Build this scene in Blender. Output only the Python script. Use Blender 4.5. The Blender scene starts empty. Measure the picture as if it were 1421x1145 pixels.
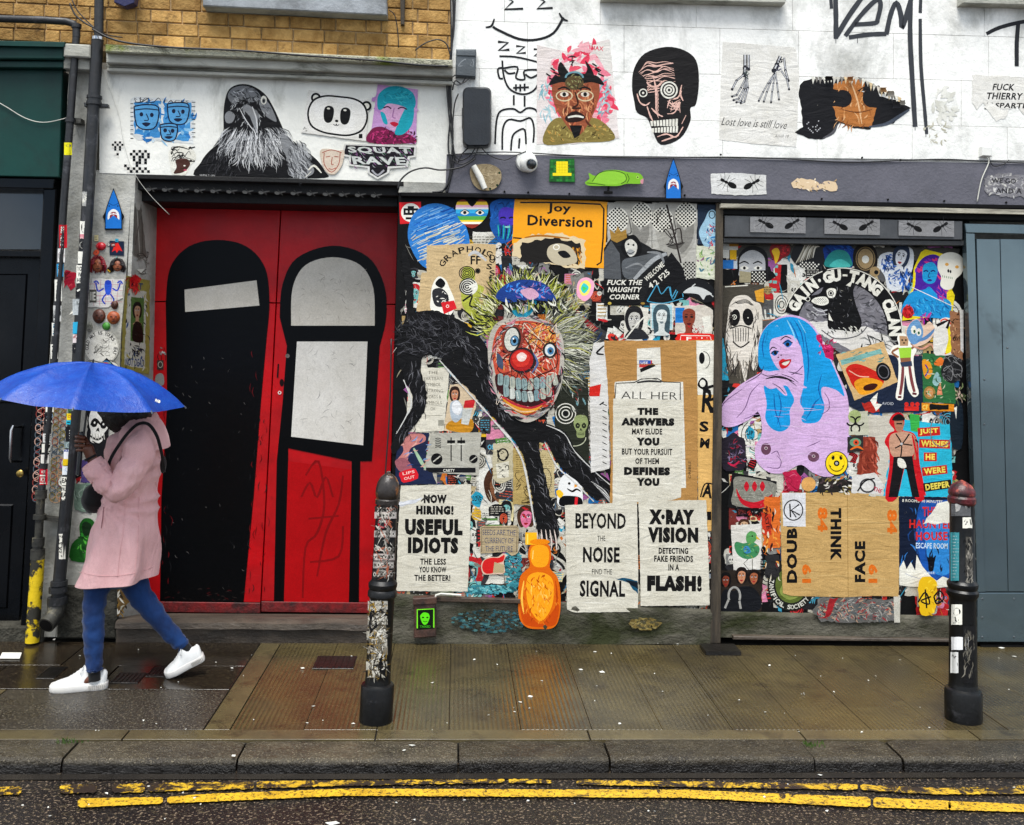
import bpy, bmesh, math, random
from mathutils import Vector, Matrix, Euler, noise
from math import sin, cos, pi, radians, sqrt, atan2, hypot

scene = bpy.context.scene
COL = scene.collection
FW, FH, FPX, PPY = 1421.0,1145.0,1350.0,332.8
CAM = Vector((0.0,-5.54,1.62))
YAW, PITCH, ROLL = 0.05413,0.10899,0.02169
CR = Matrix.Rotation(-YAW, 3, 'Z') @ Matrix.Rotation(pi / 2 + PITCH, 3, 'X') @ Matrix.Rotation(ROLL, 3, 'Z')
cd = bpy.data.cameras.new('camera'); cam = bpy.data.objects.new('camera', cd); COL.objects.link(cam)
cd.sensor_width = 36.0; cd.lens = 36.0 * FPX / FW; cd.shift_y = (PPY - FH / 2) / FW; cd.clip_start = 0.05; cd.clip_end = 500
cam.matrix_world = Matrix.Translation(CAM) @ CR.to_4x4()
scene.camera = cam

SUN_EL, SUN_AZ = radians(66), radians(196)          # high soft daylight from behind the viewer
w = bpy.data.worlds.new('World'); scene.world = w; w.use_nodes = True
nt = w.node_tree; nt.nodes.clear()
wo = nt.nodes.new('ShaderNodeOutputWorld'); bg = nt.nodes.new('ShaderNodeBackground')
sky = nt.nodes.new('ShaderNodeTexSky'); sky.sky_type = 'NISHITA'; sky.sun_disc = False
sky.sun_elevation = SUN_EL; sky.sun_rotation = SUN_AZ; sky.dust_density = 3.0; sky.air_density = 1.0
tc = nt.nodes.new('ShaderNodeTexCoord'); cn = nt.nodes.new('ShaderNodeTexNoise')
cn.inputs['Scale'].default_value = 2.3; cn.inputs['Detail'].default_value = 6
nt.links.new(tc.outputs['Generated'], cn.inputs['Vector'])
cr_ = nt.nodes.new('ShaderNodeValToRGB')
cr_.color_ramp.elements[0].position = 0.41; cr_.color_ramp.elements[0].color = (1.5,2.9,4.9,1)
cr_.color_ramp.elements[1].position = 0.62; cr_.color_ramp.elements[1].color = (13.0,13.0,12.8,1)
nt.links.new(cn.outputs['Fac'], cr_.inputs['Fac'])
mx = nt.nodes.new('ShaderNodeMix'); mx.data_type = 'RGBA'; mx.inputs['Factor'].default_value = 0.8
nt.links.new(sky.outputs['Color'], mx.inputs['A']); nt.links.new(cr_.outputs['Color'], mx.inputs['B'])
nt.links.new(mx.outputs['Result'], bg.inputs['Color']); bg.inputs['Strength'].default_value = 0.05
nt.links.new(bg.outputs[0], wo.inputs[0])
sd = bpy.data.lights.new('sun', 'SUN'); sun = bpy.data.objects.new('sun', sd); COL.objects.link(sun)
sd.energy = 1.5; sd.angle = radians(30); sd.color = (1.0,0.97,0.92)
sv = Vector((sin(SUN_AZ) * cos(SUN_EL), cos(SUN_AZ) * cos(SUN_EL), sin(SUN_EL)))
sun.rotation_euler = sv.to_track_quat('Z', 'Y').to_euler()
vs = scene.view_settings; vs.view_transform = 'Standard'; vs.look = 'None'; vs.exposure = 1.68; vs.gamma = 1
vs.use_curve_mapping = False

def ray(px, py):
    return CR @ Vector(((px - FW / 2) / FPX, -(py - PPY) / FPX, -1.0))
def at(px, py, Y=0.0):
    d = ray(px, py); return CAM + d * ((Y - CAM.y) / d.y)
def gnd(px, py, z=0.0):
    d = ray(px, py); return CAM + d * ((z - CAM.z) / d.z)

def lin(h):
    if isinstance(h, str):
        h = h.lstrip('#')
        if len(h) == 3: h = ''.join(c * 2 for c in h)
        c = [int(h[i:i + 2],16) / 255 for i in (0,2,4)]
        return tuple((x / 12.92 if x <= .04045 else ((x + .055) / 1.055) ** 2.4) for x in c) + (1,)
    return tuple(h[:3]) + (1,)
def tag(o, label=None, cat=None, group=None, kind=None):
    if label: o['label'] = label
    if cat: o['category'] = cat
    if group: o['group'] = group
    if kind: o['kind'] = kind
    return o
def empty(name, loc, label=None, cat=None, group=None, kind=None):
    o = bpy.data.objects.new(name, None); COL.objects.link(o); o.location = loc
    o.empty_display_size = .1
    tag(o, label, cat, group, kind); o['_loc'] = tuple(loc); return o
def wloc(o):
    p = Vector((0,0,0))
    while o: p += o.location; o = o.parent
    return p
def mesh_obj(name, verts, faces, m, parent=None, smooth=False, cols=None, mats=None, midx=None):
    """verts are world coordinates; the origin goes to the base centre"""
    xs = [v[0] for v in verts]; ys = [v[1] for v in verts]; zs = [v[2] for v in verts]
    o0 = Vector(((min(xs) + max(xs)) / 2,(min(ys) + max(ys)) / 2, min(zs)))
    me = bpy.data.meshes.new(name)
    me.from_pydata([(v[0] - o0.x, v[1] - o0.y, v[2] - o0.z) for v in verts],[], faces)
    if m: me.materials.append(m)
    if mats:
        for x in mats: me.materials.append(x)
        me.polygons.foreach_set('material_index', midx)
    if smooth: me.polygons.foreach_set('use_smooth', [True] * len(me.polygons))
    if cols:
        a = me.color_attributes.new('Col', 'FLOAT_COLOR', 'CORNER'); buf = []
        for p, c in zip(me.polygons, cols): buf.extend(list(c) * p.loop_total)
        a.data.foreach_set('color', buf)
    me.update()
    o = bpy.data.objects.new(name, me); COL.objects.link(o)
    if parent: o.parent = parent; o.location = o0 - wloc(parent)
    else: o.location = o0
    return o

class MB:
    def __init__(s): s.v = []; s.f = []
    def add(s, vs, fs):
        b = len(s.v); s.v += [tuple(v) for v in vs]; s.f += [tuple(i + b for i in f) for f in fs]; return s
    def box(s, x0, x1, y0, y1, z0, z1):
        return s.add([(x, y, z) for x in (x0, x1) for y in (y0, y1) for z in (z0, z1)],
                     [(0,1,3,2),(4,6,7,5),(0,4,5,1),(2,3,7,6),(0,2,6,4),(1,5,7,3)])
    def front(s, q, depth, ch=0.0):
        """a block whose FRONT face is the world quad q (tl,tr,br,bl), going back in +Y, front edge chamfered"""
        q = [Vector(p) for p in q]; n = len(q); c = sum(q, Vector()) / n
        if ch > 0:
            inner = []
            for p in q:
                d = Vector((c.x - p.x, 0, c.z - p.z)); inner.append(p + Vector((math.copysign(ch, d.x),0, math.copysign(ch, d.z))))
            mid = [p + Vector((0, ch, 0)) for p in q]
            rings = [inner, mid, [p + Vector((0, depth, 0)) for p in q]]
        else: rings = [q, [p + Vector((0, depth, 0)) for p in q]]
        vs = [p for r in rings for p in r]; fs = [tuple(range(n))]
        for k in range(len(rings) - 1):
            for i in range(n):
                j = (i + 1) % n; fs.append((k * n + i, (k + 1) * n + i, (k + 1) * n + j, k * n + j))
        fs.append(tuple(reversed(range((len(rings) - 1) * n, len(rings) * n))))
        return s.add(vs, fs)
    def pfront(s, pts, Y, depth, ch=0.0): return s.front([at(x, y, Y) for x, y in pts], depth, ch)
    def tube(s, pts, r, n=8, cap=True):
        pts = [Vector(p) for p in pts]; m = len(pts); rr = r if isinstance(r, (list, tuple)) else [r] * m
        vs = []; up = None
        for i, p in enumerate(pts):
            d = (pts[min(i + 1, m - 1)] - pts[max(i - 1,0)]).normalized()
            if up is None: up = Vector((0,1,0)) if abs(d.y) < .9 else Vector((1,0,0))
            a = d.cross(up).normalized(); b = a.cross(d).normalized(); up = b
            vs += [p + (a * cos(2 * pi * k / n) + b * sin(2 * pi * k / n)) * rr[i] for k in range(n)]
        fs = [(i * n + k, i * n + (k + 1) % n, (i + 1) * n + (k + 1) % n, (i + 1) * n + k) for i in range(m - 1) for k in range(n)]
        if cap: fs += [tuple(reversed(range(n))), tuple(range((m - 1) * n, m * n))]
        return s.add(vs, fs)
    def lathe(s, c, prof, n=32, axis='Z', tilt=None):
        """prof: list of (radius, height)"""
        vs = []; c = Vector(c)
        for r, h in prof:
            for k in range(n):
                a = 2 * pi * k / n
                v = Vector((r * cos(a), r * sin(a), h)) if axis == 'Z' else Vector((r * cos(a),-h, r * sin(a)))
                if tilt: v = tilt @ v
                vs.append(c + v)
        m = len(prof)
        fs = [(i * n + k, i * n + (k + 1) % n, (i + 1) * n + (k + 1) % n, (i + 1) * n + k) for i in range(m - 1) for k in range(n)]
        fs += [tuple(reversed(range(n))), tuple(range((m - 1) * n, m * n))]
        return s.add(vs, fs)
    def build(s, name, m, parent=None, smooth=False):
        return mesh_obj(name, s.v, s.f, m, parent, smooth)
def autosmooth(o, ang=40):
    me = o.data
    me.polygons.foreach_set('use_smooth', [True] * len(me.polygons))
    bm = bmesh.new(); bm.from_mesh(me)
    for e in bm.edges:
        if len(e.link_faces) == 2 and e.calc_face_angle(0) > radians(ang): e.smooth = False
    bmesh.ops.recalc_face_normals(bm, faces=bm.faces)
    bm.to_mesh(me); bm.free(); return o

def N(t, k, **kw):
    n = t.nodes.new(k)
    for a, b in kw.items():
        if a in ('operation', 'blend_type', 'data_type', 'noise_dimensions', 'feature', 'distance', 'wave_type', 'bands_direction', 'wave_profile', 'normalize'): setattr(n, a, b)
        else: n.inputs[a].default_value = b
    return n
def mixc(t, fac, a, b, mode='MIX'):
    n = t.nodes.new('ShaderNodeMix'); n.data_type = 'RGBA'; n.blend_type = mode
    for s_, v in (('Factor', fac),('A', a),('B', b)):
        if isinstance(v, bpy.types.NodeSocket): t.links.new(v, n.inputs[s_])
        else: n.inputs[s_].default_value = v
    return n.outputs['Result']
def ramp(t, src, lo, hi, c0=(0,0,0,1), c1=(1,1,1,1)):
    n = t.nodes.new('ShaderNodeValToRGB'); e = n.color_ramp.elements
    e[0].position = lo; e[1].position = hi; e[0].color = c0; e[1].color = c1
    t.links.new(src, n.inputs['Fac']); return n.outputs['Color']
def noi(t, vec, scale, detail=6, rough=.6, dist=0.0):
    n = t.nodes.new('ShaderNodeTexNoise'); n.inputs['Scale'].default_value = scale; n.inputs['Detail'].default_value = detail
    n.inputs['Roughness'].default_value = rough; n.inputs['Distortion'].default_value = dist
    t.links.new(vec, n.inputs['Vector']); return n.outputs['Fac']
def scalev(t, vec, s):
    n = t.nodes.new('ShaderNodeVectorMath'); n.operation = 'MULTIPLY'; n.inputs[1].default_value = s
    t.links.new(vec, n.inputs[0]); return n.outputs[0]
def bump(t, b, hs, strength=.3, dist=.01):
    prev = None
    for h, st, ds in hs:
        n = t.nodes.new('ShaderNodeBump'); n.inputs['Strength'].default_value = st; n.inputs['Distance'].default_value = ds
        t.links.new(h, n.inputs['Height'])
        if prev: t.links.new(prev, n.inputs['Normal'])
        prev = n.outputs[0]
    t.links.new(prev, b.inputs['Normal'])
def newmat(name):
    m = bpy.data.materials.new(name); m.use_nodes = True; t = m.node_tree; b = t.nodes['Principled BSDF']
    g = t.nodes.new('ShaderNodeNewGeometry'); return m, t, b, g.outputs['Position']
MATS = {}
def pmat(name, col, col2=None, rough=.7, rough2=None, nscale=6, lo=.35, hi=.65, bsc=80, bst=.3, bd=.004, spec=.5, metal=0, speck=None, spsc=300, dirt=None, dsc=2.5, dlo=.5, dhi=.7, rnd=0.0, aniso=(1,1,1)):
    if name in MATS: return MATS[name]
    m, t, b, P = newmat(name); P2 = scalev(t, P, aniso)
    c = lin(col); c2 = lin(col2) if col2 else tuple(x * .75 for x in c[:3]) + (1,)
    n1 = noi(t, P2, nscale); out = mixc(t, ramp(t, n1, lo, hi), c, c2)
    if dirt:
        out = mixc(t, ramp(t, noi(t, P2, dsc, 10,.7,.4), dlo, dhi), out, lin(dirt))
    if speck:
        v = noi(t, P, spsc, 2,.5); out = mixc(t, ramp(t, v, .6,.66), out, lin(speck))
    if rnd:
        oi = t.nodes.new('ShaderNodeObjectInfo'); hv = t.nodes.new('ShaderNodeHueSaturation')
        mm = N(t, 'ShaderNodeMath', operation='MULTIPLY_ADD'); t.links.new(oi.outputs['Random'], mm.inputs[0]); mm.inputs[1].default_value = rnd * 2; mm.inputs[2].default_value = 1 - rnd
        t.links.new(mm.outputs[0], hv.inputs['Value']); t.links.new(out, hv.inputs['Color']); out = hv.outputs[0]
    t.links.new(out, b.inputs['Base Color'])
    if rough2 is not None:
        r = ramp(t, noi(t, P, nscale * .6,5,.6),.38,.62,(rough,) * 3 + (1,),(rough2,) * 3 + (1,)); t.links.new(r, b.inputs['Roughness'])
    else: b.inputs['Roughness'].default_value = rough
    b.inputs['Specular IOR Level'].default_value = spec; b.inputs['Metallic'].default_value = metal
    bump(t, b, [(noi(t, P2, bsc, 6,.65), bst, bd),(noi(t, P, bsc / 8,4,.6), bst, bd * 3)])
    MATS[name] = m; return m

M = dict(
    white_wall=pmat('painted_block', '#f0efea', '#e2e2dd', rough=.6, spec=.3, nscale=3, bsc=55, bst=.5, bd=.006, dirt='#85867e', dsc=2.4, dlo=.48, dhi=.76, aniso=(1,1,.6)),
    mortar_w=pmat('painted_joint', '#cfcec8', '#8f8e86', rough=.8, nscale=7),
    render=pmat('white_render', '#e6e5dd', '#d2d2ca', rough=.65, spec=.3, nscale=2.5, bsc=50, bst=.45, bd=.006, dirt='#8b8b80', dsc=3.2, dlo=.55, dhi=.75, aniso=(1,1,.5)),
    render_grey=pmat('grey_render', '#b3b2aa', '#8f8e86', spec=.3, rough=.7, nscale=4, bsc=60, bst=.5, bd=.006, dirt='#6d6c62', dsc=4, dlo=.5, dhi=.75),
    cornice=pmat('stained_cornice', '#b9b8ad', '#94938a', spec=.3, rough=.7, nscale=5, bsc=60, bst=.5, bd=.008, dirt='#4d4e40', dsc=6, dlo=.5, dhi=.72, aniso=(.6,1,2)),
    moss=pmat('mossy_ledge', '#75812a', '#a9a792', rough=.9, nscale=5, lo=.3, hi=.45, bsc=90, bst=.8, bd=.01, dirt='#3a3a26', dsc=8),
    brick=pmat('stock_brick', '#b8935a', '#8f6c3c', rough=.9, nscale=13, bsc=60, bst=.7, bd=.008, dirt='#4f3f2a', dsc=7, dlo=.56, dhi=.76, rnd=.3, spec=.15),
    mortar=pmat('brick_mortar', '#c4a880', '#8f7650', rough=.95, bsc=120, bst=.6),
    grey_band=pmat('grey_painted_band', '#62616a', '#55555d', spec=.3, rough=.6, nscale=3, bsc=60, bst=.4, bd=.005, dirt='#4a4a50', dsc=3.5, dlo=.55, dhi=.75),
    dark_trim=pmat('dark_trim', '#0e0e0f', '#080809', rough=.6, spec=.12, nscale=8, bst=.2),
    lip=pmat('dirty_cream_lip', '#b5b09f', '#7c776a', rough=.7, nscale=12, bst=.5, dirt='#3f3c34', dsc=9, aniso=(.3,1,3)),
    black_paint=pmat('black_gloss_paint', '#040508', '#020203', rough=.14, rough2=.3, spec=.25, nscale=5, bsc=14, bst=.08, bd=.003),
    green_paint=pmat('green_shop_paint', '#033a33', '#022d28', spec=.3, rough=.42, rough2=.55, nscale=2.5, bsc=30, bst=.1, dirt='#0d2a26', dsc=3),
    pipe_black=pmat('black_pipe', '#1c1e22', '#121315', rough=.38, rough2=.6, nscale=12, bsc=50, bst=.3, dirt='#46464a', dsc=9, dlo=.58, dhi=.7),
    pipe_grime=pmat('grimy_pipe', '#37362f', '#1b1b19', rough=.6, nscale=14, bsc=60, bst=.5, dirt='#6b6550', dsc=12, dlo=.56, dhi=.66),
    yellow_paint=pmat('chipped_yellow_paint', '#d3b400', '#26241c', rough=.6, nscale=16, lo=.5, hi=.56, bst=.3),
    stone=pmat('worn_step_stone', '#544a3f', '#352e27', rough=.5, rough2=.75, nscale=7, bsc=60, bst=.7, bd=.008, dirt='#2e2923', dsc=6, dlo=.52, dhi=.7, aniso=(.5,1,1.5)),
    concrete=pmat('mossy_concrete', '#5d5a4f', '#37352a', spec=.3, rough=.85, nscale=5, bsc=50, bst=.8, bd=.012, dirt='#262a10', dsc=3.2, dlo=.46, dhi=.62, aniso=(.6,1,1.3)),
    plinth=pmat('grimy_plinth', '#45433b', '#26251f', spec=.3, rough=.85, nscale=7, bsc=45, bst=.9, bd=.014, dirt='#1f1f18', dsc=5, dlo=.5, dhi=.66),
    gate=pmat('grey_gate_paint', '#62737a', '#57666c', rough=.07, rough2=.16, nscale=1.6, bsc=5, bst=.05, bd=.006, spec=1.0, metal=.75, dirt='#33383a', dsc=3, dlo=.6, dhi=.8),
    steel_box=pmat('grey_meter_box', '#4b5257', '#3e4448', rough=.5, nscale=10, bst=.3),
    black_plastic=pmat('black_plastic', '#1a1e23', '#12151a', rough=.35, nscale=10, bst=.15),
    cable=pmat('cable_black', '#17171a', rough=.5, bst=0.1),
    cable_w=pmat('cable_white', '#c8c7bd', rough=.5, bst=0.1),
    white_plastic=pmat('white_plastic', '#e4e4df', '#d2d2cc', rough=.3, nscale=10, bst=.05),
    wood=pmat('weathered_wood', '#4a4032', '#28221a', rough=.8, nscale=12, bsc=50, bst=.6, dirt='#231e17', dsc=9, aniso=(3,3,.4)),
    iron=pmat('bollard_paint', '#0a0b0d', '#050607', spec=.35, rough=.3, rough2=.5, nscale=14, bsc=60, bst=.3, bd=.003, dirt='#2d2d30', dsc=12, dlo=.6, dhi=.7),
    brass=pmat('dull_brass', '#b79a55', rough=.3, metal=1, bst=.05),
    chrome=pmat('chrome', '#c4c6c8', rough=.2, metal=1, bst=.02),
    glass=pmat('dark_window_glass', '#0c1316', '#141c20', rough=.06, rough2=.12, nscale=3, bsc=5, bst=.02, spec=1.0),
    kerb=pmat('granite_kerb', '#4a4335', '#2f2a22', rough=.12, rough2=.36, spec=.35, nscale=6, bsc=130, bst=1.0, bd=.006, speck='#6d6554', spsc=150, rnd=.25),
    channel=pmat('wet_channel', '#2e2a25', '#201d1a', rough=.08, rough2=.35, nscale=4, bsc=90, bst=.35, bd=.003, spec=.35),
    litter=pmat('litter_paper', '#dcdbd2', rough=.8),
)

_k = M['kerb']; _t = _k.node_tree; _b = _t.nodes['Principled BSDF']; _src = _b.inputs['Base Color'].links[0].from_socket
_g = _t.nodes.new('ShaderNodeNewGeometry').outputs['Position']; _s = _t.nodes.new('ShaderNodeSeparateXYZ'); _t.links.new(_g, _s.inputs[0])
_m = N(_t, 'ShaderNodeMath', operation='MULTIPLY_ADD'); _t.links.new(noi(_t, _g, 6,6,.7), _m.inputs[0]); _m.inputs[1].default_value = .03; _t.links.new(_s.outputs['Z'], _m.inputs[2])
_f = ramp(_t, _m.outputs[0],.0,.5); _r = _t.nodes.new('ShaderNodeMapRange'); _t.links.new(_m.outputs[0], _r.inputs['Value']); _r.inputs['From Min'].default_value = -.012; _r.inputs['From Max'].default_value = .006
_t.links.new(mixc(_t, _r.outputs['Result'], lin('#15120f'), _src), _b.inputs['Base Color'])  # front face shade painted into the kerb colour, mixed with splashed dirt
# ================================================================== ground
def ground_mat(name, col, col2, rib=False, rough=(.2,.5), stain='#241d16', speck=None, spsc=260, bst=.4, bsc=110, joints=False):
    m, t, b, P = newmat(name)
    out = mixc(t, ramp(t, noi(t, P, 2.2,8,.65,.3),.35,.68), lin(col), lin(col2))
    out = mixc(t, ramp(t, noi(t, P, 5.5,10,.75,.5),.52,.72), out, lin(stain))
    out = mixc(t, ramp(t, noi(t, P, 60,4,.7),.55,.8), out, lin('#655a42'))
    if speck: out = mixc(t, ramp(t, noi(t, P, spsc, 2,.5),.58,.66), out, lin(speck))
    hs = [(noi(t, P, bsc, 6,.7), bst, .004),(noi(t, P, 9,5,.6),.2,.008)]
    if rib:
        sx = t.nodes.new('ShaderNodeSeparateXYZ'); t.links.new(P, sx.inputs[0])
        wb = N(t, 'ShaderNodeMath', operation='MULTIPLY'); t.links.new(sx.outputs['X'], wb.inputs[0]); wb.inputs[1].default_value = 2 * pi / .0205
        sn = N(t, 'ShaderNodeMath', operation='SINE'); t.links.new(wb.outputs[0], sn.inputs[0])
        ma = N(t, 'ShaderNodeMath', operation='MULTIPLY_ADD'); t.links.new(sn.outputs[0], ma.inputs[0]); ma.inputs[1].default_value = .5; ma.inputs[2].default_value = .5
        wear = ramp(t, noi(t, P, 3,6,.7),.3,.62)
        gr = ramp(t, ma.outputs[0],.05,.55,(1,1,1,1),(0,0,0,1))
        g2 = mixc(t, 1.0, gr, wear, 'MULTIPLY')
        out = mixc(t, mixc(t, 1.0, g2,(.55,.55,.55,1), 'MULTIPLY'), out, lin('#201c16'))     # grooves mixed darker in uneven patches
        hs.append((ma.outputs[0],.4,.003))
    oi = t.nodes.new('ShaderNodeObjectInfo'); hv = t.nodes.new('ShaderNodeHueSaturation')
    mm = N(t, 'ShaderNodeMath', operation='MULTIPLY_ADD'); t.links.new(oi.outputs['Random'], mm.inputs[0]); mm.inputs[1].default_value = .16; mm.inputs[2].default_value = .92
    t.links.new(mm.outputs[0], hv.inputs['Value']); t.links.new(out, hv.inputs['Color'])
    t.links.new(hv.outputs[0], b.inputs['Base Color'])
    r = ramp(t, noi(t, P, 1.7,7,.6,.4),.40,.62,(rough[0],) * 3 + (1,),(rough[1],) * 3 + (1,))
    t.links.new(r, b.inputs['Roughness']); b.inputs['Specular IOR Level'].default_value = .5
    bump(t, b, hs); return m
M['rib'] = ground_mat('ribbed_paving', '#51472b', '#352e1f', rib=True, rough=(.1,.38), bst=.25)
M['slab'] = ground_mat('smooth_wet_slab', '#2c241b', '#1c1712', rough=(.04,.2), bst=.14)
M['agg'] = ground_mat('exposed_aggregate', '#37322a', '#27231e', rough=(.22,.42), speck='#6d6658', spsc=110, bst=1.0, bsc=90)
M['strip'] = ground_mat('pale_strip_slab', '#5c5236', '#433b2a', rough=(.18,.42), bst=.4)
M['road'] = ground_mat('wet_asphalt', '#221d1a', '#161413', rough=(.14,.4), stain='#100e0e', speck='#7a6a58', spsc=90, bst=1.0, bsc=85)
M['iron_cover'] = pmat('iron_cover', '#1d1a18', '#131110', rough=.3, bsc=60, bst=.5)

ZR = -0.057
road = tag(MB().add([(-40,-3.0 + 1.35 - 0.0, ZR)] if False else [(-40,-45, ZR),(40,-45, ZR),(40,-1.2, ZR),(-40,-1.2, ZR)],[(0,1,2,3)]).build('road', M['road']), kind='structure')
ykb = gnd(710,1027).y; ykt = gnd(710,1052).y     # back and front edge of the kerb top
pave = tag(MB().box(-14,14, ykb, 1.5,-.30,-.012).build('pavement', pmat('joint_bed', '#27231d', rough=.8)), kind='structure')
def slab(name, pts, m, top=0.0, gap=.0035, parent=None, dep=.03):
    q = [gnd(x, y) if not isinstance(x, str) else None for x, y in pts]; return slabw(name, [(p.x, p.y) for p in q], m, top, gap, parent, dep)
def slabw(name, q, m, top=0.0, gap=.0035, parent=None, dep=.03):
    n = len(q); cx = sum(p[0] for p in q) / n; cy = sum(p[1] for p in q) / n
    def ins(p, g): return (p[0] - math.copysign(g, p[0] - cx), p[1] - math.copysign(g, p[1] - cy))
    a = [ins(p, gap) for p in q]; b = [ins(p, gap + .001) for p in q]
    vs = [(x, y, top) for x, y in b] + [(x, y, top - .001) for x, y in a] + [(x, y, top - dep) for x, y in a]
    fs = [tuple(range(n))] + [(k * n + i, (k + 1) * n + i, (k + 1) * n + (i + 1) % n, k * n + (i + 1) % n) for k in (0,1) for i in range(n)]
    o = mesh_obj(name, vs, [f[::-1] for f in fs], m, parent if parent else pave)
    bm = bmesh.new(); bm.from_mesh(o.data); bmesh.ops.recalc_face_normals(bm, faces=bm.faces); bm.to_mesh(o.data); bm.free(); return o
R1 = random.Random(5)
ystrip = gnd(710,1013).y
x = -6.0
while x < 6:
    L = R1.uniform(.75,1.05); slabw('paving_slab', [(x, ykb),(x + L, ykb),(x + L, ystrip),(x, ystrip)], M['strip'], R1.uniform(.0018,.0026)); x += L
xs0 = gnd(322,1008).x; x = xs0; k = 0
while x < 6.2:
    L = .305
    for (ya, yb) in ((ystrip, -.015),):
        slabw('paving_slab', [(x, ya),(x + L, ya),(x + L, yb),(x, yb)], M['rib'], R1.uniform(-.001,.001), gap=.0012)
    x += L; k += 1
yag = gnd(200,957).y; x = xs0 - .09
slabw('paving_slab', [(xs0 - .11, ystrip),(xs0, ystrip),(xs0,-.02),(xs0 - .11,-.02)], M['strip'])
AGG = slabw('aggregate_panel', [(xs0 - 1.12, ystrip),(xs0 - .11, ystrip),(xs0 - .11, yag),(xs0 - 1.12, yag)], M['agg'])
x = xs0 - 1.12
slabw('paving_slab', [(x - .13, ystrip),(x, ystrip),(x, yag),(x - .13, yag)], M['strip'])
x -= .13
while x > -6:
    slabw('paving_slab', [(x - .9, ystrip),(x, ystrip),(x, yag),(x - .9, yag)], M['slab'], R1.uniform(-.002,.002)); x -= .9
for (ya, yb, L, off) in ((yag, -.40,.62,0.0),(-.40,-.015,.80,.3)):
    x = xs0 - .11
    while x > -6:
        l = L * R1.uniform(.85,1.15); slabw('paving_slab', [(x - l, ya),(x, ya),(x, yb),(x - l, yb)], M['slab'], R1.uniform(-.003,.002), gap=.004); x -= l
def cover(px0, px1, py0, py1, pat=0):
    a = gnd(px0, py1); b = gnd(px1, py0)
    o = slabw('inspection_cover', [(a.x, a.y),(b.x, a.y),(b.x, b.y),(a.x, b.y)], M['iron_cover'],.004, parent=pave, dep=.02)
    mb = MB(); n = 7
    for i in range(n):
        x0 = a.x + (b.x - a.x) * (i + .3) / n; mb.box(x0, x0 + (b.x - a.x) / n * .4, a.y + .02, b.y - .02,.004,.007)
    mb.build('cover_rib', M['iron_cover'], o)
cover(432,497,911,929); cover(48,96,926,943); cover(200,246,926,940); cover(150,206,934,949)

kroot = tag(empty('kerb', (0, ykt, ZR)), kind='structure')
jx = [gnd(x, 1050).x for x in (-560,-330,-120,88,330,636,846,1130,1253,1560,1800)]
for i in range(len(jx) - 1):
    x0, x1 = jx[i] + .004, jx[i + 1] - .004; n = 26; rr = .02; vs = []; fs = []
    dz = R1.uniform(-.004,.003); dy = R1.uniform(-.004,.004)
    prof = [(ykb - .002, ZR - .05),(ykb - .002,0)] + [(ykt + rr - rr * sin(a),-rr + rr * cos(a)) for a in [0,.4,.8,1.2,1.5]] + [(ykt - .004, ZR - .05)]
    for s in range(n + 1):
        f = s / n; xx = x0 + (x1 - x0) * f; e = .006 * max(0,1 - min(f, 1 - f) * (x1 - x0) / .03)
        for (py, pz) in prof:
            j = noise.noise(Vector((xx * 9, py * 9, pz * 9))) * .0035
            vs.append((xx, py + dy + (j if pz > -.1 else 0) + (e if py < ykb - .02 else 0), pz + dz + j * .6 - (e if pz > -.05 else 0)))
    m_ = len(prof)
    fs = [(s * m_ + k, (s + 1) * m_ + k, (s + 1) * m_ + k + 1, s * m_ + k + 1) for s in range(n) for k in range(m_ - 1)]
    fs += [tuple(range(m_)), tuple(reversed(range(n * m_, (n + 1) * m_)))]
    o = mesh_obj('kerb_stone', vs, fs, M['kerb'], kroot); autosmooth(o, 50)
ych = gnd(710,1082, ZR).y
MB().add([(-14, ych, ZR + .004),(14, ych, ZR + .004),(14, ykt - .01, ZR + .004),(-14, ykt - .01, ZR + .004)],[(0,1,2,3)]).build('drainage_channel', M['channel'], road)
def ymat(nm, lo_):
    m, t, b, P = newmat(nm)
    out = mixc(t, ramp(t, noi(t, P, 14,8,.7),.4,.75), lin('#d6ac2a'), lin('#a67f18'))
    out = mixc(t, ramp(t, noi(t, P, 60,6,.8),.53,.58), out, lin('#3a2c18'))
    out = mixc(t, ramp(t, noi(t, P, 11,10,.8,.6), lo_, lo_ + .05), out, lin('#2a211a'))
    t.links.new(out, b.inputs['Base Color']); b.inputs['Roughness'].default_value = .35
    bump(t, b, [(noi(t, P, 90,6,.7),.5,.004)]); return m
M['yline'] = ymat('road_marking_paint', .555); M['yworn'] = ymat('worn_road_marking_paint', .47)
def yline(top, bot, x0, x1, rag=1.0, mat='yline'):
    """a run of painted line with ragged edges, given by its edge heights in the photo, laid on the road plane"""
    def lerp(tb, x):
        for (xa, ya),(xb, yb) in zip(tb, tb[1:]):
            if x <= xb: return ya + (yb - ya) * (x - xa) / (xb - xa)
        return tb[-1][1]
    n = max(4, int((x1 - x0) / 4)); A = []; B = []
    for i in range(n + 1):
        x = x0 + (x1 - x0) * i / n; e = min(1, min(i, n - i) / 1.5 + .35)
        a, b_ = lerp(top, x), lerp(bot, x); mid = (a + b_) / 2; h = (b_ - a) / 2 * (e ** .5)
        ja = R1.uniform(-1,1) * rag; jb = R1.uniform(-1,1) * rag
        A.append(gnd(x, mid - h + ja, ZR + .008)); B.append(gnd(x, mid + h + jb, ZR + .008))
    vs = A + B; k = len(A)
    mesh_obj('yellow_line', vs, [(i, i + k, i + k + 1, i + 1) for i in range(k - 1)], M[mat], road)
T = lambda *p: list(p)
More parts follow.
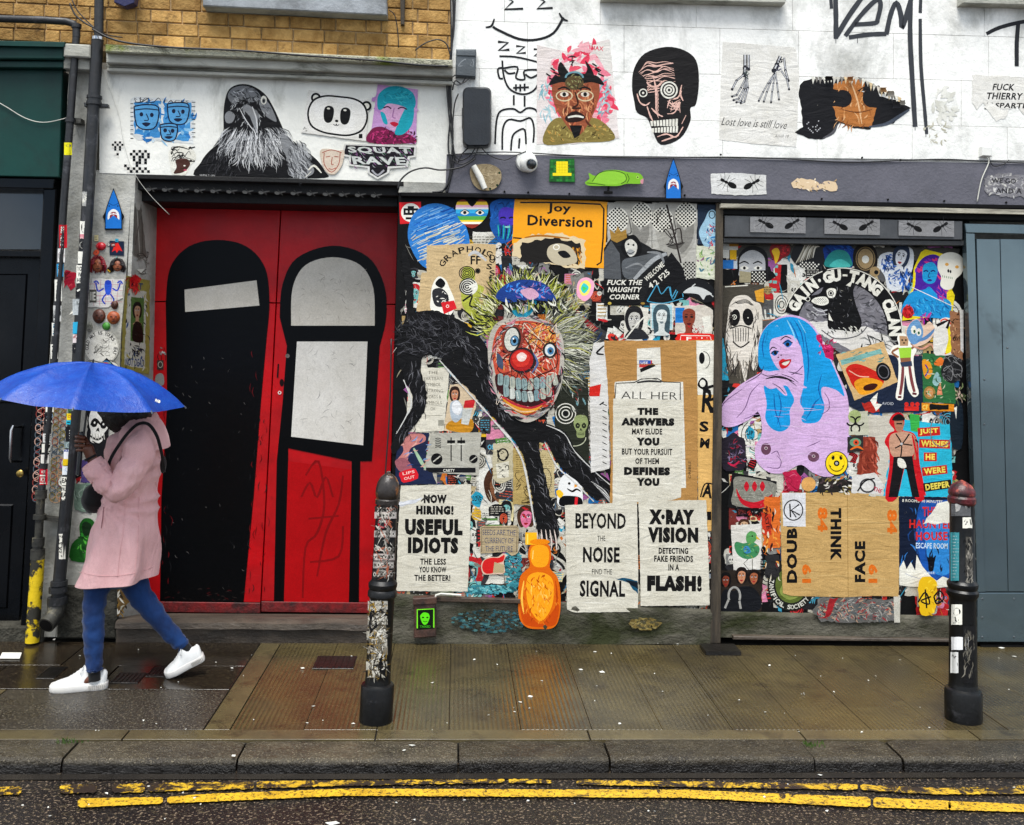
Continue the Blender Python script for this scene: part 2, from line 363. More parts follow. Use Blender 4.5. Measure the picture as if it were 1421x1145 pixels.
for (x0, x1) in ((-40,30),(83,134),(155,201),(205,352),(356,700),(706,765),(800,1190),(1194,1480)):
    yline(T((-60,1094),(83,1089),(205,1087),(450,1083),(700,1081),(950,1084.5),(1190,1088),(1300,1094),(1421,1090),(1500,1090)),
          T((-60,1104),(83,1101),(205,1099),(450,1091),(700,1086),(950,1092),(1190,1096),(1300,1102),(1421,1102),(1500,1102)), x0, x1,.8, 'yworn')
for (x0, x1) in ((108,226),(232,1208),(1212,1320),(1316,1480)):
    yline(T((100,1108),(225,1106),(300,1101),(480,1094.5),(950,1096),(1200,1106),(1421,1116),(1500,1118)),
          T((100,1121),(225,1115),(300,1112),(480,1104),(950,1107),(1200,1120),(1421,1127),(1500,1129)), x0, x1,.45)

# ================================================================== walls
wall = empty('painted_block_wall', at(1000,215,0), 'white painted block wall covered in graffiti above the grey band', 'wall')
MB().pfront([(628,-60),(1700,-40),(1700,236),(622,214)],.010,.35).build('joint_bed', M['mortar_w'], wall)
def wy(k, x):   # course lines: measured at x=620 and x=1421
    return {0: -40,1: 28,2: 94,3: 160,4: 214}[k] + (x - 620) / 800 * {0: 22,1: 24,2: 20,3: 17,4: 9}[k]
rows = [[626,700,833,966,1100,1234,1366,1500,1640],[626,732,866,999,1108,1240,1372,1505,1640],[626,665,800,933,1070,1200,1334,1468,1640],[626,730,866,1003,1134,1266,1398,1530,1640]]
for r, js in enumerate(rows):
    for xa, xb in zip(js, js[1:]):
        MB().pfront([(xa + .2, wy(r, xa) + .2),(xb - .2, wy(r, xb) + .2),(xb - .2, wy(r + 1, xb) - .2),(xa + .2, wy(r + 1, xa) - .2)], R1.uniform(-.0004,.0006) + .0004,.03,.0012).build('block', M['white_wall'], wall)
for i, (q, lab) in enumerate((([(835,-14),(1092,-9),(1090,4),(835,-2)], 'stone window ledge at the top edge over the skull and skeleton-hand posters'),([(1336,-12),(1600,-4),(1600,12),(1336,4)], 'stone window ledge at the top edge over the drawn letter T'))):
    o = MB().pfront(q, -.07,.12,.004).build('window_ledge', M['cornice']); tag(o, lab, 'ledge', 'window ledges over the painted walls')

band = empty('lintel_beam', at(1000,280,0), 'dark grey painted beam running over both collage panels', 'beam')
MB().pfront([(620,214),(1700,231),(1700,292),(618,268)],-.02,.3,.004).build('beam_face', M['grey_band'], band)
MB().pfront([(556,267),(1000,276.5),(1000,281),(556,272)],-.035,.06,.002).build('trim_strip', M['dark_trim'], band)
MB().pfront([(1000,277),(1700,290),(1700,294),(1000,282)],-.03,.04,.002).build('trim_strip', M['dark_trim'], band)
MB().pfront([(1000,283),(1700,297),(1700,303),(1000,288.5)],-.045,.07,.003).build('drip_ledge', M['lip'], band)
MB().pfront([(1002,289),(1700,303),(1700,312),(1002,298)],-.015,.08,.003).build('underledge_board', M['dark_trim'], band)  # dark trim board closing the gap under the drip ledge

front = empty('rendered_front', at(400,250,0), 'off-white rendered shopfront wall around the red door with moulded cornice', 'wall')
MB().pfront([(138,96),(628,118),(628,268),(552,252),(190,242),(138,240)],0,.3).build('render_panel', M['render'], front)
MB().pfront([(128,236),(190,240),(181,285),(175,380),(168,460),(163,600),(160,884),(78,884),(100,500)],.003,.42).build('pilaster', M['render_grey'], front)
MB().pfront([(96,96),(127,97),(110,420),(88,700),(77,884),(50,884),(64,560),(88,244)],.012,.30).build('side_strip', M['render_grey'], front)
MB().pfront([(556,252),(625,254),(620,267),(553,267)],-.006,.3).build('corner_patch', M['render_grey'], front)
cor = MB().pfront([(146,61),(628,83),(628,92),(146,72)],-.13,.15,.006).build('cornice_top', M['moss'], front)
MB().pfront([(147,72),(628,93),(628,106),(147,87)],-.09,.11,.006).build('cornice_band', M['cornice'], front)
MB().pfront([(147,88),(628,107),(628,112),(147,93)],-.035,.07,.003).build('cornice_fillet', M['dark_trim'] if False else M['cornice'], front)
MB().pfront([(148,93.5),(628,112.5),(628,117.5),(148,98.5)],-.055,.08,.004).build('cornice_fillet', M['cornice'], front)
MB().pfront([(88,60),(125,62),(125,80),(88,78)],-.10,.13,.006).build('cornice_top', M['cornice'], front)
MB().pfront([(88,79),(125,81),(125,97),(88,95)],-.06,.09,.004).build('cornice_band', M['cornice'], front)
MB().pfront([(80,812),(162,815),(161,887),(78,887)],-.012,.3,.01).build('plinth', M['plinth'], front)

bw = empty('brick_wall', at(380,60,0), 'yellow stock brick wall above the mossy cornice', 'wall')
MB().pfront([(-140,-60),(633,-60),(629,96),(-140,56)],.045,.25).build('mortar_bed', M['mortar'], bw)
H_ = 17.6; row = 0; y = -42.0
while y < 80:
    x = -150 + (row % 2) * 19; k = 0
    while x < 628:
        L = (43 if (row % 2 == 0) else (43 if k % 2 else 21)) * R1.uniform(.97,1.03)
        x2 = min(x + L, 631); sl = lambda xx: (xx - 145) * .047
        ya = y + sl(x) ; yb = y + sl(x2)
        lim = 66 + (x - 145) * .047 if x > 100 else 58
        if ya + 6 < lim and x2 - x > 5:
            h = H_ - 1.9; j = [R1.uniform(-.35,.35) for _ in range(4)]
            MB().pfront([(x + 1, ya + j[0]),(x2 - 1, yb + j[1]),(x2 - 1, yb + h + j[2]),(x + 1, ya + h + j[3])],.033 + R1.uniform(-.002,.002),.05,.003).build('brick', M['brick'], bw)
        x += L; k += 1
    y += H_; row += 1
o = MB().pfront([(281,-16),(536,-10),(537,21),(281,8)],-.06,.15,.006).build('window_sill', pmat('grey_stone_sill', '#9ea3a8', '#7f8386', rough=.7, bst=.5, dirt='#55585a'), None); tag(o, 'grey stone window sill at the top edge in the yellow brick wall', 'window sill')

gs = empty('green_shopfront', at(30,890,0), 'dark green and black shopfront at the left edge with a black door', 'shopfront')
MB().pfront([(-200,96),(87,97),(82,246),(-200,240)],.0,.3,.004).build('fascia', M['green_paint'], gs)
MB().pfront([(-200,54),(90,58),(89,64),(-200,60)],-.11,.14,.004).build('cornice_top', M['green_paint'], gs)
MB().pfront([(-200,61),(89,65),(88,82),(-200,80)],-.08,.11,.006).build('cornice_band', M['green_paint'], gs)
MB().pfront([(-200,83),(88,85),(88,94),(-200,92)],-.05,.08,.004).build('cornice_fillet', M['green_paint'], gs)
MB().pfront([(-200,243),(76,248),(74,262),(-200,257)],.02,.25,.004).build('lintel', M['black_paint'], gs)
MB().pfront([(60,262),(78,262),(52,870),(28,870)],.03,.3,.006).build('door_post', M['black_paint'], gs)
MB().pfront([(-200,345),(62,348),(61,357),(-200,354)],.05,.12,.004).build('transom_bar', M['black_paint'], gs)
MB().pfront([(-200,262),(60,262),(60,346),(-200,346)],.13,.02).build('window_pane', M['glass'], gs)
d = MB().pfront([(-200,357),(58,357),(26,870),(-200,870)],.12,.05,.002).build('door', M['black_paint'], gs)
MB().pfront([(-60,380),(38,380),(28,560),(-60,560)],.112,.02,.008).build('door_panel', M['black_paint'], d)
MB().pfront([(-60,700),(18,700),(10,845),(-60,845)],.112,.02,.008).build('door_panel', M['black_paint'], d)
hb = MB(); hb.tube([at(32,592,.12), at(18,592,.055), at(16,597,.05), at(14,636,.05), at(15,640,.055), at(29,640,.12)],.008,8); autosmooth(hb.build('door_handle', M['chrome'], d))
autosmooth(MB().lathe(at(29,657,.09),[(.008,0),(.012,.004),(.018,.006),(.02,.012),(.012,.018)],20, 'Y').build('door_knob', M['brass'], d))
MB().pfront([(-200,871),(60,871),(58,892),(-200,892)],-.01,.3,.004).build('threshold', M['plinth'], gs)

RD = .40
def dq(*pts): return [at(x, y, RD) for x, y in pts]
rec = empty('door_recess', at(380,862,.2), 'dark grimy recess framing the red double door', 'door frame')
MB().front([at(176,262, RD + .05), at(556,262, RD + .05), at(556,862, RD + .05), at(176,862, RD + .05)],.05).build('back_board', M['dark_trim'], rec)
soff = pmat('grimy_black_lintel', '#121112', '#0a0a0a', rough=.6, spec=.3, bst=.4, dirt='#24221f')
MB().pfront([(188,241.5),(560,252),(560,258),(188,248)],-.012,.3,.003).build('lintel_lip', soff, rec)
MB().pfront([(190,249),(553,259),(553,272),(190,263)],.05,.3,.003).build('lintel', soff, rec)
MB().pfront([(190,264),(552,273),(552,287),(190,279)],.12,.3,.003).build('lintel', soff, rec)
rv = MB(); a, b_, c_, d_ = at(191,246,.0), at(214,270, RD), at(208,858, RD), at(160,884,.0)

CK = [at(188,243,.004), at(217,283, RD - .002), at(205,852, RD - .002), at(161,884,.004)]; CK[1].z = CK[0].z
rv.add([p for p in CK] + [p + Vector((-.02,0,0)) for p in CK],[(0,1,2,3),(7,6,5,4),(0,3,7,4),(1,5,6,2),(0,4,5,1),(3,2,6,7)])
rv.build('cheek', M['render_grey'], rec)
doors = empty('red_double_door', at(366,852, RD), 'red double door painted with a black arch and a white figure block', 'door')
M['red'] = pmat('red_gloss_paint', '#bd0009', '#980007', spec=.3, rough=.32, rough2=.5, nscale=3, bsc=26, bst=.25, bd=.005, dirt='#6e070a', dsc=5, dlo=.6, dhi=.8, speck=None)
M['red_grime'] = pmat('grimy_red_foot', '#7a060b', '#2b0809', rough=.6, nscale=14, bst=.6)
lx0t, lx0b, rx1t, rx1b = 213,203,553,538
def leafx(u, y):  # u 0..1 over the pair
    f = (y - 285) / 565.0
    if abs(u - .5) < .01: return 390 - 28 * f + (u - .5) * 340
    return lx0t + (lx0b - lx0t) * f + u * ((rx1t + (rx1b - rx1t) * f) - (lx0t + (lx0b - lx0t) * f))
useam = .5
TOPY, MIDL, MIDR, BOTL, BOTR = 280,418.5,422.5,848,851
for (u0, u1, nm) in ((0.0, useam, 'leaf'),(useam, 1.0, 'leaf')):
    g = .0022
    yl = lambda u: MIDL + (MIDR - MIDL) * u
    lf = MB().front(dq((leafx(u0 + g, TOPY), TOPY),(leafx(u1 - g, TOPY), TOPY + 3),(leafx(u1 - g, yl(u1)), yl(u1) - .7),(leafx(u0 + g, yl(u0)), yl(u0) - .7)),.04,.002).build('upper_panel', M['red'], doors)
    lf = MB().front(dq((leafx(u0 + g, yl(u0)), yl(u0) + .7),(leafx(u1 - g, yl(u1)), yl(u1) + .7),(leafx(u1 - g, BOTR),836),(leafx(u0 + g, BOTL),834)),.04,.002).build('door_leaf', M['red'], doors)
    MB().front([p + Vector((0,-.006,0)) for p in dq((leafx(u0 + g, BOTL),834.5),(leafx(u1 - g, BOTR),836.5),(leafx(u1 - g, BOTR),851),(leafx(u0 + g, BOTL),849))],.03,.003).build('kick_board', M['red_grime'], doors)
st = empty('door_step', at(340,887,.0), 'worn stone step in front of the red double door', 'step')
zt = at(360,852, RD).z
def top_box(mb, pxs, Yf, Yb, ztop, zbot):
    xa = at(pxs[0],880, Yf).x; xb = at(pxs[1],880, Yf).x; return mb.box(xa, xb, Yf, Yb, zbot, ztop)
zs = at(360,862,0.0).z
o = MB().front([at(160,866,-.03), at(514,868,-.03), at(512,878,-.03), at(159,877,-.03)],.46,.01)
q1 = [at(160,864,-.03), at(516,866,-.03)]
b1 = MB(); n = 40; vs = []; fs = []
zA = q1[0].z; xA, xB = q1[0].x, q1[1].x
for i in range(n + 1):
    f = i / n; xx = xA + (xB - xA) * f; j = noise.noise(Vector((xx * 5,3,0))) * .006; jj = noise.noise(Vector((xx * 11,7,2))) * .008
    for (yy, zz) in ((RD, zt + .001),(.02, zA + .012 + j),(-.03 + jj, zA + j),(-.035 + jj, zA - .03 + j),(-.005, zA - .035),(-.002,-.01)):
        vs.append((xx, yy, zz))
fs = [(i * 6 + k, i * 6 + k + 1,(i + 1) * 6 + k + 1,(i + 1) * 6 + k) for i in range(n) for k in range(5)] + [tuple(range(6)), tuple(reversed(range(n * 6, n * 6 + 6)))]
autosmooth(mesh_obj('step_stone', vs, fs, M['stone'], st),50)

cw = empty('collage_wall', at(770,893,0), 'concrete wall with mossy foot carrying the central collage', 'wall')
def rough_slab(name, px0, px1, ytop, ybot, Y, dep, mat, parent, amp=.01, nx=90, ny=12):
    """a lumpy wall face bounded in the photo by px0..px1, ytop..ybot"""
    vs = []; fs = []
    for j in range(ny + 1):
        for i in range(nx + 1):
            f = i / nx; g = j / ny
            p = at(px0 + (px1 - px0) * f, ytop[0] + (ytop[1] - ytop[0]) * f + ((ybot[0] + (ybot[1] - ybot[0]) * f) - (ytop[0] + (ytop[1] - ytop[0]) * f)) * g, Y)
            e = 0 if j == 0 else 1
            p.y += -e * amp * (.6 + noise.fractal(Vector((p.x * 4,0, p.z * 6)),.8,2,5))
            vs.append(p)
    fs = [(j * (nx + 1) + i, (j + 1) * (nx + 1) + i, (j + 1) * (nx + 1) + i + 1, j * (nx + 1) + i + 1) for j in range(ny) for i in range(nx)]
    top = [i for i in range(nx + 1)]; b0 = len(vs)
    vs += [vs[i] + Vector((0, dep, 0)) for i in top]
    fs += [(i, i + 1, b0 + i + 1, b0 + i) for i in range(nx)]
    o = mesh_obj(name, vs, fs, mat, parent, smooth=True); return o
MB().pfront([(553,270),(1001,280),(996,850),(541,824),(545,560)],.0,.3,.003).build('board', M['dark_trim'], cw)
rough_slab('wall_foot', 516,996,(822,846),(893,894),-.004,.3, M['concrete'], cw, .012)
lg = MB().pfront([(590,828),(722,832),(722,838),(590,835)],-.03,.03,.004).build('rusty_ledge', pmat('rusty_ledge', '#4a3a2c', '#2a2019', rough=.7, nscale=14, bst=.5), cw)

pst = empty('timber_post', at(996,900,-.02), 'peeling timber post between the two collage panels', 'post')
MB().pfront([(994,280),(1004,280),(1000,893),(986,893)],-.018,.06,.003).build('post_timber', M['wood'], pst)
MB().box(gnd(974,903).x, gnd(1022,903).x, gnd(990,910).y, gnd(990,899).y, 0.002,.022).build('post_foot', M['iron_cover'], pst)

rp = empty('recessed_wall', at(1170,890,.05), 'recessed wall right of the timber post carrying a shutter housing', 'wall')
RP = .055
MB().pfront([(1000,286),(1345,296),(1352,860),(994,852)], RP, .2).build('board', M['dark_trim'], rp)
sb = MB().pfront([(1006,299),(1336,307),(1336,333),(1006,329)],-.02,.07,.004).build('shutter_housing', pmat('shutter_metal', '#46484b', '#333538', rough=.4, rough2=.55, nscale=8, bst=.15), rp)
MB().pfront([(1004,330),(1338,334),(1338,341),(1004,337)],-.005,.06,.003).build('shutter_lip', pmat('shutter_lip', '#2e3032', rough=.5), rp)
rough_slab('wall_foot', 992,1356,(850,857),(884,889), RP - .03,.2, M['concrete'], rp, .010,70,8)
MB().pfront([(1018,883),(1356,888),(1356,892),(1018,888)],-.015,.09,.004).build('stone_sill', M['stone'], rp)

gt = empty('grey_gate', at(1400,892,0), 'grey painted boarded steel gate at the right edge reflecting the sky', 'gate')
MB().pfront([(1339,310),(1700,317),(1700,331),(1341,323)],-.03,.05,.003).build('top_rail', M['gate'], gt)
MB().pfront([(1341,323.5),(1353,324),(1368,822),(1357,822)],-.03,.05,.003).build('stile', M['gate'], gt)
xs_t = [1354.5,1388,1422,1456,1490,1524,1560];
for i in range(len(xs_t) - 1):
    xa, xb = xs_t[i], xs_t[i + 1]
    MB().pfront([(xa + .5,331.5),(xb - .5,332),(xb + 11.5 - .5 - i * .2,821),(xa + 12 - .2 * i, 821)],-.018,.03,.002).build('board', M['gate'], gt)
MB().pfront([(1357,823),(1700,823),(1702,892),(1357,891)],-.034,.05,.003).build('kick_plate', M['gate'], gt)
for (x, y) in ((1363,831),(1363,857),(1363,884),(1407,884),(1407,831),(1366,589),(1366,527),(1398,483)):
    MB().lathe(at(x, y, -.034 if y > 822 else -.018),[(.006,-.002),(.006,.002),(.003,.004)],10, 'Y').build('bolt', M['steel_box'], gt)
MB().box(at(1357,892,0).x, at(1700,892,0).x, -.03,.3,-.01,.012).build('threshold', M['dark_trim'], gt)
bk = tag(MB().box(-6,7,.5,3,-.1,4.3).build('building_core', M['mortar_w']), 'bare masonry mass of the building behind the shopfronts', 'building')
# ================================================================== printed / painted flat work, drawn as real thin shapes
def print_mat(name, wr=.5, rough=.5, grime=.5, asp=(1.5,1,4.2), wd=.010, wear=.0, wcol='#9a958a'):
    m, t, b, P = newmat(name)
    at_ = t.nodes.new('ShaderNodeVertexColor'); at_.layer_name = 'Col'; c = at_.outputs['Color']
    g1 = ramp(t, noi(t, P, 7,8,.7,.3),.35,.75,(1,1,1,1),(1 - .32 * grime, 1 - .34 * grime, 1 - .40 * grime, 1))
    g2 = ramp(t, noi(t, P, 150,4,.8),.35,.65,(1,1,1,1),(1 - .4 * grime,) * 3 + (1,))
    c = mixc(t, 1.0, c, g1, 'MULTIPLY'); c = mixc(t, 1.0, c, g2, 'MULTIPLY')
    if wear:
        c = mixc(t, ramp(t, noi(t, P, 26,10,.8,.6),1 - wear, 1.02 - wear), c, lin(wcol))
    t.links.new(c, b.inputs['Base Color']); b.inputs['Roughness'].default_value = rough; b.inputs['Specular IOR Level'].default_value = .14
    P2 = scalev(t, P, asp)
    bump(t, b, [(noi(t, P2,3.4,4,.5,2.2), wr, wd),(noi(t, P, 45,5,.6), wr * .35,.003)]); return m
M['paper'] = print_mat('pasted_paper', .45,.55,.7, wear=.345, wcol='#c4bfb0')
M['gloss'] = print_mat('glossy_sticker', .25,.28,.25, wd=.005)
M['paint'] = print_mat('thin_paint', .2,.6,.35,(1,1,1),.004)
M['worn'] = print_mat('worn_paper', .6,.6,1.0,(1.5,1,3),.012, wear=.37)
M['door_paint'] = print_mat('door_paint', .2,.36,.6,(1,1,2),.004)

def plane_map(Y):
    return lambda x, y, off: at(x, y, Y - off)
def gen_plane(a, b, c):
    n = (b - a).cross(c - a).normalized()
    if n.dot(CAM - a) < 0: n = -n
    def f(x, y, off):
        d = ray(x, y); t = (a + n * off - CAM).dot(n) / d.dot(n); return CAM + d * t
    return f
def cyl_map(p0, p1, r0, r1=None):
    """upright round post/pipe, axis from world p0 (bottom) to p1 (top)"""
    r1 = r0 if r1 is None else r1
    def f(x, y, off):
        Y = p0.y
        for _ in range(3):
            p = at(x, y, Y); t = min(1, max(0,(p.z - p0.z) / (p1.z - p0.z))); c = p0.lerp(p1, t)
            r = r0 + (r1 - r0) * t + off; dx = max(-r * .97, min(r * .97, p.x - c.x)); Y = c.y - sqrt(r * r - dx * dx)
        return at(x, y, Y)
    return f
def cat(pts, closed=True, k=5):
    n = len(pts); out = []
    rng = range(n if closed else n - 1)
    for i in rng:
        if closed: p0, p1, p2, p3 = pts[(i - 1) % n], pts[i], pts[(i + 1) % n], pts[(i + 2) % n]
        else: p0, p1, p2, p3 = pts[max(i - 1,0)], pts[i], pts[i + 1], pts[min(i + 2, n - 1)]
        for s in range(k):
            t = s / k; t2 = t * t; t3 = t2 * t
            out.append(tuple(.5 * (2 * p1[j] + (p2[j] - p0[j]) * t + (2 * p0[j] - 5 * p1[j] + 4 * p2[j] - p3[j]) * t2 + (3 * p1[j] - p0[j] - 3 * p2[j] + p3[j]) * t3) for j in (0,1)))
    if not closed: out.append(tuple(pts[-1]))
    return out
_GL = {}
def glyphs(s, bold):
    key = (s, bold)
    if key not in _GL:
        cu = bpy.data.curves.new('t', 'FONT'); cu.body = s; cu.offset = bold; cu.resolution_u = 2; cu.align_x = 'LEFT'
        cu.space_character = 1 + bold * 2.5
        o = bpy.data.objects.new('t', cu); COL.objects.link(o)
        dg = bpy.context.evaluated_depsgraph_get(); me = o.evaluated_get(dg).to_mesh()
        v = [tuple(p.co)[:2] for p in me.vertices]; f = [tuple(p.vertices) for p in me.polygons]
        o.evaluated_get(dg).to_mesh_clear(); bpy.data.objects.remove(o); bpy.data.curves.remove(cu)
        x0 = min(p[0] for p in v); x1 = max(p[0] for p in v); y0 = min(p[1] for p in v); y1 = max(p[1] for p in v)
        _GL[key] = ([((p[0] - x0) / (x1 - x0) - .5,.5 - (p[1] - y0) / (y1 - y0)) for p in v], f)
    return _GL[key]
class Art:
    STEP = 2.5e-5
    GRIDS = {}
    def __init__(s, Y=0.0, z0=.002, seed=1, mp=None, sub=0):
        s.map = mp or plane_map(Y); z0 = .001 if (Y == 0.0 and mp is None) else z0; s.z = z0; s.g = Art.GRIDS.setdefault(round(Y, 4) if mp is None else id(mp), {}); s.z0 = z0; s.v = []; s.f = []; s.c = []; s.stk = []; s.r = random.Random(seed); s.sub = sub
    def push(s, cx, cy, sx=1.0, sy=None, rot=0): s.stk.append((cx, cy, sx, sy if sy is not None else sx, radians(rot))); return s
    def pop(s): s.stk.pop(); return s
    def tr(s, p):
        x, y = p
        for cx, cy, sx, sy, r in reversed(s.stk):
            x, y = x * sx, y * sy; x, y = cx + x * cos(r) - y * sin(r), cy + x * sin(r) + y * cos(r)
        return x, y
    def raw(s, pts, faces, col):
        q = [s.tr(p) for p in pts]; G = s.g; lo = s.z0; C = []
        for gx in range(int(min(p[0] for p in q) // 3), int(max(p[0] for p in q) // 3) + 1):
            for gy in range(int(min(p[1] for p in q) // 3), int(max(p[1] for p in q) // 3) + 1):
                C.append((gx, gy)); lo = max(lo, G.get((gx, gy),0))
        s.z = lo + s.STEP; b = len(s.v)
        for k in C: G[k] = s.z
        s.v += [tuple(s.map(*p, s.z)) for p in q]; c = lin(col)
        for f in faces: s.f.append(tuple(i + b for i in f)); s.c.append(c)
        return s
    def P(s, pts, col): return s.raw(pts, [tuple(range(len(pts)))], col)
    def B(s, pts, col, k=5): return s.P(cat(pts, True, k), col)
    def paper(s, pts, col, torn=0.0, back='#cfcabb', sk=True):
        if torn: pts = s.tear(pts, torn)
        s.P(pts, col); n = len(pts); b = len(s.v)
        if sk:
            s.v += [tuple(s.map(*s.tr(p), s.z)) for p in pts] + [tuple(s.map(*s.tr(p), max(0, s.z0 - .004))) for p in pts]
            for i in range(n): s.f.append((b + i, b + (i + 1) % n, b + n + (i + 1) % n, b + n + i)); s.c.append(lin(back))
        return s
    def tear(s, pts, amp, step=4):
        out = []; n = len(pts)
        for i in range(n):
            a, b = pts[i], pts[(i + 1) % n]; L = hypot(b[0] - a[0], b[1] - a[1]); m = max(1, int(L / step))
            for k in range(m):
                f = k / m; out.append((a[0] + (b[0] - a[0]) * f + s.r.uniform(-amp, amp), a[1] + (b[1] - a[1]) * f + s.r.uniform(-amp, amp)))
        return out
    def R(s, x0, y0, x1, y1, col):
        n = max(1, s.sub)
        return s.raw([(x0 + (x1 - x0) * i / n, y) for y in (y0, y1) for i in range(n + 1)],[(i, i + 1, n + 2 + i, n + 1 + i) for i in range(n)], col)
    def E(s, cx, cy, rx, ry, col, rot=0, n=22, a0=0, a1=360):
        r = radians(rot); P = []
        full = a1 - a0 >= 360; m = n if full else n + 1
        for k in range(m):
            a = radians(a0 + (a1 - a0) * k / n); x, y = rx * cos(a), ry * sin(a); P.append((cx + x * cos(r) - y * sin(r), cy + x * sin(r) + y * cos(r)))
        return s.P(P, col)
    def O(s, cx, cy, rx, ry, w, col, rot=0, n=26, a0=0, a1=360):
        """ring / arc"""
        r = radians(rot); V = []
        for k in range(n + 1):
            a = radians(a0 + (a1 - a0) * k / n)
            for q in (-w / 2, w / 2):
                x, y = (rx + q) * cos(a),(ry + q) * sin(a); V.append((cx + x * cos(r) - y * sin(r), cy + x * sin(r) + y * cos(r)))
        return s.raw(V, [(2 * i, 2 * i + 1,2 * i + 3,2 * i + 2) for i in range(n)], col)
    def S(s, pts, w, col, taper=0.0, smooth=True, k=4, rag=0.0):
        if smooth and len(pts) > 2: pts = cat(pts, False, k)
        n = len(pts); V = []
        for i, p in enumerate(pts):
            a, b = pts[max(i - 1,0)], pts[min(i + 1, n - 1)]; dx, dy = b[0] - a[0], b[1] - a[1]; L = hypot(dx, dy) or 1
            f = i / (n - 1); ww = w / 2 * (1 - taper * abs(2 * f - 1) ** 1.5) * (1 + s.r.uniform(-rag, rag)); nx, ny = -dy / L * ww, dx / L * ww
            V += [(p[0] + nx, p[1] + ny),(p[0] - nx, p[1] - ny)]
        return s.raw(V, [(2 * i, 2 * i + 1,2 * i + 3,2 * i + 2) for i in range(n - 1)], col)
    def L(s, x0, y0, x1, y1, w, col): return s.S([(x0, y0),(x1, y1)], w, col, smooth=False)
    def T(s, txt, cx, cy, wd, h, col, rot=0, bold=.02, shear=0.0):
        v, f = glyphs(txt, bold); s.push(cx, cy, 1,1, rot)
        s.raw([(x * wd - y * h * shear, y * h) for x, y in v], f, col); s.pop(); return s
    def arct(s, txt, cx, cy, rx, ry, a0, a1, h, w, col, bold=.03, up=True):
        n = len(txt)
        for i, ch in enumerate(txt):
            if ch == ' ': continue
            a = a0 + (a1 - a0) * (i + .5) / n; ar = radians(a); k = {'I': .35, '-': .5, '·': .3, 'M': 1.15}.get(ch, 1)
            hh = h * (.16 if ch == '-' else .3 if ch == '·' else 1)
            s.T(ch, cx + rx * cos(ar), cy + ry * sin(ar), w * k, hh, col, rot=a + 90 if up else a - 90, bold=bold)
        return s
    def scrib(s, x0, y0, x1, y1, n, w, col, pts=5):
        for _ in range(n):
            c = col if isinstance(col, str) else s.r.choice(col)
            x, y = s.r.uniform(x0, x1), s.r.uniform(y0, y1); q = [(x, y)]; R_ = max(x1 - x0, y1 - y0) * .3
            for _ in range(pts - 1):
                x = min(x1, max(x0, x + s.r.uniform(-R_, R_))); y = min(y1, max(y0, y + s.r.uniform(-R_, R_))); q.append((x, y))
            s.S(q, w * s.r.uniform(.6,1.3), c, taper=.6, k=3)
        return s
    def hatch(s, reg, n, ln, w, cols, ang, spread=25, taper=.9):
        """brush strokes: reg(r) gives a start point"""
        for _ in range(n):
            x, y = reg(s.r); a = radians((ang(x, y) if callable(ang) else ang) + s.r.uniform(-spread, spread)); l = ln * s.r.uniform(.5,1.3)
            b = s.r.uniform(-.25,.25) * l
            s.S([(x, y),(x + cos(a) * l / 2 - sin(a) * b, y + sin(a) * l / 2 + cos(a) * b),(x + cos(a) * l, y + sin(a) * l)], w * s.r.uniform(.5,1.4), s.r.choice(cols), taper=taper, k=2)
        return s
    def dots(s, test, x0, y0, x1, y1, p, r, col, stag=True):
        j = 0; y = y0; V = []; F = []
        while y < y1:
            x = x0 + (p / 2 if stag and j % 2 else 0)
            while x < x1:
                if test(x, y):
                    b = len(V); V += [(x + r * cos(pi / 3 * k), y + r * sin(pi / 3 * k)) for k in range(6)]; F.append(tuple(range(b, b + 6)))
                x += p
            y += p * (.5 if stag else 1); j += 1
        if F: s.raw(V, F, col)
        return s
    def lines(s, x0, y0, x1, y1, n, col, w=.8, rag=.5):
        """rows of small unreadable print"""
        for i in range(n):
            y = y0 + (y1 - y0) * (i + .5) / n; x = x0
            while x < x1 - 1:
                l = s.r.uniform(1.5,6); s.R(x, y - w / 2, min(x + l, x1), y + w / 2, col); x += l + s.r.uniform(.8,2)
        return s
    def build(s, name, label, catg, mat='paper', group=None, kind=None, parent=None):
        o = mesh_obj(name, s.v, s.f, M[mat], parent, cols=s.c); return tag(o, label, catg, group, kind)
def inell(cx, cy, rx, ry): return lambda x, y: ((x - cx) / rx) ** 2 + ((y - cy) / ry) ** 2 < 1
def rE(cx, cy, rx, ry, e=.5):
    def f(r):
        a = r.uniform(0,2 * pi); q = r.random() ** e; return cx + rx * q * cos(a), cy + ry * q * sin(a)
    return f
def rX(x0, y0, x1, y1): return lambda r: (r.uniform(x0, x1), r.uniform(y0, y1))
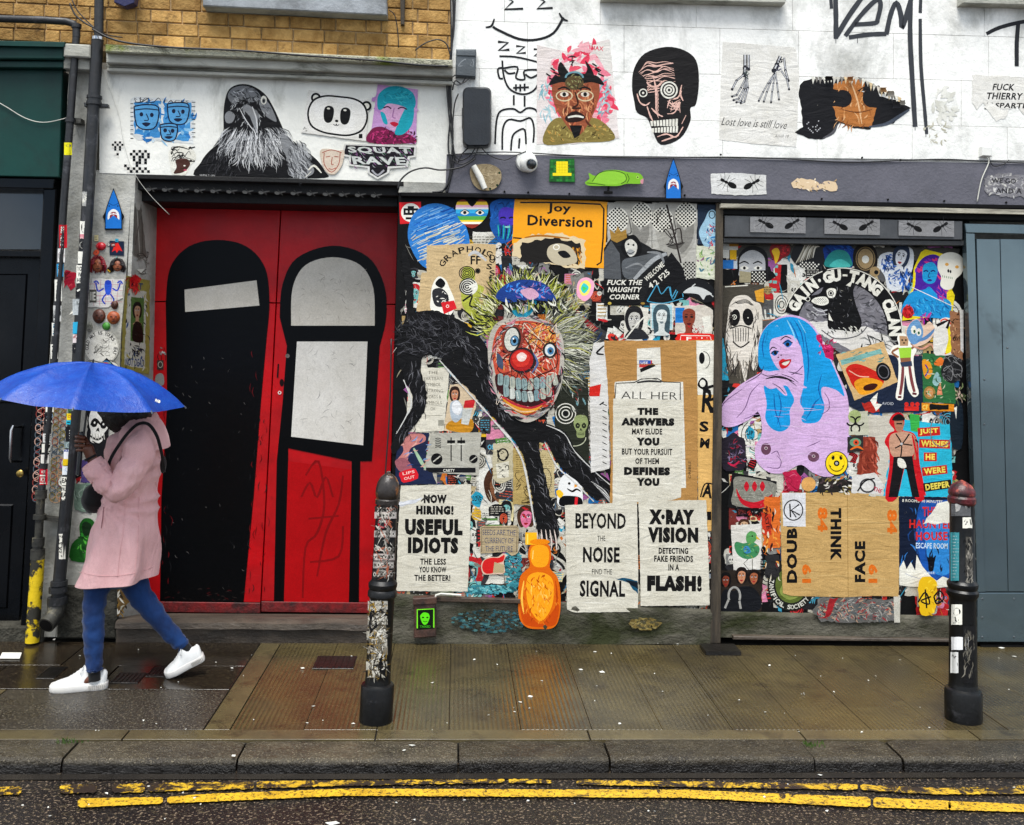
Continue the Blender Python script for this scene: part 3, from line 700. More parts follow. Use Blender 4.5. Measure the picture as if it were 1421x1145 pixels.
def face(A, cx, cy, w, h, skin, hair, dark='#15151a', lip='#b0202a', rot=0, long=.0, shade=None, eye='#ffffff', neck=True, glasses=None, cap=None):
    """a small portrait, about w x h pixels, hair falling to `long` head heights"""
    A.push(cx, cy, w / 100, h / 120, rot); sh = shade or skin
    if hair: A.B([(-46,30 + long * 80),(-54,-20),(-34,-62),(0,-72),(36,-62),(54,-18),(48,32 + long * 80),(28,50 + long * 70),(0,40),(-28,52 + long * 70)], hair)
    if neck: A.B([(-18,30),(18,30),(20,75),(50,100),(-50,100),(-20,75)], sh)
    A.B([(-34,-12),(-30,-42),(0,-56),(30,-42),(34,-12),(26,28),(0,54),(-26,28)], skin)
    A.B([(34,-12),(26,28),(0,54),(8,30),(16,4),(22,-30)], sh)
    if hair: A.B([(-36,-10),(-38,-45),(-8,-64),(30,-54),(40,-14),(28,-34),(2,-42),(-22,-34)], hair)
    if cap: A.B([(-44,-28),(-36,-62),(0,-76),(36,-62),(44,-28),(0,-38)], cap)
    for sx in (-1,1):
        A.S([(sx * 24,-17),(sx * 14,-23),(sx * 5,-18)],4, dark, .6)
        A.B([(sx * 24,-8),(sx * 15,-14),(sx * 6,-8),(sx * 15,-3)], eye); A.E(sx * 15,-8.5,4.2,4.6, dark, n=10)
        A.S([(sx * 25,-8),(sx * 15,-14.5),(sx * 5,-8)],2.6, dark, .5)
        if glasses: A.O(sx * 15,-8,12,10,3, glasses)
    A.S([(3,-8),(6,10),(-4,14)],2.4, dark, .7)
    A.B([(-13,29),(-4,24),(0,26),(4,24),(13,29),(0,38)], lip); A.S([(-12,29),(0,30),(12,29)],1.6, dark, .6)
    A.pop(); return A
def skull(A, cx, cy, w, h, bone='#e9e6da', dark='#121214', rot=0, detail=True):
    A.push(cx, cy, w / 100, h / 130, rot)
    A.B([(-46,-20),(-36,-56),(0,-66),(36,-56),(46,-20),(38,8),(28,26),(24,58),(0,64),(-24,58),(-28,26),(-38,8)], bone)
    for sx in (-1,1):
        A.B([(sx * 34,-8),(sx * 20,-22),(sx * 6,-8),(sx * 12,8),(sx * 28,8)], dark); A.E(sx * 19,-6,4,4, bone, n=10)
    A.B([(0,8),(8,24),(0,20),(-8,24)], dark)
    if detail:
        for k in range(-3,4): A.L(k * 6,32, k * 6,50,1.8, dark)
        A.S([(-24,41),(0,43),(24,41)],2, dark, .3)
    A.pop(); return A

def weather(A, x0, y0, x1, y1, n, cols=('#e9e6dc', '#cfccc0', '#111113', '#2a2a2c', '#8b8980', '#b0a68c', '#c9252b', '#3f7da8')):
    """rips, flakes and glue streaks"""
    for _ in range(n):
        x, y = A.r.uniform(x0, x1), A.r.uniform(y0, y1); q = A.r.uniform(1.2,4.5); a = A.r.uniform(0,180)
        A.push(x, y, 1,1, a)
        if A.r.random() < .5: A.P(A.tear([(-q * 1.8,-q * .3),(0,-q * .6),(q * 1.8,0),(0, q * .5)], q * .3,2), A.r.choice(cols))
        else: A.S([(-q * 3,0),(0, A.r.uniform(-2,2)),(q * 3, A.r.uniform(-2,2))], A.r.uniform(.6,1.6), A.r.choice(cols),.8, k=2)
        A.pop()
PAL_BW = ['#e8e6dc', '#d7d4c8', '#c9c5b8', '#1a1a1c', '#26262a', '#3a3a3e', '#8b8b88', '#5d5d5e', '#f0efe8', '#121214']
PAL_C = ['#c9252b', '#e0392f', '#1c6fb5', '#2aa5c9', '#e2b428', '#d97a2b', '#5b8d46', '#a65fa0', '#e48fb0', '#cdb98f', '#b99c66', '#7a2f2c', '#20385e', '#e9dca8', '#7ec3c0']
def scraps(A, reg, n, s0, s1, colour=.35, pal=None):
    r = A.r
    for i in range(n):
        x, y = reg(r); f = i / n; w = r.uniform(s0, s1) * (1.25 - .6 * f); h = w * r.uniform(.6,1.6); c = r.choice(PAL_C if r.random() < colour else (pal or PAL_BW))
        A.push(x, y, 1,1, r.choice([0,0,0, r.uniform(-8,8), r.uniform(-60,60)]))
        k = r.random(); hw, hh = w / 2, h / 2
        if k < .62: A.P(A.tear([(-hw, -hh),(hw, -hh),(hw, hh),(-hw, hh)], r.choice([.2,.7,1.6]),4), c)
        elif k < .8: A.E(0,0, hw, hh, c, n=18)
        else: A.P(A.tear([(-hw, -hh * .3),(-hw * .2,-hh),(hw, -hh * .5),(hw * .7, hh),(-hw * .6, hh * .8)],1.4,4), c)
        d = '#141416' if sum(lin(c)[:3]) > .6 else r.choice(['#e9e7de', '#d9d5c6', '#e05a3a', '#58b8d8'])
        k = r.random()
        if k < .16: A.lines(-hw * .75,-hh * .7, hw * .75, hh * .7, max(2, int(h / 4)), d, .9)
        elif k < .28: A.T(r.choice(['OK', 'NO', 'LDN', 'ART', 'LOVE', 'FREE', 'NOW', 'YES', 'TV', 'WE', 'ALL', 'HI', 'SOS', 'UP', 'E1']),0,0, w * .7, h * .35, d, bold=.03)
        elif k < .40: face(A, 0,0, w * .7, h * .75, r.choice(['#d9b08c', '#c8c6c0', '#8b5a3c', '#e9e4da', '#e77aa0', '#7ec3c0']), r.choice(['#17171a', '#4a2c1c', '#c9252b', '#1c6fb5']), neck=False)
        elif k < .5: skull(A, 0,0, w * .6, h * .8, d if d[1] in 'ed' else '#e9e7de', '#141416')
        elif k < .64: A.scrib(-hw * .8,-hh * .8, hw * .8, hh * .8, r.randint(2,5),1.6,[d, r.choice(PAL_C)])
        elif k < .74:
            for q in range(3): A.O(0,0, hw * (.8 - q * .25), hh * (.8 - q * .25),1.2, d, n=18)
        elif k < .82:
            cc = r.choice(PAL_C)
            for q in range(4): A.R(-hw * .8,-hh * .8 + q * hh * .4, hw * .8,-hh * .65 + q * hh * .4, cc)
        elif k < .90: A.B([(r.uniform(-hw, 0) * .8, r.uniform(-hh, 0) * .8),(r.uniform(0, hw) * .8, r.uniform(-hh, 0) * .8),(r.uniform(0, hw) * .8, r.uniform(0, hh) * .8),(r.uniform(-hw, 0) * .8, r.uniform(0, hh) * .8)], r.choice(PAL_C + PAL_BW))
        A.pop()
    return A
K = '#0b0b0d'; WH = '#eceade'; CR1 = '#ded9c8'
A = Art(0.0,.0006,11)
scraps(A, rX(572,345,974,800),190,30,56,.16)
scraps(A, rX(560,335,988,822),420,9,22,.26)
scraps(A, rX(660,500,850,720),90,10,26,.3)
scraps(A, rX(550,815,985,848),70,10,24,.2,['#8b8b80', '#5d5c54', '#3a3a34', '#a8a493', '#2c2c28'])
weather(A, 552,330,992,835,900)
A.build('paper_layers', 'torn layers of old posters and stickers covering the central wall', None, 'worn', kind='stuff')
A = Art(0.0,.0186,12)
def blot(A, cx, cy, rx, ry, cols, n, w=5):
    for _ in range(n):
        x, y = rE(cx, cy, rx, ry)(A.r); q = A.r.uniform(.5,1.6) * w
        A.P(A.tear([(x - q * 1.6, y - q * .4),(x - q * .3, y - q * .8),(x + q * 1.5, y - q * .2),(x + q, y + q * .7),(x - q, y + q * .6)], q * .35,2.2), A.r.choice(cols))
    return A
blot(A, 672,818,46,5,['#5fb9c4', '#3d93a3', '#8fd3d6', '#2c6b78'],260,1.7)
blot(A, 712,790,12,30,['#4aa7b4', '#3d93a3', '#295f6c'],160,1.7)
A.build('paint_patch', 'turquoise spray paint patch above the rusty ledge', 'graffiti', 'worn')
A = Art(-.012,.006,13)
blot(A, 680,862,52,16,['#34606a', '#3f7078', '#2b4a52', '#4f7f82', '#27424a', '#3a4038', '#45483e', '#33352c'],330,1.6)
A.build('paint_patch', 'faded blue paint smear on the concrete foot left of the amber bottle', 'graffiti', 'worn')
A = Art(-.012,.006,14)
blot(A, 895,866,20,8,['#8a773f', '#77663a', '#9a8a55', '#4f4a32'],170,1.7)
A.build('paint_patch', 'yellowish bare patch in the mossy concrete under the flash poster', 'stain', 'worn')

def art(z0=.002, Y=0.0, seed=1, **k): return Art(Y, z0, seed, **k)
A = art(); A.paper([(554,281),(584,280),(585,309),(555,311)], '#d01f24'); A.E(570,295,13.5,13, WH)
for q, row in enumerate(('..###..', '#######', '#.#.#.#', '#######', '.......', '.#####.')):
    for p, ch in enumerate(row):
        if ch == '#': A.R(560 + p * 2.9,286 + q * 3.1,562.9 + p * 2.9,289.1 + q * 3.1, K)
A.build('sticker', "red square sticker with black pixels in a white disc, beside the blue disc", 'sticker', 'gloss')
A = art(seed=3); A.paper(cat([(566,330),(572,300),(590,285),(612,283),(634,294),(648,318),(650,345),(625,368),(598,374),(580,362)]), '#2f7fd0', back=WH)
ins = inell(609,328,38,42)
for i in range(150):
    x, y = rE(608,328,36,40)(A.r); c = A.r.choice(['#1b5fc0', '#2b7fe0', '#66a9e8', '#0f4aa0', '#8fc0ea']) if (y < 318 - (x - 608) * .25 or A.r.random() < .2) else A.r.choice(['#e6dfc4', '#d6cfae', '#a9c6d8', '#f0ead2'])
    l = min(16,(1 - ((x - 608) / 42) ** 2) * 20); A.S([(x - l / 2, y + 2),(x + l / 2, y - 4)],2.2, c, .5)
A.build('paste_up', 'round blue and cream brush-striped paste-up beside the rainbow heart', 'paste-up')
A = art(); hp = cat([(655,287),(645,277),(634,281),(633,296),(641,309),(655,317),(668,309),(677,296),(676,281),(665,277)], True, 3)
A.paper(hp, '#f0c62c', back='#2a1a10')
def clipband(A, poly, y0, y1, col):
    """part of a polygon between two heights (Sutherland-Hodgman)"""
    def clip(P, ins, cut):
        out = []
        for i in range(len(P)):
            a, b = P[i - 1], P[i]
            if ins(b):
                if not ins(a): out.append(cut(a, b))
                out.append(b)
            elif ins(a): out.append(cut(a, b))
        return out
    c = lambda yy: (lambda a, b: (a[0] + (b[0] - a[0]) * (yy - a[1]) / (b[1] - a[1]), yy))
    P = clip(poly, lambda p: p[1] >= y0, c(y0)); P = clip(P, lambda p: p[1] <= y1, c(y1)) if P else P
    if len(P) > 2: A.P(P, col)
for y0, y1, c in ((276,280, '#7a2418'),(284.5,288, '#f3b9cf'),(288,290.5, '#e6e6e0'),(290.5,296, '#39b1e6'),(296,300, '#1f7fc4'),(300,305.5, '#57a845'),(305.5,308, '#f2d12e'),(308,311, '#f7efe0'),(311,318, '#8d2a1c')): clipband(A, hp, y0, y1, c)
for x in (645,666): A.B([(x - 6,295),(x, 291.5),(x + 6,295),(x, 298.5)], WH); A.E(x, 295,2.4,2.4, K); A.S([(x - 6.5,295),(x, 291),(x + 6.5,295)],1, K)
A.build('sticker', 'rainbow striped heart sticker with two eyes', 'sticker', 'gloss')
A = art(seed=5); A.paper(cat([(681,300),(680,284),(690,277),(705,275),(720,280),(731,292),(730,309),(720,312),(716,328),(698,338),(688,330),(680,314)]), '#1557a8', back=K)
A.hatch(rE(702,292,20,14),60,9,1.6,['#0f3f86', '#1e6cc8', '#0b2f6b'],60,80); A.B([(692,296),(698,288),(710,289),(716,298),(712,312),(695,312)], '#4b35b8')
for x in (698,710): A.S([(x - 4,303),(x, 301.5),(x + 4,303)],2, K)
for i in range(7): A.S([(691 + i * 4,312),(692 + i * 3.6,322),(692 + i * 3,334 - abs(i - 3) * 2)],1.6,['#29c3b0', '#101418'][i % 2],.4)
A.E(704,315,4,1.4, '#8ed2d0')
A.build('paste_up', 'blue bearded head paste-up overlapping the orange road sign', 'paste-up')
A = art(seed=6); A.paper(cat([(714,280),(722,277),(780,277),(838,280),(842,286),(841,330),(838,368),(832,372),(770,366),(716,350),(712,320)], True, 2), '#f2a21c', back='#7a5418')
A.S([(722,281),(780,281),(833,283.5),(838,290),(837,330),(834,364),(828,368)],2.2, K, smooth=False); A.S([(712,330),(724,331)],2, K)
A.T('Joy', 776,290,33,15, K, 2,.03); A.T('Diversion', 777,307,90,15, K, 2,.03)
A.P(A.tear([(712,338),(735,326),(775,323),(812,333),(812,372),(790,372),(712,356)],1.5), '#d8c49c')
A.P(A.tear([(722,338),(770,330),(805,338),(806,368),(722,364)],2), '#1b1815')
A.S([(728,330),(750,327),(790,331)],3, '#a8691c', .5); A.hatch(rX(792,340,806,362),24,8,1.6,['#a8691c', '#e09a2a', '#5b3910'],80,20)
A.B([(762,342),(778,338),(795,346),(800,364),(775,368),(760,356)], '#bdb298'); A.B([(774,350),(784,348),(792,356),(782,358)], K); A.O(772,343,4,3.4,1.4, WH)
A.build('road_sign', 'orange diversion road sign with black lettering reading Joy Diversion, torn print below', 'sign', 'gloss')
A = art(seed=7); A.paper([(592,341),(655,338),(688,339),(687,396),(685,432),(640,430),(578,432),(585,378),(592,378)], '#d3b88a', .4)
for i, ch in enumerate('GRAPHOLO'): a = radians(-150 + i * 15); A.T(ch, 652 + 46 * cos(a) * .95,385 + 46 * sin(a) * .85,9,8.5, K, -150 + i * 15 + 90,.02)
for i, ch in enumerate('GUSSJ'): A.T(ch, 679 + (i % 2) * 4,352 + i * 9,8,8, K, 30 - i * 12,.02)
A.T('FF', 660,361,14,12, K, 0,.025); A.S([(650,355),(660,350),(675,362)],5, '#c9c9c9', .5)
for a in range(0,180,36): A.S([(663 - 4 * cos(radians(a)),376 - 4 * sin(radians(a))),(663 + 4 * cos(radians(a)),376 + 4 * sin(radians(a)))],1.6, K)
A.B([(643,372),(658,374),(660,392),(672,400),(664,418),(676,440),(688,452),(664,448),(645,430),(640,412)], '#b3b848')
for k in range(4): A.O(648,379,3 + k * 2.6,2.5 + k * 2.2,1.3, K)
A.E(650,398,13,12, WH)
for k in range(4): A.O(648 + k * .5,398,2.5 + k * 3,2 + k * 3,1.6, K, a0=20 * k, a1=330)
A.S([(642,418),(655,410),(652,424),(664,428),(660,440),(674,446)],2.4, K); A.S([(640,428),(650,436),(660,446)],2, K)
A.lines(690 - 38,327,690,338,3, '#55503f')
A.build('poster', 'tan torn sheet with hand-drawn curved lettering and an olive spiral-eyed creature', 'poster')
A = art(seed=8); A.paper(cat([(598,412),(600,396),(608,384),(618,388),(624,400),(631,418),(628,434),(614,441),(598,430)]), WH)
A.B([(604,394),(611,386),(618,393),(613,400)], K); A.B([(600,404),(612,400),(622,410),(620,424),(604,424)], '#2b2b2e'); A.hatch(rE(611,412,9,9),14,6,1.4,[WH, K],30,80)
A.P([(612,420),(630,417),(634,428),(616,436)], '#d22028'); A.O(621,425,1.8,1.8,.8, WH)
A.build('sticker', 'small black and white cut-out figure holding a red card below the blue disc', 'sticker', 'gloss')
for (x0, x1, lab, seed) in ((843,905, 'grey face poster with large dotted discs over the eyes, left of its pair', 9),(905,967, 'grey face poster with dotted discs over the eyes and a scrawled cross', 10)):
    A = art(.0072 + seed * 1e-5, seed=seed); A.paper([(x0,281),(x1,283),(x1 - 1,372),(x0,368)], '#b9b7b0', .3); c = (x0 + x1) / 2
    A.B([(x0 + 4,284),(x1 - 3,285),(x1 - 2,330),(c + 18,352),(c, 364),(c - 20,346)], '#a9a7a0'); A.B([(c + 4,300),(c + 14,320),(c + 24,300),(c + 26,330),(c + 10,352),(c + 4,330)], '#85837d')
    for ex, ey in ((x0 + 14,305),(c + 16,298)):
        A.E(ex, ey, 15,17, WH); A.dots(inell(ex, ey, 14.5,16.5), ex - 16, ey - 18, ex + 16, ey + 18,5.2,1.55, K)
    A.S([(c - 2,300),(c + 2,322),(c - 6,325)],1.6, '#4a4945', .5); A.B([(c - 10,342),(c, 338),(c + 14,336),(c + 4,346)], '#5b5954'); A.S([(c - 10,342),(c + 14,337)],1, K)
    if seed == 10: A.scrib(912,288,946,340,5,1.6, '#2a2422', 6); A.S([(925,284),(938,335),(945,365)],2.5, '#2a2422')
    A.build('poster', lab, 'poster')
A = art(seed=10); A.paper([(925,366),(968,366),(966,392),(925,390)], '#c6c4bb', .3); A.dots(inell(958,376,12,14),944,362,970,390,5,1.5, K); A.build('poster', 'scrap of dotted paper under the right-hand grey face poster', 'poster')
A = art(seed=11); A.paper([(968,284),(999,284),(998,340),(968,339)], '#1d2c40'); A.B([(976,340),(970,322),(978,305),(983,294),(990,291),(996,300),(994,314),(998,330),(997,350),(984,350)], '#9fc6dc')
A.hatch(rE(986,326,8,20),40,6,1.5,['#2d7fc0', '#0f3f74', '#d9eaf0', '#c24a5a'],60,70); A.O(988,298,4,5,1.2, K)
A.build('poster', 'navy strip with a pale blue standing man beside the grey faces', 'poster')
A = art(seed=12); A.paper([(838,345),(848,330),(862,322),(880,330),(905,345),(925,350),(932,372),(930,424),(838,424)], '#1a1b1d', .3, back=K)
A.P([(838,350),(848,334),(860,352),(862,388),(838,386)], '#55585c'); A.B([(862,346),(866,332),(880,326),(890,340),(888,354),(872,358)], K)
A.P([(848,333),(846,318),(853,324),(857,314),(862,322),(869,318),(870,330),(856,337)], '#a8813a')
A.B([(868,346),(868,336),(876,332),(884,340),(882,352),(874,356)], '#d8d6cd'); A.E(875,350,5,4, '#9fa2a3'); A.S([(870,350),(875,352),(881,349)],1, K); A.E(872,339,1.5,1.5, K); A.E(879,340,1.5,1.5, K)
A.B([(864,362),(885,356),(905,352),(918,352),(900,372),(880,386),(866,384)], '#5c6064'); A.S([(925,352),(905,362),(880,388)],6, '#a9adb0', .3); A.S([(868,372),(884,366),(896,372)],3, '#86898c', .6); A.S([(898,350),(915,352),(922,366)],4, '#85888b', .5)
A.P([(838,388),(888,388),(888,424),(838,424)], K)
for i, t_ in enumerate(('FUCK THE', 'NAUGHTY', 'CORNER')): A.T(t_, 867,392 + i * 10,(48,46,42)[i],7.2, WH, 0,.03,.25)
A.E(846,421,2.5,2, '#c9b04a'); A.E(892,421,3,1.6, '#a9873a')
A.build('poster', 'black and grey chimpanzee poster with a brass crown lettered Fuck the naughty corner', 'poster')
A = art(seed=13); A.paper([(932,350),(948,372),(955,400),(930,420),(892,419),(902,395),(917,372)], '#101013', .5, back=K)
A.T('WELCOME', 908,377,34,7, WH, -42,.02,.2); A.T('2 F25', 918,385,26,8, WH, -42,.02); A.T('4', 903,396,6,8, WH, -30,.03)
A.S([(898,418),(906,404),(912,396),(918,408),(928,398),(932,412),(940,400),(950,394),(956,400)],1.4, '#4ba3c9'); A.S([(898,418),(920,421),(948,414)],1.3, '#4ba3c9'); A.S([(930,398),(934,416),(944,398),(948,412)],1.3, '#4ba3c9')
A.build('poster', 'black torn triangular poster with white scrawl and blue star outlines', 'poster')
A = art(seed=14); A.paper(cat([(938,402),(950,390),(965,386),(982,392),(993,404),(994,416),(978,420),(960,412)]), '#121316', back=WH)
A.B([(948,406),(960,398),(975,400),(988,408),(980,410),(976,416),(970,409),(960,407)], '#c8cac8'); A.S([(960,398),(965,394)],1.4, '#c8cac8'); A.S([(978,402),(990,412)],1.2, '#c8cac8')
A.build('sticker', 'black oval sticker with a pale swimming ray', 'sticker', 'gloss')
A = art(seed=15); A.paper([(966,342),(992,342),(992,388),(966,386)], '#d6d9c4', .8); A.hatch(rE(979,362,12,18),40,7,2,['#6f9a58', '#a9c07c', '#d9e0c8', '#8a5a7c', '#4e7f92'],0,90); A.build('poster', 'faded botanical sheet in green and cream under the navy strip', 'poster')
A = art(seed=16); A.paper([(867,426),(900,427),(898,470),(866,470)], '#e2dfd3', .4); face(A, 880,445,24,34, '#c9c7c0', '#1b1b1e', lip='#55534e'); A.B([(868,470),(874,458),(888,456),(898,464),(898,470)], '#26272b'); A.S([(868,470),(884,450),(896,438)],2, WH)
A.build('poster', "black and white portrait of a dark-haired man above the kraft poster", 'poster')
A = art(seed=17); A.paper([(902,421),(935,422),(934,458),(903,458)], '#d9dcd8', .2); A.R(904.5,423.5,932.5,456, '#a9cfd8'); face(A, 918,440,22,30, '#dfe6e4', '#3d5560', lip='#8a9aa0', long=.8); A.build('poster', "pale blue portrait of a long-haired woman above the kraft poster", 'poster')
A = art(seed=18); A.paper([(936,425),(978,423),(990,430),(988,464),(937,464)], '#d8d0c4', .7); A.P([(937,427),(950,427),(948,448),(937,448)], '#1c78c8'); face(A, 956,442,26,30, '#8b3f2c', None, lip='#5a1018', eye='#1a1010'); A.hatch(rE(965,455,12,8),24,7,1.6,['#c9202a', '#e8e2da', '#7a1a1e'],60,60); A.P([(974,440),(986,438),(988,460),(978,462)], WH)
A.build('poster', "portrait of a blood-splashed red face above the kraft poster", 'poster')
A = art(); A.paper(cat([(940,466),(944,462.5),(986,463),(991,467),(991,474),(940,474)], True, 2), '#d7261c'); A.S([(944,472),(945,465.5),(985,466),(987,472)],1, WH, smooth=False); A.T('F', 956,470,7,5, WH); A.T('· i ·', 974,469,16,2.4, WH)
A.build('sticker', 'red rounded plate sticker with white border above the kraft poster', 'sticker', 'gloss')
A = art(seed=19); A.paper(cat([(800,404),(803,390),(814,385),(824,392),(822,408),(812,418),(802,412)]), '#f2a9c4'); A.B([(804,402),(806,393),(814,389),(820,396),(816,408),(808,410)], '#f0e46a'); A.B([(806,401),(810,393),(817,399),(811,407)], '#39c7c9'); A.P([(808,397),(815,400),(809,405)], '#4ad05a')
A.build('sticker', 'pink, yellow and turquoise rounded triangle sticker right of the clown hair', 'sticker', 'gloss')
A = art(seed=20); A.P(A.tear([(772,412),(778,410),(830,456),(824,462)],.6), '#a8222a'); A.P(cat([(795,440),(802,434),(808,438),(804,446),(796,448)]), WH); A.build('tape', 'strip of torn red tape slanting beside the clown hair', 'tape')
A = art(seed=21); A.paper([(568,511),(624,510),(616,598),(563,600)], '#dcd7c7', .4)
for i, t_ in enumerate(('THE', 'PARTISAN', 'SYMBOL', 'IS STRONG', 'WORDS &', 'SYMBOLS', 'OK')): A.T(t_, 601,517 + i * 8.4,(14,26,22,28,22,24,7)[i],4.6, '#6b675b', bold=.0)
A.L(590,577,614,577,.8, '#8b8778'); A.R(608,583,616,591, '#9a978a'); A.build('poster', 'cream sheet of faint lettering under the crouching black arm', 'poster')
A = art(seed=22); A.paper([(624,534),(663,532),(660,566),(650,600),(616,598)], '#d9c3a4', .6); A.B([(620,596),(626,584),(655,582),(652,600)], '#c98a1f'); face(A, 631,548,14,20, '#c98a68', '#2a1a14', neck=False); A.B([(625,560),(636,556),(644,572),(634,586),(626,580)], '#b8c4d0'); A.P([(645,556),(660,554),(657,566),(643,566)], '#c9252b'); A.P(cat([(627,562),(634,556),(641,566),(637,576),(629,572)]), '#eef0f4'); A.P([(642,568),(656,566),(650,590),(640,588)], '#cfd2cf')
A.build('poster', 'colour photograph of a seated woman in white on the cream sheet', 'poster')
A = art(seed=23); A.paper([(598,601),(668,600),(664,660),(588,655)], '#b7b5aa', .3); A.R(591,649,660,656, '#15161a'); A.T('CARTY', 623,653,16,4.2, WH)
for y in range(6): A.S([(604,609 + y * 2.4),(608,608 + y * 2.4),(612,609.5 + y * 2.4)],1, K)
A.E(606,637,8,8, K); A.S([(601,641),(611,633)],1.6, '#c9c6bb'); A.E(657,637,6,6, K); A.S([(653,640),(661,634)],1.3, '#c9c6bb')
for x in (626,640): A.R(x - .8,607, x + .8,640, K); A.R(x - 5.5,611, x + 5.5,615, K); A.R(x - 5.5,616, x + 5.5,617.4, '#dddbd0')
A.build('poster', 'grey poster of a mixing desk with two sliders and round knobs', 'poster')
A = art(seed=24); A.paper([(551,602),(596,600),(588,652),(600,656),(606,672),(548,673)], '#1c2748', .5); A.B([(556,606),(585,602),(590,612),(570,622),(565,640),(552,650),(550,640),(560,625)], '#c9807c'); A.B([(548,640),(562,636),(572,650),(556,655)], '#a15f6a'); A.S([(574,622),(584,640),(590,650)],5, '#a7c9a8', .6); A.hatch(rX(552,604,592,650),16,12,2,['#2f4f8c', '#7c9fd0', '#e0a79c'],-30,40)
A.build('poster', 'dark blue poster with pink tangled hands above the hiring poster', 'poster')
A = art(seed=25); A.paper(cat([(554,656),(572,650),(578,653),(580,664),(560,670),(556,664)], True, 2), '#d3222c'); A.T('LIPS', 567,656,17,4, '#f0c8c0', -12); A.T('OUT', 568,663,15,4, '#f0c8c0', -12)
A.build('sticker', 'small red lettered patch just above the hiring poster', 'sticker', 'gloss')
A = art(seed=26); A.paper([(684,616),(712,614),(712,664),(694,672),(684,664)], '#c6bd9f', .8); A.O(698,631,7,8,2.2, K); A.scrib(690,625,706,640,6,1.2, K); A.P([(688,644),(706,640),(706,662),(690,664)], '#e0dccb'); A.scrib(690,644,706,662,5,1, K); A.build('poster', "old cream page with an ink head, left of the clown's black leg", 'poster')
A = art(seed=27); A.paper([(712,622),(748,620),(758,700),(712,700)], '#b89f62', .6); A.lines(716,624,728,655,10, '#6b572a', .8); A.scrib(716,655,745,698,14,1.2, '#3a2c14'); A.build('poster', "ochre page with inked foliage crossed by the clown's black leg", 'poster')
A = art(seed=28); A.paper([(748,624),(768,626),(770,690),(752,690)], '#c7b687', .6); A.lines(751,630,766,680,16, '#8a7746', .7); A.O(757,666,8,16,.8, K); A.build('poster', "cream text page just right of the clown's black leg", 'poster')
A = art(seed=29); A.paper([(768,530),(816,526),(818,655),(772,640)], '#25281f', .8);
for k in range(3): A.O(785,574,5 + k * 4.4,5 + k * 4.4,1.3, WH)
A.E(785,574,3,3, K); skull(A, 806,592,22,32, '#93a06a', '#20241a'); A.O(797,607,16,12,1.2, '#c9ccb0', a0=0, a1=140); A.hatch(rX(790,535,814,570),22,9,2,['#c4c7bb', '#3a3d3a', '#6f9aa0', '#8b2a2a'],40,60)
A.build('poster', 'dark poster with white target rings and a green skull', 'poster')
A = art(seed=30); A.paper(cat([(778,664),(790,656),(804,660),(808,680),(806,702),(776,702),(774,684)], True, 3), '#e6e7e6'); A.E(790,671,1.9,1.9, K); A.S([(787,678),(794,682),(800,679),(806,682)],3, K, .6); A.P([(797,672),(803,674),(797,677)], '#e59a2a'); A.B([(778,690),(790,688),(806,691),(806,702),(778,702)], K); A.P([(798,690),(802,690),(801,702),(797,702)], '#d3222c'); A.B([(772,682),(777,680),(782,686),(776,691)], '#f0c02a')
A.build('sticker', 'white egg-shaped head sticker with a curled black moustache', 'sticker', 'gloss')
A = Art(0.0,.012,40); BK = '#101012'
body = cat([(551,498),(554,458),(563,440),(563,400),(557,360),(562,346),(568,362),(574,400),(576,432),(600,430),(640,445),(668,470),(684,500),(700,548),(722,578),(760,588),(785,600),(800,625),(830,655),(850,672),(846,700),(838,690),(826,694),(800,668),(775,645),(758,612),(748,616),(752,640),(764,690),(776,735),(770,752),(764,738),(757,752),(750,738),(745,748),(744,728),(738,690),(728,640),(712,610),(690,585),(668,560),(640,530),(620,512),(612,498),(590,494),(584,510),(592,545),(588,572),(568,600),(548,630),(543,620),(552,600),(566,575),(573,555),(562,525)], True, 4)
A.paper(A.tear(body, .9,3), BK, back='#cfcfca')
A.hatch(rE(600,468,48,28),420,13,.8,['#2a2a2e', '#1c1c20', '#44444a', '#000000', '#5b5b60'],200,70)
for (p, n_) in (([(640,470),(670,520),(700,575)],60),([(570,500),(584,550),(560,600)],40),([(735,610),(748,670),(765,735)],30),([(770,605),(800,640),(840,680)],30)):
    pp = cat(p, False, 8)
    for _ in range(n_):
        q = A.r.choice(pp); A.hatch(lambda r: (q[0] + r.uniform(-10,10), q[1] + r.uniform(-5,5)),3,12,.8,['#2a2a2e', '#3a3a40', '#000000', '#77777c'],60 if q[0] > 600 else 100,25)
for (q, wdt) in (([(612,498),(640,530),(668,560),(690,585),(712,610),(728,640),(738,690),(744,728)],2.6),([(552,600),(566,575),(573,555),(562,525)],2.2),([(758,612),(775,645),(800,668),(826,694)],2.0),([(760,588),(785,600),(800,625),(830,655),(850,672)],1.4)):
    A.S([(x - 2, y + 2) for x, y in q], wdt, '#d8d8d4', .4, rag=.5)
for k in range(5): A.S([(745 + k * 6,735),(746 + k * 6.5,752),(742 + k * 7.5,764)],2.0, '#e9d9d0', .7);
for k in range(5): A.S([(747 + k * 6,728),(747 + k * 6.4,748)],1.6, BK, .6)
for k in range(6): A.S([(820 + k * 2,668 + k * 2),(838 + k * 2,680 + k * 4),(848,694 + k * 2)],1.2,['#d8d8d4', '#6b6b70'][k % 2],.7)
hc = (730,478)
def hair_ang(x, y): return math.degrees(atan2(y - hc[1], x - hc[0]))
A.hatch(lambda r: (lambda a: (hc[0] + 54 * cos(a), hc[1] + 74 * sin(a)))(radians(r.uniform(-165,-15))),420,30,1.5,['#c9cf5a', '#a9b03a', '#1a1a18', '#e6e6b8', '#6f7a2a', '#33352a', '#f0eec8'], hair_ang, 25)
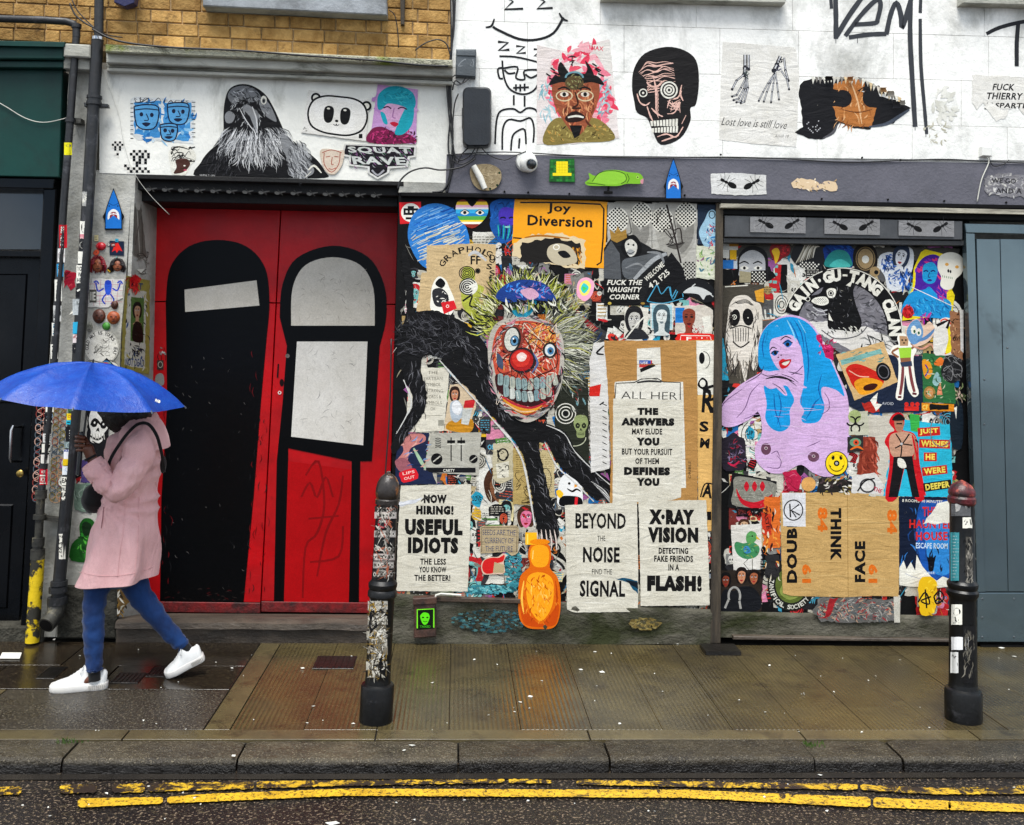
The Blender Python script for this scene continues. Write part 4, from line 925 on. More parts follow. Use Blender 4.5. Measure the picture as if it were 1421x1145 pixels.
A.hatch(lambda r: (lambda a: (hc[0] + 50 * cos(a), hc[1] + 40 * sin(a)))(radians(r.uniform(-60,55))),480,44,1.3,['#d9d8c4', '#b9bca0', '#8b8f78', '#e6e5d6', '#b9b85a', '#3a3b34', '#5b5f55', '#77786c', '#2a2a26'], hair_ang, 22)
A.hatch(rX(676,440,700,470),30,16,2,['#c9cf5a', '#8f9646', '#1a1a18'],200,40)
A.B([(688,412),(700,396),(725,388),(752,392),(765,404),(770,418),(735,416),(705,420)], '#1d3f8c'); A.hatch(rE(728,404,32,9),70,8,2,['#2f7fe0', '#16306b', '#5b9fe8', '#c98fb8', '#7c5fb0'],0,90); A.B([(722,404),(738,400),(748,410),(735,416)], '#d9a9c4')
A.hatch(lambda r: (r.uniform(690,780), r.uniform(412,424)),70,15,2.4,['#101012', '#1c1c20', '#8f9646', '#e6e6d8'],70,40)
A.B([(677,480),(684,455),(700,443),(730,440),(760,446),(778,462),(783,490),(780,530),(768,560),(748,580),(728,586),(706,574),(690,550),(680,520)], '#bfb9ae')
A.B([(683,484),(690,458),(704,448),(732,445),(760,452),(774,470),(777,500),(772,530),(760,556),(742,574),(726,576),(706,562),(694,540),(686,512)], '#c8503a')
A.hatch(rE(728,482,44,34),520,9,1.5,['#e8763a', '#d9472e', '#f0a04a', '#a83226', '#f4c9a8', '#7a2420', '#e05a6a', '#f0ddc8', '#2a1614', '#d8a890', '#e9b0a0'],40,80)
A.hatch(rE(728,550,38,24),200,8,1.5,['#d9472e', '#e99a8f', '#8b1f26', '#e8763a'],0,60)
A.hatch(rE(750,470,20,16),70,14,1.2,['#f6a33a', '#e8763a', '#fbd27a'],-60,25)
A.scrib(690,450,772,570,36,1.1,['#1a1412', '#2a1a18', '#f0e0cc', '#7a2420'],4); A.E(711,471,15,21, '#8b3a30', 8); A.E(711,471,12,18, '#26201e', 8); A.E(710,471,10,16, '#d6d6cc', 8); A.hatch(rE(710,471,8,13),20,6,.8,['#f4f4ee', '#a9a9a0'],80,40); A.E(714,473,5.5,7, '#5f93b8', 8); A.E(714,473,2.6,3.4, K); A.O(714,473,5.5,7,1.2, '#2a3f5a', 8); A.E(712.5,470,1.1,1.3, '#fff')
A.E(763,486,10,11, '#2a201e'); A.E(763,486,7,8.5, '#dfe4e4'); A.E(764,487,4.6,5.2, '#3f7fb0'); A.E(764,487,2.2,2.6, K)
for a in range(200,340,20): A.S([(711 + 14 * cos(radians(a)),471 + 20 * sin(radians(a))),(711 + 21 * cos(radians(a)),471 + 28 * sin(radians(a)))],1.8, '#1a1412', .6)
for a in range(190,400,24): A.S([(763 + 9 * cos(radians(a)),486 + 11 * sin(radians(a))),(763 + 16 * cos(radians(a)),486 + 18 * sin(radians(a)))],1.4, '#1a1412', .6)
A.E(725,500,19,18, '#2a1f24'); A.E(724,500,16,15, '#b51e1c'); A.E(723,498,12.5,11.5, '#d8352a'); A.B([(717,494),(724,489),(731,494),(727,501),(720,501)], '#f6d9d0')
for _ in range(7): A.S([(724,495),(724 + A.r.uniform(-7,7),495 + A.r.uniform(-6,6))],1.3, '#fff4ee', .3)
A.S([(740,490),(746,504),(738,518)],3, '#5a6fa8', .7); A.B([(690,490),(697,498),(698,512),(690,506)], '#44506a')
A.B([(688,520),(705,524),(730,533),(755,531),(776,520),(772,545),(752,562),(728,563),(704,552),(690,540)], '#3a1418')
for row, (yy, hgt) in enumerate(((529,15),(546,14))):
    for k in range(10 - row * 2):
        f = (k + .5) / (10 - row * 2); x = (690 if row == 0 else 698) + f * (84 if row == 0 else 68); y = yy + sin(f * pi) * (8 if row == 0 else 9) - (4 if row else 3)
        A.push(x, y, 1,1, A.r.uniform(-12,12) + (f - .5) * -14); A.B([(-3.6,-hgt / 2),(3.4,-hgt / 2),(3.8, hgt / 2 - 2),(0, hgt / 2),(-3.6, hgt / 2 - 2)], A.r.choice(['#c9cdc6', '#8fa6a6', '#b3b7a9', '#7a989e']),3); A.S([(-1,-hgt / 2 + 1),(-.4, hgt / 2 - 3)],1.5, A.r.choice(['#3a5058', '#55707a', '#e9ece6']),.5); A.S([(-3.8,-hgt / 2),(-3.9, hgt / 2)],1.1, '#2a1418', .3); A.pop()
A.B([(697,553),(715,560),(735,566),(754,560),(744,570),(728,574),(712,568)], '#e39a2a'); A.S([(696,550),(714,561),(738,566),(758,558)],3.4, '#b8263a', .5); A.S([(702,560),(722,571),(742,570)],2, '#f0c8a0', .5)
A.scrib(696,512,768,562,9,.8,['#1a1412', '#c8303a'],4)
A.hatch(lambda r: (lambda a: (730 + 49 * cos(a),510 + 70 * sin(a)))(radians(r.uniform(0,360))),120,12,1.6,['#55555a', '#c9c9c9', '#1a1a1c', '#d98fa0', '#8b8b90'], lambda x, y: math.degrees(atan2(y - 510, x - 730)) + 90,14)
A.build('paste_up', 'large grinning red-nosed clown head on a long-limbed black crouching body', 'paste-up')

def wrinkle(A, x0, y0, x1, y1, n, cols=('#efece0', '#c4bfae')):
    for _ in range(n):
        x = A.r.uniform(x0, x1 - 10); y = A.r.uniform(y0, y1); l = A.r.uniform(10, min(60, x1 - x)); A.S([(x, y),(x + l / 2, y + A.r.uniform(-1.5,1.5)),(x + l, y + A.r.uniform(-2,2))],.8, A.r.choice(cols),.9)
A = art(seed=50); A.paper([(965,472),(999,472),(997,736),(970,738)], '#e3b56c', .3); A.P([(966,473),(998,473),(997,548),(968,548)], WH)
A.T('R', 983,556,17,34, K, 4,.03); A.S([(978,540),(992,536),(992,552),(980,558),(996,574)],4, K); A.T('S', 977,592,13,15, K, 0,.04); A.T('M', 978,615,13,14, K, 6,.04); A.T('A', 982,681,14,20, K, 8,.04); A.T('1', 984,716,6,12, K, 0,.05); A.S([(972,690),(978,672),(990,672)],2, K)
A.O(976,500,9,12,1.0, K, a0=-90, a1=70); A.E(974,497,4,8, K); A.B([(968,535),(974,524),(982,530),(980,542)], K); A.E(975,532,4,5, WH)
A.build('poster', "narrow white and amber poster strip lettered R S M beside the kraft poster", 'poster')
A = art(seed=51); A.paper([(818,502),(824,476),(842,474),(846,650),(820,656)], '#dcdad6', .6); A.P([(818,537),(834,533),(832,550),(818,550)], '#d7261c'); A.S([(838,480),(828,490),(838,492)],3, K, .4); A.S([(832,562),(838,558)],2, K);
for y in range(560,650,9): A.S([(836, y),(842, y + 3)],2.4, K, .5)
A.build('poster', 'white poster strip with a red flag shape left of the kraft poster', 'poster')
A = art(seed=52); A.paper([(838,473),(966,472),(968,560),(968,699),(846,700),(848,640),(845,560),(842,520)], '#b98a4e', .5, back='#8b6a3a')
A.paper([(884,484),(916,482),(918,530),(948,530),(952,677),(884,678),(852,668),(853,530),(884,528)], '#e4e1d6', .15)
A.S([(853,556),(855,532),(880,531),(890,526),(912,525),(920,530),(944,531),(944,556)],1.4, K, smooth=False); A.S([(884,531),(900,529),(918,530)],3, '#2a2a2c', .3); A.S([(888,527),(900,525),(912,527)],1.2, '#77756e')
A.R(884,497,916,497.8, '#c4c0b2'); A.R(887,500,905,510, '#c93a3a'); A.R(887,500,903,505, '#2a55b0'); A.T('USE', 894,503.5,10,3.5, WH, bold=.02); A.P([(888,512),(906,504),(910,508),(889,517)], K)
A.T('ALL HER', 901,549,78,10.5, '#3a3936', 1,-.008); A.T('ORIBLE', 957,652,24,3.6, '#4a3a22', -90,.01); wrinkle(A, 842,480,966,700,22,('#c99a5c', '#a37740'))
A.build('poster', 'brown kraft poster of a white clipboard headed All her', 'poster')
def letterpress(q, lines, lab, seed, z, col='#dcd8c9', extra=None):
    A = art(z, seed=seed); A.paper(q, col, .35, back='#b5b0a0'); x0 = min(p[0] for p in q); x1 = max(p[0] for p in q); y0 = min(p[1] for p in q); y1 = max(p[1] for p in q)
    wrinkle(A, x0 + 4, y0 + 4, x1 - 6, y1 - 4,46)
    for (t_, cx, cy, w_, h_, b_) in lines: A.T(t_, cx, cy, w_, h_, '#121111', .5, b_ * 1.8 + .016 if b_ > .027 else b_ * 1.5 + .01)
    if extra: extra(A)
    A.build('poster', lab, 'poster')
letterpress([(851,553),(949,555),(945,690),(934,694),(850,699)],[('THE', 899,571,29,10,.04),('ANSWERS', 899,585.5,74,11,.045),('MAY ELUDE', 898,599,42,8.5,.02),('YOU', 899,613,32,11.5,.045),('BUT YOUR PURSUIT', 898,627,70,9,.015),('OF THEM', 898,640,33,8.5,.02),('DEFINES', 898,654,64,11.5,.045),('YOU', 899,669,32,11.5,.045)],
            'cream letterpress sheet reading The answers may elude you, on the kraft poster', 53,.0165)
letterpress([(556,674),(654,672),(652,748),(649,821),(550,820),(552,745)],[('NOW', 604,692.5,32,12.5,.03),('HIRING!', 603.5,708,52,13,.035),('USEFUL', 602,731.5,80,23,.035),('IDIOTS', 601,757,70,23,.035),('THE LESS', 601,779.5,36,8.6,.02),('YOU KNOW', 600.5,790.5,38,8.6,.02),('THE BETTER!', 600,802,50,8.8,.02)],
            'cream letterpress sheet reading Now hiring useful idiots', 54,.0145, extra=lambda A: A.P(A.tear([(552,697),(588,691),(576,698),(556,703)],.8), '#dfe2ea').S([(584,696),(592,690),(600,692)],3, '#3a3936', .6))
letterpress([(784,701),(884,697),(886,820),(885,849),(798,850),(787,846)],[('BEYOND', 833.5,723,70,22,.012),('THE', 834.5,747,11,7,.0),('NOISE', 834.5,770,51,22,.018),('FIND THE', 835.5,793.5,28,7.5,-.005),('SIGNAL', 836,817,63,23,.018)],
            'cream letterpress sheet reading Beyond the noise find the signal, torn at right', 55,.0148, extra=lambda A: A.P(A.tear([(854,803),(866,802),(885,806),(886,824),(878,818),(873,809)],.6), '#15506e').P(A.tear([(866,804),(885,808),(886,818),(876,812)],.5), '#101c28'))
letterpress([(886,695),(980,694),(983,770),(985,840),(889,841),(888,770)],[('X·RAY', 932,717.5,63,21,.04),('VISION', 934,742.5,70,22,.035),('DETECTING', 934.5,764.5,41,8.8,.025),('FAKE FRIENDS', 934.8,775.5,54,9,.02),('IN A', 935,787.5,15,8.8,.02),('FLASH!', 936,809.5,76,23,.045)],
            'cream letterpress sheet reading X-ray vision detecting fake friends in a flash', 56,.0152)
A = art(seed=57); A.paper([(666,732),(670,730),(717,729),(720,733),(719,767),(715,770),(710,771),(703,766),(667,768)], '#b8a684', .3, back='#6b5c40'); A.S([(668.5,766),(668.5,732.5),(717.5,731.5),(717,766),(705,766)],.9, '#4a3a2a', smooth=False)
for i, t_ in enumerate(('SEEDS ARE THE', 'CURRENCY OF', 'THE FUTURE')): A.T(t_, 692.5,739 + i * 11.3,(46,40,38)[i],7.6, '#34446b', .5,-.004)
A.build('poster', 'small tan speech-sign poster reading Seeds are the currency of the future', 'poster')
A = art(seed=58); A.paper(cat([(668,790),(669,780),(678,773),(690,773),(698,768),(702,772),(699,780),(700,795),(684,797),(672,797)], True, 4), '#d8b9a4'); A.B([(669,788),(672,778),(682,774),(692,774),(700,770),(698,779),(688,783),(686,794),(674,796)], '#cc2222'); A.P([(686,780),(700,784),(699,795),(684,795)], '#b4a27c')
A.build('sticker', 'small red mouse sticker holding a sack under the seeds poster', 'sticker', 'gloss')
bt = Art(-.010,.0085,59); bt.paper(cat([(736,757),(733,772),(735,786),(722,800),(719,830),(721,858),(732,871),(750,873),(768,871),(776,857),(778,830),(774,802),(763,788),(765,772),(762,757),(750,752)], True, 4), '#d9650f', back='#8b3a08')
bt.B([(738,760),(736,774),(742,786),(757,786),(762,774),(760,760),(749,756)], '#f2a01a'); bt.B([(732,802),(748,794),(766,803),(768,830),(762,850),(750,862),(738,850),(731,830)], '#f6a21c'); bt.B([(723,838),(734,852),(750,866),(764,852),(775,838),(774,858),(766,869),(734,869),(724,858)], '#c4480c')
bt.S([(727,806),(724,830),(727,852)],3, '#f9c04a', .6); bt.S([(771,806),(773,830),(770,848)],2.4, '#b8400a', .6); bt.S([(740,764),(739,776)],2.4, '#fbd37a', .5); bt.S([(738,808),(737,826)],3, '#fbc95a', .5); bt.R(729,739,745,756, '#f6b61c'); bt.R(731,741,733,755, '#fbd86a'); bt.E(749,752,14,4, '#e8860f')
bt.hatch(rE(749,822,14,26),60,9,1.6,['#f8b23a', '#f4991a', '#ffc860', '#e8860f'],85,40); bt.hatch(rE(749,830,25,36),60,8,1.4,['#c4480c', '#e07818', '#a83c08', '#f09a30'],85,40)
bt.build('paste_up', 'tall amber squeeze bottle cut-out with a yellow cap at the foot of the wall', 'paste-up', 'gloss')
ub = empty('utility_box', at(589,886,-.05), 'rusty brown box at the wall foot with a bright green alien picture', 'box')  # the alien picture is a flat sticker printed in bright greens
brn = pmat('rusty_brown_box', '#4a3026', '#241713', rough=.6, nscale=20, bst=.5)
MB().pfront([(575,833),(604,831),(605,884),(574,886)],-.06,.05,.005).build('box_body', brn, ub); MB().pfront([(573,831),(606,829),(606,838),(573,840)],-.068,.06,.003).build('lid', brn, ub)
A = Art(-.06,.0015,60); A.paper([(578,845),(603,844),(603,872),(578,874)], '#101a10'); A.S([(579,872),(579,846),(602,845),(602,871)],1.8, '#7be22a', smooth=False); A.B([(583,856),(586,851),(590,850),(595,852),(596,858),(592,866),(587,866)], '#5ee01e'); A.E(587,857,1.6,1.1, '#0f3008'); A.E(593,857,1.6,1.1, '#0f3008'); A.S([(587,862),(590,863),(593,862)],.9, '#0f3008'); A.T('TAXED', 590,869.5,15,3, '#3aa818'); A.build('sticker', None, None, 'gloss', parent=ub)
autosmooth(MB().tube([at(603,833,-.05), at(605,826,-.045), at(612,824,-.03), at(640,826,-.03)],.006,7).build('conduit', M['cable_w'], ub))
A = Art(RD, .003,70)
DK = '#020203'; BONE = '#d8d2c6'
A.P(cat([(230,420),(236,372),(262,342),(302,333),(342,342),(368,372),(374,420),(370,470)], False, 5) + [(362,560),(352,690),(338,836),(222,834),(224,690),(232,560)], DK)
A.P([(256,402),(356,389),(360,424),(257,433)], BONE)
A.hatch(rX(232,470,345,820),60,5,.7,['#1c1c1e', '#101012', '#5a5856'],80,60)
A.hatch(rX(226,816,336,834),26,6,1.0,['#3a0a0c', '#2a2220'],0,30); A.hatch(lambda r: (r.choice([232,225,366,352]) + r.uniform(-6,6), r.uniform(470,820)),60,12,1.0,['#6a0a0e', '#1c1c1e'],90,10)
A.build('mural', None, None, 'door_paint', parent=doors)
A = Art(RD, .003,71)
arch = cat([(388,440),(392,395),(412,358),(462,341),(510,356),(533,395),(536,440),(527,480)], False, 5)
A.P(arch + [(522,560),(516,640),(500,640),(498,838),(484,838),(488,640),(400,622),(400,640),(394,836),(380,836),(384,640),(392,560),(398,480)], DK)
A.P(cat([(404,452),(406,400),(424,368),(462,357),(500,368),(518,400),(520,452)], False, 5), BONE); A.P([(412,474),(510,474),(504,618),(404,606)], '#e2dfd8')
A.hatch(rX(410,480,500,600),50,10,.7,['#b9b6b0', '#8b8984', '#c9c7c2'],20,90); A.hatch(rX(412,375,515,450),40,10,.7,['#b9b0a2', '#a59c90'],20,90)
A.P([(400,640),(488,652),(484,836),(394,836)], '#b20a10')
for p in ([(420,830),(424,760),(440,740),(450,700),(442,640),(424,660)],[(440,800),(452,740),(470,700),(476,660)],[(428,720),(470,716)],[(430,780),(470,772),(476,730)],[(418,690),(430,670),(440,690),(452,662),(462,690)]): A.S(p, 3.4, '#8b0a0e', .2)
A.build('mural', None, None, 'door_paint', parent=doors)
A = Art(RD, .003,72)
A.paper([(218,500),(227,500),(227,513),(218,513)], '#3a3230'); A.O(222.5,506,3,4,1, '#a9a090'); A.paper(cat([(216,522),(222,518),(227,521),(227,534),(216,534)], True, 3), '#8b8a88'); A.scrib(222,482,232,492,5,1.4,['#8b8a88', '#c9c8c6'])
A.E(388,545,2.5,2.5, '#e8e4dc'); A.E(388,545,1.3,1.3, '#b40a10'); A.E(399,494,3,3, '#6b6460'); A.E(391,531,3,5, '#1a0a0a')
A.build('sticker', None, None, 'door_paint', parent=doors)
MB().pfront([(385.3,505),(387.3,505),(386,524),(384,524)], RD - .004,.003).build('door_slot', M['dark_trim'], doors)
for i in range(15):
    x = 210 + i * 22.3; y = 262 + i * .62
    A = Art(.05,.0015,80 + i)
    A.S([(x - 7, y + 2),(x + 2, y),(x + 8, y - 1)],2.2, '#6b6864', .5); A.E(x - 4, y + 1,3.6,2.2, '#77746f', 15); A.S([(x, y),(x + 4, y + 4)],1.2, '#55524e'); A.S([(x, y),(x - 3, y - 4)],1.0, '#55524e')
    A.build('ant_stencil', 'small pale ant stencil on the black lintel, ' + ('first from the left' if i == 0 else 'last of the row' if i == 14 else 'number %s of the row' % ('one two three four five six seven eight nine ten eleven twelve thirteen fourteen'.split()[i])), 'stencil', 'paint', 'row of pale ant stencils on the lintel')

A = art(seed=101); A.paper([(181,138),(186,134),(226,136),(271,140),(268,200),(222,196),(190,194),(181,185)], '#e2e6e6', .4)
A.P(A.tear([(186,142),(224,140),(222,192),(186,186)],1), '#3f8fd0'); A.P(A.tear([(228,143),(266,142),(262,196),(226,192)],1), '#4a9bd8')
A.hatch(rX(184,140,266,194),60,12,4,['#8fc4e8', '#2f7fc4', '#cfe0ea', '#1f6cb4'],0,90)
for (cx, cy, r_) in ((203,163,17),(247,158,15),(234,184,12)):
    A.B([(cx - r_, cy - r_ * .9),(cx, cy - r_ * 1.05),(cx + r_, cy - r_ * .8),(cx + r_ * .8, cy + r_ * .7),(cx, cy + r_),(cx - r_ * .8, cy + r_ * .6)], '#5aa5dc'); A.S(cat([(cx - r_, cy - r_ * .9),(cx, cy - r_ * 1.05),(cx + r_, cy - r_ * .8),(cx + r_ * .8, cy + r_ * .7),(cx, cy + r_),(cx - r_ * .8, cy + r_ * .6),(cx - r_, cy - r_ * .9)], False, 3),1.8, '#101c3a', smooth=False)
    A.E(cx - r_ * .4, cy - r_ * .25,2.6,3, '#101c3a'); A.E(cx + r_ * .45, cy - r_ * .2,2.6,3, '#101c3a'); A.S([(cx, cy - r_ * .3),(cx + 3, cy + r_ * .2),(cx - 3, cy + r_ * .25)],1.4, '#101c3a'); A.B([(cx - 6, cy + r_ * .5),(cx, cy + r_ * .4),(cx + 6, cy + r_ * .5),(cx, cy + r_ * .75)], '#101c3a'); A.S([(cx - r_, cy - r_ * .6),(cx, cy - r_ * .7),(cx + r_, cy - r_ * .6)],1.6, '#101c3a')
for y in range(142,195,6): A.L(266, y, 271, y, 1, K); A.L(181, y + 2,185, y + 2,1, K)
A.T('FACES', 245,141,34,4, K, 2,.0); A.scrib(186,136,224,142,4,1.2, K)
A.build('poster', 'blue and white sheet of outlined faces above the door, left of the crow', 'poster')
A = art(seed=102)
crow = cat([(275,246),(279,225),(290,210),(306,196),(310,180),(310,160),(312,140),(318,124),(332,117),(350,119),(368,131),(380,150),(390,172),(398,188),(418,204),(440,222),(451,238),(451,247),(380,247)], True, 4)
A.paper(crow, '#0e0e11', back=WH)
A.B([(316,134),(322,123),(338,119),(354,124),(362,136),(350,142),(338,138),(324,144)], '#77797c'); A.hatch(rE(338,131,20,9),46,8,1.5,['#9a9c9e', '#4a4b4e', '#b9bbbd', '#1c1c1f'],20,60)
A.B([(312,160),(318,154),(326,160),(322,170),(314,170)], '#8b8d90'); A.B([(364,134),(376,148),(384,168),(376,166),(366,158),(360,144)], '#85878a')
A.E(366,139,4.2,6, WH); A.E(366,140,2.4,3.6, '#6b6d70'); A.E(366,140,1.3,2, K); A.E(366,139,.6,.8, '#fff')
A.B([(336,150),(343,145),(355,153),(360,160),(357,170),(356,184),(351,176),(342,164)], '#7b7d80'); A.hatch(rE(346,152,26,22),130,6,.9,['#8b8d90', '#2a2a2e', '#b9bbbd', '#0e0e11', '#55575a'], lambda x, y: math.degrees(atan2(y - 120, x - 348)),30); A.P([(338,150),(346,160),(356,185),(346,172),(338,160)], '#1a1a1d'); A.B([(337,152),(343,146),(352,152),(357,166),(357,185),(350,174),(342,164)], '#8f9194'); A.P([(340,154),(347,162),(356,185),(347,173),(340,163)], '#141417'); A.E(366,139,4.2,6, WH); A.E(366,140,2.4,3.6, '#6b6d70'); A.E(366,140,1.3,2, K); A.S([(350,148),(356,166),(357,184)],2, '#d9dadb', .6); A.S([(332,150),(342,168),(354,184)],1.5, '#d9dadb', .6)
A.hatch(lambda r: (r.uniform(316,390), r.uniform(176,200)),420,24,1.1,['#c9cbcd', '#9fa1a4', '#e2e3e4', '#5b5c60', '#202024'], lambda x, y: 90 - (x - 352) * 1.1,12)
A.hatch(lambda r: (r.uniform(326,382), r.uniform(190,218)),260,20,1.0,['#b9bbbd', '#88898c', '#e2e3e4', '#202024'], lambda x, y: 90 - (x - 352) * .9,12)
A.B([(392,184),(410,204),(428,222),(436,238),(424,246),(404,244),(398,220),(390,200)], '#8b8d90'); A.hatch(rE(412,220,16,26),200,12,1.3,['#a9abad', '#c2c4c6', '#6b6d70', '#3a3a3e'],55,20); A.S([(428,236),(436,230),(446,240)],3, WH, .5); A.S([(424,246),(432,238)],2, WH, .5)
A.hatch(rE(305,225,20,16),24,12,1,['#2a2a2e', '#3a3a3e'],120,20); A.T('SEEN SAW', 288,243.5,22,3, '#c9c9c9', 0,.0)
A.hatch(rX(290,205,330,242),60,14,.8,['#26262a', '#3a3a3e', '#0a0a0c'],110,15)
A.build('paste_up', 'large black and white crow paste-up standing on the lintel over the red door', 'paste-up')
A = art(seed=103); A.paper([(428,125),(512,138),(508,196),(418,184)], '#eceae4', .4)
A.push(468,160,1,1,6); A.E(-32,-21,7,7, K); A.E(-32,-21,4,4, WH); A.E(39,-17,7,7, K); A.E(39,-17,4,4, WH)
sq = cat([(-42,0),(-36,-18),(-20,-26),(0,-27),(22,-26),(37,-18),(43,0),(37,18),(20,27),(0,28),(-20,26),(-36,18)], True, 4)
A.P(sq, K); A.P([(x * .94, y * .91) for x, y in sq], '#f2f0ea')
for x in (-12,11): A.B([(x - 7,0),(x - 6,-9),(x, -12),(x + 6,-9),(x + 7,0),(x + 5,9),(x, 12),(x - 5,9)], K); A.E(x - 1,-8,2.2,1.3, WH)
A.E(0,8,2.4,1.8, K); A.S([(-4,13),(-1,14.5),(0,12),(1,14.5),(4,12.5)],1, K); A.pop(); A.R(498,186,503,192, K); A.scrib(420,176,428,182,4,1, '#8b8a84')
A.build('poster', 'white poster of a round black-eyed panda head over the red door', 'poster')
A = art(seed=104); A.paper([(524,117),(580,124),(577,200),(513,198)], '#c99ad0', .2)
A.hatch(rX(516,120,576,196),50,10,3,['#d6aadc', '#bb88c6'],0,90)
A.B([(512,198),(515,180),(530,176),(548,184),(566,186),(576,198)], '#7a1546'); A.hatch(rX(514,182,576,198),110,6,2,['#a01f5c', '#5a0f34', '#c9387a', '#3a0a24'],0,90)
A.B([(528,150),(531,138),(545,132),(566,140),(570,155),(562,175),(548,182),(535,172)], '#d9a9d0'); A.B([(524,150),(525,132),(538,121),(556,120),(572,128),(577,142),(572,152),(554,146),(538,144),(530,152)], '#169fb4'); A.B([(563,150),(574,148),(572,172),(560,186),(548,186),(552,172)], '#1aa8bb'); A.B([(528,156),(534,158),(538,172),(532,170)], '#1aa8bb')
A.S([(532,150),(538,148),(543,151)],1.8, '#3a1a3a'); A.S([(552,151),(558,149),(565,152)],1.8, '#3a1a3a'); A.S([(547,150),(545,162),(549,164)],1.3, '#a06aa0'); A.B([(541,171),(547,169),(553,172),(548,176)], '#c01838'); A.hatch(rE(548,134,20,9),24,8,1.6,['#37b9c9', '#0f8699'],0,60)
A.build('poster', 'lilac portrait poster of a teal-haired woman with dark red collar', 'poster')
A = art(seed=105); A.paper([(478,199),(578,202),(577,218),(569,219),(566,232),(541,234),(540,240),(524,249),(510,240),(510,233),(484,230),(484,218),(474,216)], '#dcdcd8', back=WH)
A.P([(480,201.5),(575,204.5),(574,216),(566,217),(563,230),(538,231),(537,239),(524,246),(513,239),(513,231),(487,228),(487,216),(477,214)], '#16121a'); A.hatch(rX(482,204,570,230),90,6,.9,['#8b5a8b', '#5b8b6a', '#a9a9b0'],45,2)
A.T('SQUAT', 527,209,88,10, '#cfd3cf', 1,.035,-.3); A.T('RAVE', 526,223,74,11, '#cfd3cf', 1,.035,-.3); A.S([(516,236),(524,243),(533,236)],2.5, '#a9a9b0')
A.build('sticker', 'black striped cut-out sticker lettered Squat rave', 'sticker')
A = art(seed=106); A.paper(cat([(444,210),(452,206),(468,209),(478,210),(474,230),(464,242),(452,238),(446,224)], True, 4), '#dccbb8', .3)
for p in ([(450,212),(450,228),(460,239),(470,228),(472,212)],[(452,218),(458,217)],[(464,217),(470,218)],[(461,218),(460,228),(463,228)],[(456,234),(461,235),(466,233)],[(447,212),(460,208),(474,212)]): A.S(p, 1.2, '#a85a48')
A.build('sticker', 'faded pinkish line-drawn face between the crow and Squat rave', 'sticker')
A = art(seed=107); A.paper(cat([(236,228),(234,212),(242,204),(256,202),(268,208),(272,220),(264,230),(258,242),(246,243),(238,240)], True, 4), WH)
A.E(254,214,16,11, WH); A.scrib(238,204,270,224,14,1.5, K); A.B([(244,222),(258,220),(264,228),(256,238),(246,241),(241,240),(245,232)], '#4a2c24'); A.E(256,230,1.5,1, WH); A.E(257,236,2.4,1.2, '#c9506a')
A.build('sticker', 'sticker of a brown face with a white scribbled afro left of the crow', 'sticker')
def pix(rows, x0, y0, p, lab, seed):
    A = art(seed=seed)
    for j, row in enumerate(rows):
        for i, ch in enumerate(row):
            if ch != ' ': x, y = x0 + i * p, y0 + j * p; A.paper([(x + .15, y + .15),(x + p - .15, y + .15),(x + p - .15, y + p - .15),(x + .15, y + p - .15)], K if ch == '#' else '#dcdad2', back='#77756e')
    return A.build('mosaic', lab, 'mosaic', 'gloss')
pix((' #.# ', '#.#.#', '.#.#.', ' #.# ', '  .  ', ' .#  ', '  .  '),155,196,3.3, 'small tall mosaic of black and white tiles beside the fat pipe', 108)
pix(('   #.#.# ', '  #.#.#.#', '  .#.##.#', '   #.#.# ', '   .##.# ', '#.  #.   ', '.#.#.#.# ', ' .#.#.#.#'),172,208,4.0, 'larger black and white tile mosaic stepping down to the door corner', 109)
def shark(cx, top, w, h, Y, z0, lab, seed):
    A = Art(Y, z0, seed); A.push(cx, top, w / 34, h / 60)
    A.paper(cat([(0,0),(-4,10),(-9,24),(-12,34),(-15,40),(-12,46),(-12.5,58)], False, 3) + cat([(12.5,58),(12,46),(15,40),(12,34),(9,24),(4,10),(0,0)], False, 3), K, back='#8b8b84')
    A.P(cat([(0,2.5),(-3.4,11),(-8,25),(-10.5,35),(-11,56)], False, 3) + cat([(11,56),(10.5,35),(8,25),(3.4,11)], False, 3), '#1f6fc4'); A.S([(-8,20),(0,24),(8,20)],.9, '#0f3f7a'); A.E(-6,25,1,1, K); A.E(6,25,1,1, K)
    A.P(cat([(-8,44),(-7,34),(0,29),(7,34),(8,44),(4,40),(0,38.5),(-4,40)], True, 3), '#e9e9e6'); A.B([(-5,42),(-4,35),(0,33),(4,35),(5,42),(0,38)], '#8b2030')
    for k in range(-2,3): A.P([(k * 2.1 - 1,34.6 + abs(k) * .7),(k * 2.1 + 1,34.6 + abs(k) * .7),(k * 2.1,37.6)], '#fff')
    A.pop(); return A.build('cut_out', lab, 'cut-out', 'gloss')
shark(157.5,261,34,60,-.006,.004, 'blue shark-head board on the pilaster left of the red door', 110)
shark(934.5,219,31,60,-.032,.006, 'bright blue shark-head board on the grey beam', 111)
